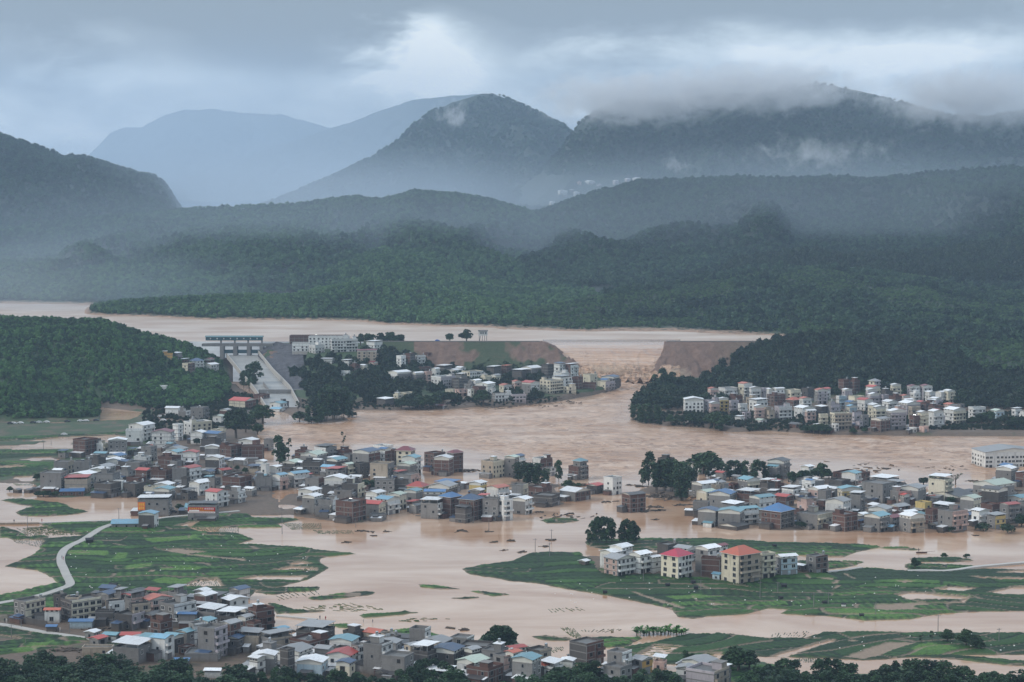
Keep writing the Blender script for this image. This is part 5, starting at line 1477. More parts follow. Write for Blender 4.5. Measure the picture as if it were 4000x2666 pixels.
A2 1835 1930 685 2 .5 w s W
A2 1752 1885 710 2 .6 w g W
A2 1890 2090 718 3.4 .38 yw f W W
A2 1610 1835 768 4 .4 wl f W W
A2 1800 1962 790 3.4 .4 d f W
A2 1835 1940 750 3 .5 c p W q
A2 1962 2072 805 3 .5 w g W
A2 2065 2170 765 3 .4 y f W k
A2 2120 2255 685 3.6 .5 d p W q
A2 2155 2250 760 2.4 .5 y g G
A2 2255 2350 675 3.4 .5 b p O q
A2 2235 2353 840 2.6 .35 yw s O l
A2 2020 2200 835 2.6 .6 w g W
A2 1738 1830 885 1.6 .8 y f W
A2 1828 1942 885 2 .3 p f W k
A2 1945 2005 880 2.4 .5 wy f W
A2 2170 2350 925 2.4 .15 cw f W W
A2 2140 2205 880 2 .5 w f W
A2 1325 1470 915 1.8 .4 y f W
A2 1262 1345 932 2 .5 y f W
A2 1110 1270 980 1.8 .5 d p W q
A2 1640 1760 1030 1 .6 d s M
A2 1985 2110 860 3 .5 b f W
A2 1910 2010 835 2.4 .6 c f W
A3 0 88 815 3.4 .3 p s O k
A3 -10 130 930 2.4 .1 l f W W
A3 88 255 830 3.6 .5 cw s R
A3 85 275 690 3.4 .5 c g W
A3 0 175 715 3.6 .5 d p W q
A3 270 385 655 5 .5 d f W z
A3 385 490 650 5.4 .5 w p N q
A3 490 610 660 5 .4 bw p W qk
A3 380 520 730 3.6 .6 w f W k
A3 370 552 775 4.4 .45 w p G qk
A3 255 470 800 4.4 .45 y f W Wk
A3 470 590 860 2 .4 y f W
A3 550 652 770 4 .6 b f W z
A3 652 785 745 4 .5 y f W
A3 652 775 825 2.4 .9 b f W nz
A3 755 945 815 2.8 .55 yl f W
A3 820 990 775 4.4 .7 d g N
A3 812 905 800 3 .6 d s B
A3 960 990 790 3.4 .5 b f W z
A3 1580 1758 985 3.6 .05 w s W W
A3 1765 1905 985 3.4 .3 l f W k
A3 1798 1895 880 4 .3 p s O k
A3 1898 2072 870 4 .35 w f W k
A3 1895 1990 975 3.6 .15 wk s W k
A3 2078 2210 840 5 .4 yw s O k
A3 2180 2288 875 4 .15 w s W k
A3 2290 2370 870 4 .3 l f W k
A3 1992 2120 945 3 .5 b f W
A3 1995 2085 990 3.4 .2 l f W k
A3 2078 2165 1015 3 .2 w f W k
A3 2180 2350 990 3.6 .4 w p W q
A3 2225 2320 1045 4 .15 p s W k
A3 2115 2195 1095 2 .3 l f W
A3 2050 2135 1145 1 .6 w p W q
A3 2240 2340 1160 1 .5 w s P
A3 2300 2420 1070 3 .3 t f W k
A3 2150 2250 960 3.4 .4 t f W
A3 1810 1905 1010 3 .2 p s W
A4 -10 62 1078 3 .3 t f W
A4 40 152 885 4.2 .3 w g W k
A4 -10 50 890 4 .3 w s W k
A4 60 222 1045 4 .25 lw f W k
A4 150 300 890 4 .4 y f W k
A4 228 352 925 2 .6 w g W
A4 308 422 875 4 .5 d f W
A4 428 548 895 4.2 .25 cl s O k
A4 478 575 880 3.4 .5 w g R
A4 170 300 975 2.4 .5 b h O
A4 288 400 975 3.4 .3 w s O k
A4 -10 160 935 3.4 .4 b f W
A4 240 435 1060 3 .4 w s W k
A4 338 440 1085 3.4 .2 p g W k
A4 435 545 1050 3 .5 d p W q
A4 468 552 1112 4 .15 y f W k
A4 545 662 1020 4 .3 cl f W k
A4 570 772 1108 4.4 .22 yt f W Wk
A4 625 720 945 4 .3 wu f W k
A4 648 745 795 5 .5 b f W
A4 742 845 800 4.6 .5 b f W
A4 680 775 890 3.4 .3 l s W k
A4 740 885 950 3 .4 y f W
A4 708 820 1005 3 .4 c s B
A4 722 818 1045 3 .3 yu s S
A4 815 965 985 3 .5 w s R
A4 775 862 1095 4 .2 l p D qk
A4 855 925 1120 3.6 .2 c f W k
A4 900 1030 870 4 .5 y s R k
A4 928 1028 800 5.6 .5 yl h G k
A4 898 1005 895 4 .2 l s W k
A4 920 1025 935 4 .2 l s W k
A4 1025 1110 935 4 .4 l f W
A4 918 1050 1030 4 .35 y s W k
A4 968 1085 1055 4 .2 y s W k
A4 945 1122 1165 3.4 .5 b g G
A4 1050 1190 1000 3.6 .4 w s W k
A4 1040 1150 900 4 .4 d f W
A4 1090 1270 1090 5 .22 cl s W Wk
A4 1125 1222 845 5 .2 y s W k
A4 1110 1230 945 4 .5 b f W
A4 1150 1260 1060 3 .3 p f W
A4 1215 1310 950 3 .3 p s O
A4 1232 1332 980 3 .3 w g W
A4 1200 1400 1020 3.4 .4 l s W
A4 1278 1395 855 4.6 .25 lw s M k
A4 1398 1510 855 4.6 .25 lw s M k
A4 1310 1400 915 3.4 .4 w f W k
A4 1290 1400 1045 4 .3 t f W k
A4 1300 1392 1130 4 .4 b f W k
A4 1370 1475 1095 5 .3 y s W k
A4 1475 1612 1095 4.4 .35 w s W k
A4 1365 1460 1000 3 .4 p s R
A4 1400 1530 1010 3.4 .4 b f W
A4 1445 1540 910 3 .4 w s W k
A4 1450 1540 985 3 .4 p g W
A4 1475 1620 1040 3.4 .4 b f W
A4 1490 1600 970 3 .5 l s W
A4 1515 1600 1080 3 .5 w s R
A4 1540 1645 915 4 .5 w g W k
A4 1615 1717 900 4.6 .4 y s W k
A4 1615 1742 1025 3.4 .4 p s O
A4 1617 1815 1075 4 .45 wy s W Wk
A4 1545 1625 1130 3 .3 l f W k
A4 1740 1805 1020 2 .5 c f W
A4 1842 1997 1050 3.6 .25 w f W Wk
A4 2050 2172 1085 2.4 .4 u s P
A4 2240 2330 1070 2.4 .4 w p W q
A4 2310 2420 1110 2 .4 w f W
A4 595 645 1205 2 .5 w f W z
A4 1310 1360 1235 1.4 .5 w f W
A4 1390 1475 1230 1.4 .5 p f W
A4 190 320 1200 1 .5 b s D
A4 820 860 1180 2 .5 l f W
A4 60 130 1000 3 .4 b f W
'''
for ln in HDATA.strip().splitlines():
    w = ln.split()
    house(w[0], float(w[1]), float(w[2]), float(w[3]), float(w[4]), float(w[5]), w[6], w[7], w[8], w[9] if len(w) > 9 else '')
# low sheds crowded between the houses
def infill(P, n, label_place):
    r = random.Random(n); k = 0; tries = 0
    while k < n and tries < n * 60:
        tries += 1
        x = r.uniform(P[:, 0].min(), P[:, 0].max()); Y = r.uniform(P[:, 1].min(), P[:, 1].max())
        if sdist(P, np.array([x]), np.array([Y]))[0] < 3: continue
        if any((f[0] - x) ** 2 + (f[1] - Y) ** 2 < (f[2] * .8 + 2.6) ** 2 for f in FOOT): continue
        z = max(float(gfast(np.array([x]), np.array([Y]))[0]), -.2); s = FPX / Y
        px, py = project(x, Y, z); w = r.uniform(5, 9) * s * 2.353
        pz = 'B%d' % min(4, int(px // 1000) + 1) if py < 2066 else 'C%d' % min(4, int(px // 1000) + 1)
        zx = (px - (int(pz[1]) - 1) * 1000) * 2.353; zy = (py - ORG[pz[0]]) * 2.353
        roof = r.choice('gspfsg'); nst = r.choice([1, 1, 1.4, 1.8, 2.2])
        house(pz, zx - w * .5, zx + w * .5, zy - nst * SH * s * 2.353, nst, r.uniform(.35, .75), r.choice(['c', 'd', 'b', 'cw', 'd', 'c', 't']), roof, r.choice('WWGGDTNR'), 'l', hit=(x, Y, z)); k += 1
infill(VM, 34, ''); infill(VR, 40, ''); infill(poly('B1 520,420 1200,400 1900,330 2300,480 2330,760 2000,880 1300,820 700,800 420,760'), 34, '')
infill(poly('C1 880,640 1700,600 2353,640 C2 0,700 150,900 700,960 1300,990 2000,1060 2353,1200 1800,1330 900,1330 0,1330 C1 1700,1200 1000,1120 780,950'), 26, '')
# the hamlet high on the mountain slope
for (a, c, t, n, q, wl, rf, rc) in ((2179, 2217, 746, 3, .2, 'w', 's', 'W'), (2193, 2216, 753, 3, .3, 'w', 'f', 'W'), (2225, 2241, 742, 4, .3, 'b', 's', 'W'), (2240, 2263, 752, 4, .3, 'w', 's', 'W'), (2146, 2168, 790, 3, .3, 'w', 's', 'W'), (2251, 2271, 711, 3, .4, 'p', 'f', 'W'), (2283, 2324, 709, 3, .4, 'w', 's', 'W'), (2393, 2417, 707, 3, .4, 'l', 's', 'W'), (2440, 2463, 700, 3, .4, 'l', 's', 'W'), (2470, 2509, 698, 3, .3, 'w', 's', 'W'), (2060, 2100, 775, 2, .4, 'l', 's', 'W'), (2330, 2352, 722, 2, .4, 'l', 'f', 'W'), (2415, 2440, 715, 2, .4, 'b', 'f', 'W')):
    ht = march(a + q * (c - a), t, n * SH, 4200, 5300, lambda x, Y: RM.z(x, Y) + 1.5)
    if ht: house('A3', (a - 2000) * 2.353, (c - 2000) * 2.353, (t - 1150) * 2.353, n, q, wl, rf, rc, 'k', hit=ht)
# labels that single each one out
groups_ = {}
for h_ in HOUSES:
    lab = f'{h_[1]} with {h_[2]} {h_[3]}'
    groups_.setdefault(lab, []).append(h_)
ORD = ['', 'second', 'third', 'fourth', 'fifth', 'sixth', 'seventh', 'eighth', 'ninth', 'tenth']
for lab, hs in groups_.items():
    hs.sort(key=lambda q: q[4])
    for i, h_ in enumerate(hs):
        t = lab
        if len(hs) > 1:
            t = ('leftmost ' if i == 0 else 'rightmost ' if i == len(hs) - 1 else ORD[i] + ' leftmost ') + lab
        for a_, b_ in ((' of the near village', ''), ('grey cement', 'grey-cement'), ('dark stained', 'dark-stained'), ('bare brick', 'bare-brick'), ('pale pink', 'pale-pink'), (' in the flooded village', ''), (' and ', '-and-'), (' in the riverside town', ''), ('lilac grey', 'lilac-grey'), ('pale blue', 'pale-blue'), (' in the middle of the flooded far village', ' amid the far village'), (' in the village', ''), (' beside the tall grove', ' by the grove'), (' of the middle village', ''), (' among the crowded roofs', ' among crowded near roofs'), (' the ', ' '), (' with flat roof', ''), (' rooftop canopy', ' canopy'), (' second leftmost', ' second'), (' leftmost ', ' left ')):
            if len(t.split()) > 16: t = t.replace(a_, b_)
        tag(h_[0], t, h_[5], 'houses of the flooded villages' if 'house' == h_[5][-5:] and h_[5] != 'townhouse' else 'townhouses by the river' if h_[5] == 'townhouse' else ('village sheds' if h_[5] == 'shed' else None))

# ------------------------------------------------------------------ dam remnants
def earth_mat():
    m, b, bs = newmat('dam_earth')
    geo = b.n('ShaderNodeNewGeometry'); P = geo.outputs['Position']
    n = b.noise(P, 0.12, 6.0, 0.7, 0.6); n2 = b.noise(P, 0.7, 4.0, 0.65)
    gr = b.n('ShaderNodeAttribute', attribute_name='grass').outputs['Fac']
    col = b.mix(n, c4((0.075, 0.043, 0.031)), c4((0.25, 0.16, 0.12)))
    col = b.mix(b.ramp(n2, [(0.55, 0.0), (0.75, 0.6)]), col, c4((0.08, 0.055, 0.045)))
    g = b.mix(n2, c4((0.022, 0.040, 0.016)), c4((0.05, 0.075, 0.028)))
    col = b.mix(b.m('MULTIPLY', gr, b.ramp(n, [(0.25, 0.5), (0.45, 1.0)])), col, g)
    b.link(col, bs.inputs['Base Color']); bs.inputs['Roughness'].default_value = 0.85; bump(b, bs, b.m('ADD', n, n2), 1.2)
    return m
M_EARTH = earth_mat()
CREST = 31.2
def dam(pxs, endfun, name, label, grassfun, side):
    Ys = np.concatenate([np.arange(1648, 1714, 1.6), np.arange(1714, 1726, 1.0), np.arange(1727, 1790, 4)])
    X, YY = fan(pxs, Ys, 30)
    prof = np.interp(YY, [1648, 1668, 1716, 1724, 1790], [3.0, 8.0, CREST, CREST, 6.0])
    PX = np.broadcast_to(pxs, X.shape)
    lim = endfun(PX, YY)
    gul = ridged(X / 13 + 0.8 * fbm(X / 20, YY / 20, 2, 5), YY / 40, 3, 123)
    prof = prof - np.where(YY < 1713, 1.0, 0.0) * sst(1716, 1700, YY) * 0 - np.clip((1713 - YY) / 20, 0, 1) * 4.5 * np.clip(gul - .45, 0, 1) * (1 - .8 * grassfun(PX, YY))
    rough = (ridged(X / 9, YY / 9, 4, 121) - 0.5)
    cut = lim < prof - 0.3
    zz = np.where(cut, lim + rough * 8.0 + (fbm(X / 4, YY / 4, 3, 127) - .5) * 2.5, prof + rough * (1.0 + 2.2 * (1 - grassfun(PX, YY))) * (YY < 1713))
    zz = np.minimum(zz, CREST)
    o = grid_obj('embankment', X, YY, zz, M_EARTH, {'grass': grassfun(PX, YY) * (~cut)}, smooth=True)
    root = empty(name, (float(X.mean()), 1700, 3)); o.parent = root; o.matrix_parent_inverse = Matrix.Translation(-Vector(root.location))
    return tag(root, label, 'dam'), X
def part_world(o, root):
    o.parent = root; o.matrix_parent_inverse = Matrix.Translation(-Vector(root.location)); return o
def endL(PX, YY):
    e = 2105 + (1716 - YY) * 0.9 + (fbm(YY / 9, YY * 0, 3, 77) - .5) * 24
    return np.interp(PX - e, [-5, 0, 60, 110, 150, 220], [60, 31.5, 25, 17, 9, -3])
def endR(PX, YY):
    e = 2597 - (1716 - YY) * 0.35 + (fbm(YY / 9, YY * 0, 3, 79) - .5) * 10
    return np.interp(PX - e, [-60, -32, -22, -2, 3], [-4, 6, 16, 24, 60])
dl, _ = dam(np.arange(1420, 2300, 5.0), endL, 'broken_dam', 'grassy left stump of the breached earth dam', lambda P, Y: np.clip(sst(.35, .6, fbm(P / 45, Y / 16, 3, 44) + .55 * np.exp(-((P - 1945) / 120.0) ** 2) + .5 * (P < 1620) - .22), 0, 1), 1)
dr, _ = dam(np.arange(2525, 3120, 5.0), endR, 'broken_dam', 'bare brown right stump of the breached earth dam', lambda P, Y: 0.0 * P + 0.25 * sst(2750, 2900, P), -1)
for root, p0, p1 in ((dl, 1480, 2108), (dr, 2600, 3060)):
    xa, xb = (p0 - 2000) / FPX * 1728, (p1 - 2000) / FPX * 1728
    part_world(MB().box(xa, xb, 1716.5, 1723.5, CREST + .01, CREST + .16).build('crest_road', [M_ROAD]), root)
    part_world(MB().box(xa, xb, 1716.0, 1716.4, CREST - .2, CREST + .75).build('parapet', [M_CONC]), root)

# ------------------------------------------------------------------ spillway
def W(px, py, Y): return (float(x_at(px, py, Y)), Y, float(z_at(py, Y)))
SW = empty('spillway', W(960, 1500, 1600)); tag(SW, 'concrete spillway channel running down from the sluice gates', 'spillway')
chute = []
yy = np.linspace(1470, 1716, 40)
M_SPILLWATER = water_mat('spill_water', (0.24, 0.245, 0.24), (0.34, 0.34, 0.325), 0.25, 0.5, 0.1, True)
cl = np.interp(yy, CH_Y, CH_L); cr = np.interp(yy, CH_Y, CH_R); cz = np.interp(yy, CH_Y, CH_Z)
xl = np.array([x_at(a, 1500, y) for a, y in zip(cl, yy)]); xr = np.array([x_at(a, 1500, y) for a, y in zip(cr, yy)])
U = np.linspace(0, 1, 14)
GX = xl[:, None] * (1 - U) + xr[:, None] * U; GY = np.repeat(yy[:, None], 14, 1); GZ = np.repeat(cz[:, None], 14, 1)
o = grid_obj('spillway_water', GX, GY, GZ + 0.5 + (fbm(GX / 4, GY / 14, 3, 7) - .5) * 0.5, M_SPILLWATER, {'amp': GX * 0 + 0.5}); tag(o, 'thin pale water sheeting down the spillway', 'water', kind='structure')
part_world(grid_obj('chute_floor', GX, GY, GZ, M_CONC), SW)
def side_wall(xs, sgn, hh):
    mb = MB()
    for i in range(len(yy) - 1):
        a, c = xs[i], xs[i + 1]; k = len(mb.v); t = 0.7 * sgn
        for (q, y, z) in ((a, yy[i], cz[i]), (c, yy[i + 1], cz[i + 1])):
            mb.v += [(q, y, z - 2), (q, y, z + hh), (q + t, y, z + hh), (q + t, y, z - 2)]
        mb.f += [(k, k + 1, k + 5, k + 4), (k + 1, k + 2, k + 6, k + 5), (k + 2, k + 3, k + 7, k + 6)]; mb.m += [0, 0, 0]
    part_world(mb.build('side_wall', [M_ROAD]), SW)
side_wall(xl, -1, 2.2); side_wall(xr, 1, 4.5)
dv = MB(); a = W(1027, 1497, 1585); c = W(1050, 1530, 1555)
dv.prism([(a[0], a[1], a[2] - 1), (c[0], c[1], c[2] - 2), (c[0], c[1], c[2] + 1.5), (a[0], a[1], a[2] + 1.0)], (0.7, 0.3, 0)); part_world(dv.build('divider_wall', [M_CONC]), SW)
# stone revetment beside it
M_STONE = flat_mat('stone_pitching', (0.105, 0.105, 0.118), 0.85, 0.8, 0.22, bumpd=1.2)
def patch(name, A, B, nu, nv, mat, rough, seed):
    A = np.array([W(*p) for p in A]); B = np.array([W(*p) for p in B])
    def res(Q): t = np.linspace(0, len(Q) - 1, nu); return np.stack([np.interp(t, range(len(Q)), Q[:, k]) for k in range(3)], -1)
    A = res(A); B = res(B); v = np.linspace(0, 1, nv)[:, None, None]
    G = A[None] * (1 - v) + B[None] * v
    n = (ridged(G[..., 0] / 6, G[..., 2] / 3, 4, seed) - .5) * rough
    return grid_obj(name, G[..., 0], G[..., 1], G[..., 2] + n, mat)
o = patch('stone_revetment', [(1022, 1366, 1713), (1006, 1392, 1708), (1064, 1450, 1648), (1100, 1495, 1600), (1134, 1526, 1560)], [(1080, 1336, 1716), (1140, 1346, 1712), (1183, 1385, 1690), (1190, 1440, 1655), (1185, 1525, 1562)], 60, 40, M_STONE, 1.6, 131)
tag(o, 'grey stone revetment slope beside the spillway', 'revetment')
SL = W(1045, 1400, 1705)
o = patch('soil_slip', [(1024, 1386, 1705), (1022, 1405, 1695), (1050, 1428, 1668), (1075, 1448, 1650)], [(1052, 1372, 1708), (1085, 1375, 1703), (1070, 1402, 1690), (1085, 1440, 1660)], 24, 14, M_EARTH, 0.8, 133)
tag(o, 'orange soil slip on the stone revetment', 'soil')
# sluice gates with a long gallery
M_TEAL = flat_mat('gallery_teal', (0.05, 0.11, 0.13), 0.5, 0.2, 0.4)
M_TEALROOF = flat_mat('gallery_roof', (0.08, 0.17, 0.185), 0.4, 0.15, 0.4)
SG = empty('sluice_gate', W(920, 1400, 1718)); tag(SG, 'row of sluice gates under a long dark teal gallery', 'sluice gate')
def wbox(px0, px1, py0, py1, Y0, Y1, name, mats, root):
    a = W(px0, py1, Y0); c = W(px1, py0, Y0)
    return part_world(MB().box(a[0], c[0], Y0, Y1, a[2], c[2]).build(name, mats), root)
wbox(803, 1024, 1318, 1331, 1715, 1721, 'gallery', [M_TEAL], SG)
a = W(800, 1318, 1714); c = W(1027, 1318, 1714); zt = W(900, 1313, 1714)[2]
part_world(MB().prism([(a[0], 1714, a[2] + .02), (a[0], 1722, a[2] + .02), (a[0], 1718, zt)], (c[0] - a[0], 0, 0)).build('gallery_roof', [M_TEALROOF]), SG)
for k in range(8): wbox(820 + k * 26, 824 + k * 26, 1321, 1326, 1714.6, 1715.0, 'gallery_window', [M_FRAME], SG)
wbox(788, 1066, 1344, 1354, 1713.5, 1722, 'deck', [M_CONC], SG)
for q in (863, 917, 969, 1023): wbox(q - 3, q + 3, 1331, 1344, 1715.5, 1717, 'post', [M_CONC], SG)
for q in (866, 918, 971, 1021): wbox(q - 7, q + 7, 1354, 1404, 1712, 1722, 'pier', [M_CONC], SG)
for q in (891, 945, 997): wbox(q - 20, q + 20, 1367, 1381, 1716, 1717, 'gate_leaf', [M_TEAL], SG)
# footbridge over the channel
FB = empty('footbridge', W(1080, 1545, 1545)); tag(FB, 'dark concrete footbridge crossing the foot of the spillway', 'bridge')
wbox(1010, 1172, 1523, 1536, 1545, 1549, 'deck', [M_CONC], FB)
for q in (1030, 1080, 1155): wbox(q - 3, q + 4, 1536, 1560, 1546, 1548.5, 'pier', [M_CONC], FB)
o = patch('retaining_wall', [(1155, 1538, 1545), (1200, 1548, 1520), (1250, 1580, 1490)], [(1157, 1570, 1540), (1200, 1580, 1512), (1240, 1592, 1485)], 12, 5, M_STONE, 0.3, 7); tag(o, 'grey stone retaining wall below the footbridge', 'wall')

# gauge house on stilts on the dam crest
GHs = empty('gauge_house', W(1886, 1337, 1719)); tag(GHs, 'small white gauge house on stilts above the dam crest', 'gauge house')
wbox(1869, 1904, 1294, 1312, 1717, 1722, 'cabin', [M_FRAME], GHs)
wbox(1867, 1906, 1292, 1294.2, 1716, 1723, 'roof_slab', [M_CONC], GHs)
for q in (1877, 1885, 1895): wbox(q, q + 4, 1299, 1305, 1716.8, 1716.98, 'window', [M_GLASS], GHs)
for q in (1872, 1884, 1893, 1901): wbox(q - 1, q + 1, 1312, 1338, 1718, 1718.6, 'stilt', [M_CONC], GHs)
part_world(MB().prism([W(1871, 1337, 1716), W(1876, 1313, 1716), W(1878, 1313, 1716), W(1874, 1337, 1716)], (0, .8, 0)).build('stair', [M_CONC]), GHs)

# ------------------------------------------------------------------ trees
M_LEAF_A = leaf_mat('leaves_eucalyptus', (0.014, 0.036, 0.019), (0.030, 0.070, 0.030), (0.050, 0.105, 0.042), 0.5, 0.15)
M_LEAF_B = leaf_mat('leaves_broad', (0.012, 0.030, 0.015), (0.028, 0.064, 0.024), (0.042, 0.09, 0.032), 0.5, 0.2)
M_LEAF_C = leaf_mat('leaves_fresh', (0.04, 0.10, 0.025), (0.075, 0.17, 0.04), None, 0.5, 0.4)
def tree_proto(kind, seed):
    r = random.Random(seed); mb = MB(); lob = []
    if kind == 'euc':
        h = 10.0; mb.tube([(0, 0, -1), (r.uniform(-.2, .2), 0, 4), (r.uniform(-.4, .4), .1, 9)], [.18, .13, .04], 6)
        for i in range(11):
            z = 2.2 + 7.4 * i / 10; w = 2.4 * math.sin(math.pi * min(1, .22 + .78 * (z - 2) / 8.4)) ** .7
            th = r.uniform(0, 6.28); d = w * r.uniform(.25, .85); p = (d * math.cos(th), d * math.sin(th), z)
            lob.append((p[0], p[1], z, r.uniform(1.0, 1.6)))
            mb.tube([(0, 0, z - 1.0), p], [.06, .02], 4)
        n, leaf, fl = 900, .42, 1.1
    elif kind == 'broad':
        mb.tube([(0, 0, -1), (.1, 0, 2), (0, .1, 5)], [.4, .32, .1], 7)
        for i in range(15):
            th = r.uniform(0, 6.28); d = r.uniform(0.2, 3.1); z = 3.2 + (1 - (d / 3.4) ** 2) * r.uniform(.2, 4.2); p = (d * math.cos(th), d * math.sin(th), z)
            lob.append((p[0], p[1], z, r.uniform(1.0, 1.7))); mb.tube([(0, 0, 2.4), (p[0] * .6, p[1] * .6, z * .75), p], [.14, .08, .03], 4)
        lob += [(0, 0, 3.6, 2.6)]
        n, leaf, fl = 1300, .48, .85
    elif kind == 'bamboo':
        for i in range(9):
            th = r.uniform(0, 6.28); d = r.uniform(.6, 2.2); h = r.uniform(6.5, 10)
            p = (d * math.cos(th), d * math.sin(th), h); mb.tube([(p[0] * .2, p[1] * .2, -1), (p[0] * .5, p[1] * .5, h * .6), p], [.07, .05, .02], 4)
            for t in (.25, .5, .75, .95): lob.append((p[0] * (.3 + .7 * t), p[1] * (.3 + .7 * t), h * t, r.uniform(.8, 1.35)))
        n, leaf, fl = 1100, .42, 1.1
    elif kind == 'bush':
        mb.tube([(0, 0, -.5), (0, 0, 1)], [.15, .05], 5)
        lob = [(r.uniform(-.8, .8), r.uniform(-.8, .8), r.uniform(.7, 1.6), r.uniform(.6, 1.0)) for _ in range(7)]
        n, leaf, fl = 320, .28, .9
    elif kind == 'sparse':
        mb.tube([(0, 0, -1), (.2, 0, 5), (.1, .1, 10)], [.2, .13, .04], 6)
        for i in range(6):
            z = 5.0 + i * .95; th = r.uniform(0, 6.28); d = r.uniform(.5, 1.4); p = (d * math.cos(th), d * math.sin(th), z)
            lob.append((p[0], p[1], z, r.uniform(.5, .9))); mb.tube([(0, 0, z - .9), p], [.06, .02], 4)
        n, leaf, fl = 230, .32, 1.0
    elif kind == 'bare':
        mb.tube([(0, 0, -1), (.1, 0, 2), (0, .1, 4.5)], [.3, .22, .08], 6)
        for i in range(10):
            th = r.uniform(0, 6.28); d = r.uniform(1.2, 2.3); z = r.uniform(3.6, 6.2); p = (d * math.cos(th), d * math.sin(th), z)
            mb.tube([(0, 0, 2 + r.random()), (p[0] * .5, p[1] * .5, z * .7), p], [.12, .07, .02], 4); lob.append((p[0], p[1], z, .55))
        n, leaf, fl = 120, .25, .9
    elif kind == 'banana':
        mb.tube([(0, 0, -.5), (0, 0, 1.5)], [.16, .11], 6)
        v = []; f = []
        for i in range(12):
            th = 2 * math.pi * i / 12 + r.uniform(-.3, .3); L = r.uniform(1.0, 1.9); rise = r.uniform(.7, 2.0); k = len(v)
            for j in range(5):
                t = j / 4; d = L * t; z = 1.3 + rise * math.sin(t * 2.0) * 1.3 - .4 * t * t; w = .42 * math.sin(math.pi * (.08 + .9 * t))
                v += [(d * math.cos(th) - w * math.sin(th), d * math.sin(th) + w * math.cos(th), z - .05), (d * math.cos(th), d * math.sin(th), z), (d * math.cos(th) + w * math.sin(th), d * math.sin(th) - w * math.cos(th), z - .05)]
            for j in range(4):
                a = k + j * 3; f += [(a, a + 1, a + 4, a + 3), (a + 1, a + 2, a + 5, a + 4)]
        me = bpy.data.meshes.new('banana_crown'); me.from_pydata(v, [], f); me.materials.append(M_LEAF_C); me.update()
        return mb.mesh('trunk', [M_TRUNK]), me, 4.0
    mat = {'euc': M_LEAF_A, 'broad': M_LEAF_B, 'bamboo': M_LEAF_A, 'bush': M_LEAF_B, 'sparse': M_LEAF_A, 'bare': M_LEAF_B}[kind]
    H = {'euc': 10.6, 'broad': 8.6, 'bamboo': 10.0, 'bush': 2.4, 'sparse': 10.6, 'bare': 6.6}[kind]
    return mb.mesh('trunk', [M_TRUNK]), crown_mesh('crown_' + kind, mat, n, lob, leaf, seed, fl), H
PROTO = {k: [tree_proto(k, 100 * i + 17) for i in range(3)] for k in ('euc', 'broad', 'bamboo', 'bush', 'sparse', 'bare', 'banana')}
NAMES = {'euc': 'eucalyptus_tree', 'broad': 'broadleaf_tree', 'bamboo': 'bamboo_clump', 'bush': 'bush', 'sparse': 'slender_tree', 'bare': 'half_bare_tree', 'banana': 'banana_plant'}
CATS = {'euc': 'tree', 'broad': 'tree', 'bamboo': 'bamboo', 'bush': 'bush', 'sparse': 'tree', 'bare': 'tree', 'banana': 'banana plant'}
def tree(kind, x, Y, z, H, label, group=None, wide=1.0):
    tr, cr, h0 = random.choice(PROTO[kind]); k = H / h0
    root = empty(NAMES[kind], (x, Y, z), random.uniform(0, 6.28)); root.scale = (k * wide, k * wide, k)
    inst('trunk', tr, root); inst('crown', cr, root)
    return tag(root, label, CATS[kind], group)
def tree_at(p, zx, zy, hz, kind, label, group=None, wide=1.0):
    px, py = pan(p, zx, zy); hit = march(px, py, 0.0)
    if hit is None: return
    x, Y, z = hit; s = FPX / (Y * cp + CAM_H * sp)
    return tree(kind, x, Y, max(z, -.4), hz / 2.353 / s, label, group, wide)
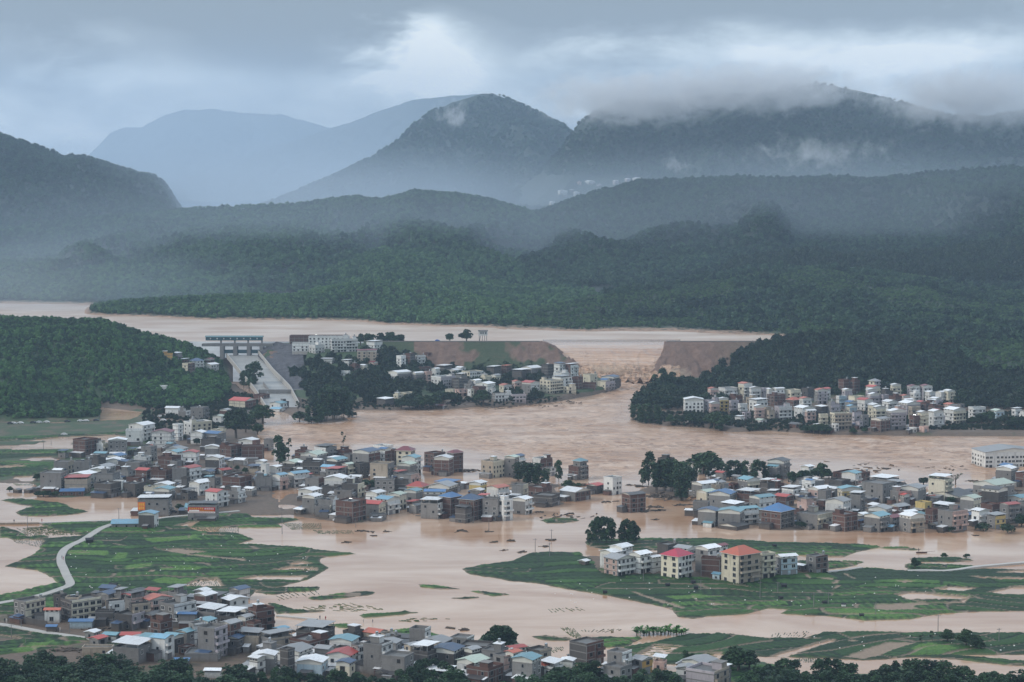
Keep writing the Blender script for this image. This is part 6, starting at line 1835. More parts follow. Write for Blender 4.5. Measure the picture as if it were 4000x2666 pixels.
TDATA = [
 ('A2', 'bamboo', 'bamboo clump on the muddy spit below the footbridge', 1.0, [(480, 1180, 150), (560, 1175, 230), (640, 1160, 300), (720, 1150, 300), (800, 1145, 290), (850, 1140, 220), (600, 1180, 180)]),
 ('A2', 'bush', 'low bush along the muddy spit', 1.4, [(400, 1170, 90), (510, 1190, 80), (880, 1130, 60)]),
 ('A1', 'broad', 'tall dark tree behind the white cluster', 1.0, [(2170, 1325, 290)]), ('A1', 'broad', 'dark tree leaning beside the tall one', 1.0, [(2260, 1270, 180)]),
 ('A2', 'broad', 'round dark tree beside the drowned lane', 1.35, [(60, 1190, 180)]), ('A2', 'broad', 'smaller round tree at the bend of the lane', 1.3, [(15, 1295, 110)]),
 ('A2', 'sparse', 'thin leaning tree standing in brown water', 1.2, [(385, 1110, 125)]),
 ('B2', 'euc', 'tall ragged tree by the broken wall', 1.1, [(215, 520, 270)]), ('B2', 'euc', 'shorter tree at the foot of the ragged one', 1.3, [(260, 525, 160)]), ('B2', 'sparse', 'slim side tree drooping beside the ragged one', 1.0, [(300, 480, 210)]),
 ('B2', 'sparse', 'lone slender tree rising above the rooftops', .8, [(805, 395, 185)]), ('B2', 'broad', 'dark tree hemmed in by grey houses', 1.5, [(1010, 760, 120), (1060, 755, 110)]),
 ('B3', 'euc', 'pale trunked tree at the tip of the grove', 1.0, [(1200, 700, 150), (1255, 700, 290)]), ('B3', 'bamboo', 'dense tree in the grove at the water edge', 1.1, [(1330, 745, 260), (1400, 750, 290), (1470, 755, 280), (1540, 770, 290), (1600, 760, 260), (1560, 840, 290), (1640, 740, 210)]),
 ('B3', 'broad', 'huge domed tree above the grove', 1.7, [(1765, 590, 215)]), ('B3', 'euc', 'tree in the row behind the flooded rooftops', 1.4, [(1690, 650, 140), (1810, 640, 150), (1880, 640, 150), (2000, 650, 175), (2070, 640, 160), (2140, 650, 165), (2240, 660, 185), (2310, 650, 160)]),
 ('B3', 'bamboo', 'dark clump beside the tip of the middle village', 1.3, [(60, 660, 170), (140, 700, 210), (220, 705, 200), (300, 705, 150)]), ('B3', 'euc', 'narrow pointed tree by the teal tower', .9, [(430, 665, 190)]), ('B3', 'bush', 'bush in brown water below the teal tower', 1.5, [(520, 725, 75), (610, 715, 40)]),
 ('B3', 'euc', 'tall eucalyptus on the island tip', .95, [(735, 1232, 200), (780, 1235, 235), (825, 1236, 240), (870, 1235, 235), (915, 1230, 215), (700, 1225, 120)]), ('B3', 'euc', 'dense eucalyptus in the smaller island clump', 1.1, [(1020, 1235, 200), (1060, 1238, 215), (1105, 1236, 200), (1140, 1230, 160)]), ('B3', 'sparse', 'slim tree at the edge of the island clump', .8, [(1165, 1190, 115)]),
 ('B4', 'broad', 'big tree behind the flooded white house', 1.1, [(490, 670, 180)]), ('B4', 'broad', 'dark tree among the flooded houses', 1.2, [(90, 660, 70), (240, 710, 150), (310, 705, 160), (360, 690, 110), (560, 640, 90)]),
 ('B4', 'broad', 'round dark tree behind the cream tower house', 1.5, [(1540, 700, 115), (1430, 700, 80)]), ('B4', 'bare', 'half bare tree alone in the flood', 1.2, [(1725, 695, 120)]),
 ('B4', 'bush', 'bush between the dark sheds', 1.6, [(1540, 890, 65), (1680, 855, 50), (1250, 720, 45), (60, 1085, 40), (300, 1090, 60)]), ('B4', 'bush', 'leafy bush by the yellow fronted house', 1.3, [(2200, 1140, 90), (1980, 1120, 75), (1940, 1115, 60), (1690, 1125, 50)]), ('B4', 'broad', 'dark tree at the far corner of the village', 1.3, [(2330, 1085, 130)]),
 ('C2', 'broad', 'massive dark tree at the edge of the flood', 1.5, [(2215, 1105, 235)]), ('C2', 'broad', 'dark tree crowding the massive one', 1.3, [(2320, 1115, 190), (2150, 1075, 150)]),
 ('C3', 'broad', 'leafy tree spreading over the drowned seedlings', 1.35, [(2080, 1310, 240)]), ('C3', 'broad', 'tree beside the spreading one', 1.2, [(1980, 1300, 150), (2180, 1300, 190)]), ('C3', 'euc', 'small tree by the slanting rows', 1.4, [(1600, 1240, 120), (1660, 1240, 90)]),
 ('C4', 'broad', 'leaning dark tree between white plots', 1.0, [(1350, 372, 112)]), ('C4', 'bush', 'round bush on the narrow bank', 1.3, [(1620, 268, 45)]), ('C4', 'bush', 'second round bush on the narrow bank', 1.2, [(1826, 272, 42)]),
 ('C4', 'sparse', 'young tree on the near bank', 1.5, [(1410, 1065, 90), (1510, 1060, 115)]), ('C4', 'broad', 'spreading young tree on the near bank', 1.1, [(1650, 1050, 130)]), ('C4', 'broad', 'leafy tree at the end of the bank row', 1.1, [(1820, 1090, 170), (1910, 1110, 140), (1950, 1120, 100)]),
 ('A2', 'broad', 'tree behind the white offices', 1.1, [(885, 430, 110), (960, 470, 110), (1040, 480, 130), (1150, 470, 120), (1230, 480, 140), (1310, 490, 130)]),
 ('A2', 'broad', 'rounded tree in front of the breach town', 1.4, [(2090, 1010, 135)]), ('A2', 'broad', 'riverside tree below the breach town', 1.3, [(1500, 1050, 120), (1560, 1060, 140), (1640, 1050, 150), (1720, 1010, 130), (1800, 1000, 110), (1850, 1000, 80), (1700, 990, 110), (1410, 1060, 110), (1330, 1050, 100)]),
 ('A2', 'euc', 'spreading tree overhanging the spillway', 1.2, [(-10, 900, 260)]), ('A1', 'euc', 'tree overhanging the left bank of the spillway', 1.2, [(2290, 870, 220), (2240, 860, 150)]),
 ('A3', 'euc', 'tree on the wooded point facing the breach', 1.3, [(1390, 890, 200), (1320, 870, 130), (1480, 880, 160)]), ('A3', 'bamboo', 'feathery clump at the tip of the wooded point', 1.1, [(1110, 1150, 130), (1190, 1170, 150), (1260, 1170, 160), (1340, 1170, 150)]),
 ('A3', 'broad', 'dark tree before the riverside town', 1.3, [(1860, 1230, 160), (1940, 1240, 140), (1910, 1260, 70), (1820, 1215, 120), (1640, 1195, 110), (1460, 1200, 100), (1560, 1200, 90), (1720, 1200, 90)]),
 ('A4', 'broad', 'round tree along the town bank', 1.4, [(420, 1280, 90), (480, 1285, 100), (540, 1285, 90), (350, 1275, 70), (300, 1155, 60), (60, 1200, 60), (780, 1285, 60), (1960, 1200, 110), (2030, 1190, 120), (2190, 1230, 130), (2270, 1240, 120), (2330, 1230, 110), (1880, 1190, 70), (890, 1275, 50)]),
 ('B1', 'broad', 'bush like tree before the tall grey house', 1.6, [(350, 805, 60), (400, 808, 65), (450, 808, 65), (500, 808, 60)]), ('B1', 'broad', 'round tree at the edge of the green plots', 1.4, [(340, 655, 70), (545, 430, 50), (600, 425, 40)]), ('B1', 'broad', 'dark tree between banner house and sign', 1.5, [(1650, 930, 65)]),
 ('B1', 'broad', 'dark tree among the white houses', 1.3, [(1370, 330, 60), (1810, 330, 70), (1690, 280, 50), (2040, 470, 60), (2260, 590, 60), (2180, 560, 50), (90, 760, 55)]),
]
for (p, kind, lab, wide, pts) in TDATA:
    for (zx, zy, hz) in pts:
        tree_at(p, zx, zy, hz * 1.05, kind, lab, lab + ' group' if len(pts) > 1 else None, wide)
# two round trees on the dam crest
for (px_, H_, lab_) in ((1757, 9.0, 'smaller round tree on the dam crest beside the gauge house'), (1822, 12.5, 'large round tree on the dam crest beside the gauge house')):
    tree('broad', float(x_at(px_, 1335, 1726)), 1726.0, CREST - 1.5, H_, lab_, None, 1.15)
# banana plants
for i in range(26):
    tree_at('C3', 1150 + i * 17.5 + random.uniform(-10, 10), 1000 - 22 * math.sin(i / 25 * 3) + random.uniform(-26, 10), random.uniform(65, 100), 'banana', 'bright green banana plant in the clump at the water edge', 'banana plants at the water edge', 1.5)
# groves along the lower edge
GROVES = [('C1', [(-60, 1185), (0, 1170), (150, 1230), (300, 1130), (400, 1095), (520, 1130), (600, 1240), (700, 1200), (800, 1160), (950, 1135), (1100, 1150), (1180, 1210), (1350, 1290), (1500, 1190), (1650, 1185), (1720, 1250), (1800, 1340), (1870, 1360), (2030, 1370), (2060, 1300), (2150, 1215), (2250, 1270), (2353, 1330)], 'bamboo', 'dark bamboo in the grove before the near village', 'bamboo grove along the lower edge'),
          ('C2', [(0, 1340), (150, 1280), (200, 1220), (300, 1265), (450, 1310), (600, 1330), (700, 1280), (900, 1300), (1050, 1350), (1250, 1350), (1330, 1270), (1400, 1240), (1500, 1190), (1700, 1180), (1800, 1200), (1860, 1300), (1900, 1400), (2353, 1410)], 'euc', 'eucalyptus in the grove below the concrete rooftops', 'eucalyptus grove below the rooftops'),
          ('C3', [(0, 1405), (60, 1330), (120, 1310), (250, 1380), (380, 1290), (440, 1215), (500, 1290), (560, 1300), (620, 1200), (780, 1210), (840, 1330), (1000, 1350), (1200, 1280), (1400, 1290), (1500, 1320), (1560, 1405), (2000, 1410), (2100, 1370), (2250, 1260), (2353, 1240)], 'euc', 'dark tree in the grove around the last houses', 'trees around the last houses'),
          ('C4', [(0, 1230), (100, 1190), (200, 1175), (300, 1210), (340, 1330), (420, 1320), (480, 1190), (560, 1165), (700, 1190), (770, 1230), (800, 1330), (860, 1290), (930, 1310), (1000, 1340), (1080, 1240), (1200, 1195), (1350, 1185), (1500, 1200), (1700, 1225), (1850, 1270), (1950, 1310), (2060, 1290), (2120, 1330), (2200, 1330), (2300, 1290), (2500, 1300)], 'euc', 'blue green eucalyptus in the grove by the flooded paddies', 'eucalyptus grove by the paddies')]
for (p, line, kind, lab, grp) in GROVES:
    L = np.array(line, float); zx = L[0, 0]
    while zx < L[-1, 0]:
        top = float(np.interp(zx, L[:, 0], L[:, 1])); t = top + random.uniform(0, 20)
        while t < 1440:
            hz = random.uniform(190, 270)
            px, py = pan(p, zx + random.uniform(-25, 25), t + hz)
            x, Y = ground_at(px, py, 0.5); s = FPX / (Y * cp + CAM_H * sp)
            if Y > 575:
                tree(kind if random.random() < .8 else random.choice(['euc', 'bamboo', 'broad']), float(x), float(Y), 0.4, hz / 2.353 / s, lab, grp, random.uniform(1.3, 1.75))
            t += random.uniform(85, 125)
        zx += random.uniform(72, 100)
# woods on the near slopes
fx = np.array([f[0] for f in FOOT]); fy = np.array([f[1] for f in FOOT]); fr = np.array([f[2] for f in FOOT])
def free(x, Y, pad=0.0):
    k = np.ones(len(x), bool)
    for i in range(len(x)):
        k[i] = not ((fx - x[i]) ** 2 + (fy - Y[i]) ** 2 < (fr * 0.75 + 1.5 + pad) ** 2).any()
    return k
def blocks_view(x, Y, z, hh):
    """true where a tree would stand right in front of a house"""
    k = np.zeros(len(x), bool)
    for i in range(len(x)):
        d = (fy - Y[i]); m = (d > 0) & (d < 16) & (np.abs(fx * (Y[i] / fy) - x[i]) < fr * .8)
        k[i] = m.any()
    return k
def ground_points(px0, px1, Y0, Y1, spacing, mask, low=False):
    n = int((px1 - px0) / FPX * 0.5 * (Y0 + Y1) * (Y1 - Y0) / spacing ** 2)
    Y = np.sqrt(rng.uniform(Y0 ** 2, Y1 ** 2, n)); px = rng.uniform(px0, px1, n); x = (px - 2000) / FPX * (Y * cp + 150 * sp)
    z = gfast(x, Y); k = mask(px, x, Y, z); x, Y, z = x[k], Y[k], z[k]
    k = free(x, Y) if low else free(x, Y) & ~blocks_view(x, Y, z, 6)
    return np.stack([x[k], Y[k], z[k] - .5], -1)
def m_left(px, x, Y, z):
    cl = np.interp(Y, CH_Y, CH_L)
    k = (z > 1.9) & (px < cl - 22)
    gap = (LH2.z(x, Y) < z - .5) & (Y < 1560) & (px < 450) & (fbm(x / 14, Y / 14, 2, 3) > .45)
    return k & ~(gap & (Y > 1500) & (Y < 1530) & (rng.random(len(x)) < .7))
scatter('hillside_woods', ground_points(-260, 1000, 1385, 1785, 2.9, m_left), (1.0, 3.0), 'left', 'bright green woods on the near left hill', 1.15)
scatter('hillside_woods', ground_points(2430, 4260, 1440, 1870, 4.2, lambda px, x, Y, z: ((RK.z(x, Y) > 2.6) & (z > 2.4) & (Y > 1505)) | ((px > 3690) & (Y > 1425) & (z > 1.5)) | ((px < 2840) & (z > 1.6) & (Y < 1600))), (1.8, 4.6), 'dark', 'dark dense woods on the knoll behind the town', 1.2)
PW = [poly(q, 12.0) for q in ('A2 380,700 560,520 700,560 930,560 930,660 760,640 780,900 1200,880 1500,760 1600,900 1500,1000 1250,900 900,1000 420,900', 'A2 1100,430 1420,400 1650,480 1900,520 2100,640 2050,690 1700,620 1300,540 1120,540', 'A2 2200,560 2353,560 2353,660 2200,650')]
def m_town(px, x, Y, z):
    cr = np.interp(Y, CH_Y, CH_R)
    n = fbm(x / 18, Y / 18, 3, 12)
    return (z > 1.9) & (px > cr + 55) & ((n > 0.36) | ((Y > 1630) & (px > 1330) & (Y < 1672))) & ~((px > 1130) & (px < 1420) & (Y > 1655)) & ~((px > 1640) & (Y < 1600) & (n < .56)) & ~((px > 2120))
scatter('hillside_woods', ground_points(1130, 2130, 1480, 1690, 4.2, m_town), (2.3, 4.0), 'dark', 'dark trees on the slope between offices and town', 1.1)

# scrub along the banks
def m_bank(px, x, Y, z):
    return (z > 0.35) & (z < 2.9) & (fbm(x / 7, Y / 7, 2, 71) > 0.40)
scatter('bank_scrub', ground_points(2440, 4260, 1318, 1420, 2.0, m_bank, True), (.7, 1.8), 'dark', 'dark scrub along the bank below the riverside town', .9)
scatter('bank_scrub', ground_points(1180, 2400, 1455, 1560, 2.6, m_bank, True), (.6, 1.5), 'dark', 'dark scrub along the bank below the breach town', .9)
scatter('bank_scrub', ground_points(560, 1010, 1330, 1570, 2.8, lambda px, x, Y, z: (z > 0.35) & (px < np.interp(Y, CH_Y, CH_L) - 14) & (fbm(x / 9, Y / 9, 2, 72) > 0.46 - .15 * (Y > 1430)), True), (.8, 2.2), 'dark', 'dark scrub around the white cluster', 1.0)

# ------------------------------------------------------------------ banners, poles, cars, people, boats, debris
M_RED = flat_mat('banner_red', (0.45, 0.02, 0.03), 0.6, 0.1, 0.5); M_YEL = flat_mat('banner_yellow', (0.75, 0.50, 0.05), 0.6, 0.1, 0.5)
M_WHITE = flat_mat('paint_white', (0.78, 0.78, 0.76), 0.5, 0.1, 0.5); M_ORG = flat_mat('sign_orange', (0.65, 0.16, 0.04), 0.6, 0.1, 0.5)
def on_face(key, label, cat, name):
    root, L, D, h, a2 = HREF[key]
    e = empty(name, root.location, -a2); return tag(e, label, cat), L, D, h
def glyphs(n, x0, x1, z0, z1, y, seed, m):
    """a row of blocky characters too small to read"""
    r = random.Random(seed); mb = MB(); w = (x1 - x0) / n
    for i in range(n):
        a = x0 + w * i + w * .1; b_ = a + w * .8; t = (z1 - z0) * .11
        for k in range(3):
            z = z0 + (z1 - z0) * (k + r.random() * .6) / 3; mb.box(a, b_ - r.random() * w * .2, y - .03, y, z, z + t)
        for k in range(2):
            xx = a + (b_ - a) * (k + .2 + r.random() * .5) / 2; mb.box(xx, xx + t, y - .036, y, z0, z1 - r.random() * (z1 - z0) * .2)
    return mb
bn, L, D, h = on_face(('B1', 1728), 'red banner with yellow lettering hung on the grey house front', 'banner', 'banner')
y = -D / 2 - .25; xa, xb = -L / 2 + .1, L / 2 - .6; zt = h - .3
MB().box(xa, xb, y, y + .05, zt - 2.1, zt).build('red_panel', [M_RED], bn)
MB().box(xa, xb, y, y + .05, zt - 2.9, zt - 2.11).build('white_strip', [M_WHITE], bn)
MB().box(xa + .6, xa + (xb - xa) * .42, y - .02, y - .002, zt - 2.0, zt - 1.35).build('white_inset', [M_WHITE], bn)
glyphs(7, xa + .6, xa + (xb - xa) * .58, zt - 1.15, zt - .2, y - .004, 3, 0).build('yellow_lettering', [M_YEL], bn)
glyphs(5, xa + (xb - xa) * .60, xb - .5, zt - 1.15, zt - .2, y - .004, 4, 0).build('white_lettering', [M_WHITE], bn)
glyphs(9, xa + (xb - xa) * .44, xb - .6, zt - 2.0, zt - 1.4, y - .004, 5, 0).build('yellow_lettering', [M_YEL], bn)
glyphs(24, xa + .5, xb - .5, zt - 2.7, zt - 2.35, y - .004, 6, 0).build('red_lettering', [M_RED], bn)
sg, L, D, h = on_face(('B1', 1270), 'orange signboard with yellow characters on the corner of the canopied house', 'sign', 'signboard')
y = -D / 2 - .3; xa = -L / 2 + .1
MB().box(xa, xa + 3.6, y, y + .08, h - 4.6, h - .6).build('board', [M_ORG], sg)
glyphs(3, xa + .3, xa + 3.3, h - 2.4, h - 1.0, y - .004, 8, 0).build('yellow_lettering', [M_YEL], sg)
glyphs(3, xa + .3, xa + 3.3, h - 4.1, h - 2.8, y - .004, 9, 0).build('yellow_lettering', [M_YEL], sg)
rs, L, D, h = on_face(('B2', 598), 'small red rooftop sign beside the sky blue roof', 'sign', 'rooftop_sign')
MB().box(-L / 2 + .2, -L / 2 + 4.6, -D / 2 - .2, -D / 2, h + .3, h + 1.2).build('board', [M_ORG], rs); glyphs(5, -L / 2 + .4, -L / 2 + 4.4, h + .45, h + 1.05, -D / 2 - .204, 10, 0).build('lettering', [M_WHITE], rs)  # board and lettering in plain flat colours

# power poles
M_POLE = flat_mat('pole_concrete', (0.17, 0.165, 0.16), 0.8, 0.2, 1.0)
POLE = MB().tube([(0, 0, -1.5), (0, 0, 9)], [.17, .10], 6).mesh('pole', [M_POLE])
ARM = MB().box(-.9, .9, -.06, .06, 8.2, 8.34).box(-.8, -.7, -.05, .05, 8.34, 8.6).box(.7, .8, -.05, .05, 8.34, 8.6).box(-.05, .05, -.05, .05, 9.0, 9.2).mesh('cross_arm', [M_POLE])
POLES = [('B1', 253, 1100, 120, 'beside the flooded lane wall'), ('B1', 1093, 1015, 110, 'by the water near the blue shed'), ('B1', 2190, 1135, 60, 'at the edge of the drowned rows'), ('B2', 240, 1150, 245, 'rising from the drowned crop rows'), ('B2', 918, 1090, 70, 'in front of the tall brick block'), ('B2', 1995, 1050, 70, 'before the dark hipped roof'), ('B2', 2140, 1130, 130, 'in the water before the grey block'),
         ('C3', 363, 118, 110, 'on the mound in open flood'), ('C3', 213, 215, 125, 'where the island bank begins'), ('C3', 345, 270, 140, 'on the bank of the big green field'), ('C3', 1207, 500, 140, 'before the crimson roofed house'), ('C3', 1735, 580, 110, 'in the field before the orange roofed mansion'), ('C3', 2280, 660, 180, 'in the field below the cream house'), ('C4', 90, 600, 110, 'in the dark green field'), ('C4', 555, 705, 120, 'by the field huts'), ('C4', 420, 740, 150, 'near the lower field edge'),
         ('C4', 1562, 955, 170, 'standing on the near shore'), ('C4', 2122, 1060, 145, 'behind the near bank crops'), ('C4', 990, 815, 140, 'on the tip of the bright field'), ('C1', 105, 1010, 130, 'beside the narrow lane'), ('C1', 195, 910, 80, 'at the gate of the cream house'), ('C1', 640, 960, 90, 'beside the blue awning'), ('C1', 235, 1060, 60, 'in the lower corner plots'), ('B1', 105, 410, 70, 'in the far left plots'), ('B1', 400, 370, 90, 'on the flooded road in the plots'), ('B1', 470, 330, 60, 'behind the brick block on the plots'), ('C4', 1645, 375, 50, 'white and short between the dikes'), ('C4', 555, 380, 80, 'white beside the square brick house')]
for (p, zx, zy, hz, where) in POLES:
    hit = march(*pan(p, zx, zy), 0.0)
    if not hit: continue
    x, Y, z = hit; s = FPX / (Y * cp + CAM_H * sp); k = hz / 2.353 / s / 9.0
    e = empty('utility_pole', (x, Y, max(z, -.1)), random.uniform(-.5, .5)); e.scale = (1, 1, k)
    inst('pole', POLE, e); inst('cross_arm', ARM, e); tag(e, 'thin utility pole ' + where, 'pole', 'utility poles')

# cars
M_TYRE = flat_mat('tyre', (0.015, 0.015, 0.015), 0.9, 0.1)
def car_meshes(col):
    mb = MB()
    prof = [(-2.1, .35), (2.1, .35), (2.15, .75), (1.3, .92), (.75, 1.42), (-1.1, 1.45), (-1.75, .98), (-2.15, .9)]
    mb.prism([(a, -.85, z) for a, z in prof], (0, 1.7, 0), 0); body = mb.mesh('car_body', [col])
    g = MB(); g.prism([(1.2, -.87, .95), (.72, -.80, 1.36), (-1.05, -.80, 1.39), (-1.6, -.87, 1.0)], (0, 1.74, 0), 0); glass = g.mesh('car_glass', [M_GLASS])
    w = MB(); w.tube([(0, -.11, 0), (0, .11, 0)], .33, 10); return body, glass, w.mesh('car_wheel', [M_TYRE])
M_CARW = flat_mat('car_white', (0.72, 0.73, 0.74), 0.25, 0.05); M_CARD = flat_mat('car_dark', (0.05, 0.055, 0.07), 0.25, 0.05); M_CARB = flat_mat('truck_blue', (0.03, 0.12, 0.40), 0.3, 0.05)
CARM = {'w': car_meshes(M_CARW), 'd': car_meshes(M_CARD), 'b': car_meshes(M_CARB)}
def car(p, zx, zy, rz, c, label, grp=None, sc=1.0, dam_top=False):
    px, py = pan(p, zx, zy)
    hit = (float(x_at(px, py, 1720)), 1720.0, CREST + .17) if dam_top else march(px, py)
    if not hit: return
    x, Y, z = hit; e = empty('car', (x, Y, max(z, .1)), rz); e.scale = (sc,) * 3; b_, g_, w_ = CARM[c]
    inst('body', b_, e); inst('glass', g_, e)
    for a in (-1.3, 1.3):
        for q in (-.8, .8): inst('wheel', w_, e, (a, q, .33))
    tag(e, label, 'car', grp)
car('C3', 1790, 405, .5, 'w', 'white car parked between brick house and mansion')
car('B2', 745, 1030, .1, 'w', 'white car stranded in flood before the brick block')
car('B1', 590, 237, .1, 'w', 'white car on the far green plots')
for i, zx in enumerate((95, 125, 190, 305, 360, 430, 620, 740, 790, 885)):
    car('A1', zx, 1197 - zx * .035, random.uniform(-.2, .2), 'w' if i % 3 else 'd', 'small car parked in the row at the foot of the wooded hill', 'cars parked below the wooded hill')
for i, (zx, zy) in enumerate(((1475, 1130), (1530, 1125), (1575, 1122), (1560, 1105), (1500, 1165))):
    car('A1', zx, zy, random.uniform(-.3, .3), 'w', 'white car parked by the sheds above the white cluster', 'cars parked by the sheds')
car('A2', 1668, 432, 0, 'b', 'blue vehicle parked on the dam crest', dam_top=True)
car('B1', 1250, 965, .2, 'd', 'dark vehicle beside the orange signboard', sc=1.3)
car('B1', 1590, 950, .2, 'd', 'dark car under the tree by the banner house')
car('C1', 2285, 1125, .3, 'w', 'white car parked below the tall brick house')
car('A4', 2290, 1150, 0, 'w', 'white car at the far end of the riverside town')

# people: one skinned body each
M_CLOTH = [flat_mat('cloth_dark', (0.03, 0.035, 0.05), 0.8), flat_mat('cloth_light', (0.45, 0.42, 0.40), 0.8), flat_mat('cloth_red', (0.3, 0.05, 0.05), 0.8)]
def person_mesh(i, bend):
    me = bpy.data.meshes.new('person_body')
    J = [(0, 0, .92), (0, 0, 1.15), (bend, 0, 1.40), (bend * 1.4, 0, 1.52), (bend * 1.6, 0, 1.63), (bend * 1.7, 0, 1.75),
         (-.17, 0, 1.38), (-.24, -.08, 1.10), (-.22, -.18, .88), (.17 + bend, 0, 1.38), (.26 + bend, -.05, 1.10), (.24 + bend, -.14, .88),
         (-.10, 0, .86), (-.12, -.05, .48), (-.13, .02, .06), (-.13, -.12, .03), (.10, 0, .86), (.13, .04, .48), (.15, .10, .06), (.15, -.04, .03)]
    E = [(0, 1), (1, 2), (2, 3), (3, 4), (4, 5), (2, 6), (6, 7), (7, 8), (2, 9), (9, 10), (10, 11), (0, 12), (12, 13), (13, 14), (14, 15), (0, 16), (16, 17), (17, 18), (18, 19)]
    rd = [.15, .15, .15, .06, .10, .09, .075, .055, .045, .075, .055, .045, .10, .07, .05, .04, .10, .07, .05, .04]
    bm = bmesh.new(); sl = bm.verts.layers.skin.verify(); vs_ = [bm.verts.new(j) for j in J]
    for a, c in E: bm.edges.new((vs_[a], vs_[c]))
    for v, r_ in zip(vs_, rd): v[sl].radius = (r_, r_)
    vs_[0][sl].use_root = True
    bm.to_mesh(me); bm.free(); me.materials.append(M_CLOTH[i % 3])
    return me
PM = [person_mesh(0, .03), person_mesh(1, .12), person_mesh(2, -.02)]
def person(p, zx, zy, i, label, dz=0.0):
    x, Y = ground_at(*pan(p, zx, zy), 0.0)
    o = bpy.data.objects.new('person', PM[i % 3]); o.location = (float(x), float(Y), dz); o.rotation_euler = (0, 0, random.uniform(0, 6.28)); link(o)
    o.modifiers.new('skin', 'SKIN'); s = o.modifiers.new('sub', 'SUBSURF'); s.levels = s.render_levels = 1
    tag(o, label, 'person', 'people out in the flood')
person('C2', 588, 832, 0, 'person in dark clothes wading near the drowned footpath', -.2); person('C2', 640, 838, 2, 'person in red wading beside the first one', -.2)
person('C2', 988, 865, 1, 'person in light clothes wading alone near the strip', -.3); person('C2', 1073, 868, 0, 'person in dark clothes standing past the green strip', -.2)
person('C1', 570, 300, 0, 'person walking on the winding road', .95); person('C1', 582, 308, 2, 'second person in red on the winding road', .95); person('C1', 540, 970, 0, 'person standing in the lane beside a companion', .9); person('C1', 552, 972, 1, 'companion in light clothes in the lane', .9)
person('C1', 45, 885, 0, 'person at the far end of the lane', .9); person('C1', 62, 888, 1, 'person in light clothes at the end of the lane', .9)
person('B1', 130, 1048, 0, 'person on the flooded lane wall', .3); person('B1', 290, 1038, 1, 'person standing by the lane wall', .3); person('B1', 385, 1042, 2, 'person in red on the flooded lane', .3)

# a long low wall along the flooded lane
x0_, y0_ = ground_at(*pan('B1', -200, 1062)); x1_, y1_ = ground_at(*pan('B1', 360, 1056))
o = MB().prism([(float(x0_), float(y0_), -.5), (float(x1_), float(y1_), -.5), (float(x1_), float(y1_), .9), (float(x0_), float(y0_), .9)], (0, .5, 0)).build('lane_wall', [M_WALL['t']]); tag(o, 'long low wall along the flooded lane', 'wall')
x0_, y0_ = ground_at(*pan('B1', 360, 1052)); x1_, y1_ = ground_at(*pan('B1', 1030, 1030))
o = MB().prism([(float(x0_), float(y0_), -.5), (float(x1_), float(y1_), -.5), (float(x1_), float(y1_), .5), (float(x0_), float(y0_), .5)], (0, 1.6, 0)).build('dike', [M_ROAD]); tag(o, 'thin concrete dike between pond and green plots', 'dike')
x0_, y0_ = ground_at(*pan('C1', 70, 860)); x1_, y1_ = ground_at(*pan('C1', 430, 925))
o = MB().prism([(float(x0_), float(y0_), .3), (float(x1_), float(y1_), .3), (float(x1_), float(y1_), 3.0), (float(x0_), float(y0_), 3.0)], (.1, .35, 0)).build('yard_wall', [M_WALL['d']]); tag(o, 'dark stained yard wall below the cream house', 'wall')

# boat
bx, by = ground_at(*pan('C4', 1410, 225))
bt = empty('boat', (float(bx), float(by), 0), .1)
hull = MB(); pts = [(-2.6, 0), (-2.0, -.55), (1.6, -.6), (2.8, 0), (1.6, .6), (-2.0, .55)]
k = len(hull.v); hull.v += [(a, c, .45 + .12 * abs(a) / 2.8) for a, c in pts] + [(a * .85, c * .7, -.15) for a, c in pts]
for i in range(6): hull.f.append((i, (i + 1) % 6, 6 + (i + 1) % 6, 6 + i)); hull.m.append(0)
hull.f.append((6, 7, 8, 9, 10, 11)); hull.m.append(0)
M_BOAT = flat_mat('boat_wood', (0.09, 0.045, 0.035), 0.7)
hull.build('hull', [M_BOAT], bt); MB().box(-1.5, -1.2, -.5, .5, .25, .32).build('thwart', [M_BOAT], bt); MB().tube([(1.5, .2, .5), (6.5, .6, .7)], .06, 5).build('oar', [M_BOAT], bt)
tag(bt, 'small dark boat on the pale water beyond the dikes', 'boat')
person('C4', 1385, 218, 0, 'person standing in the small boat', .3)

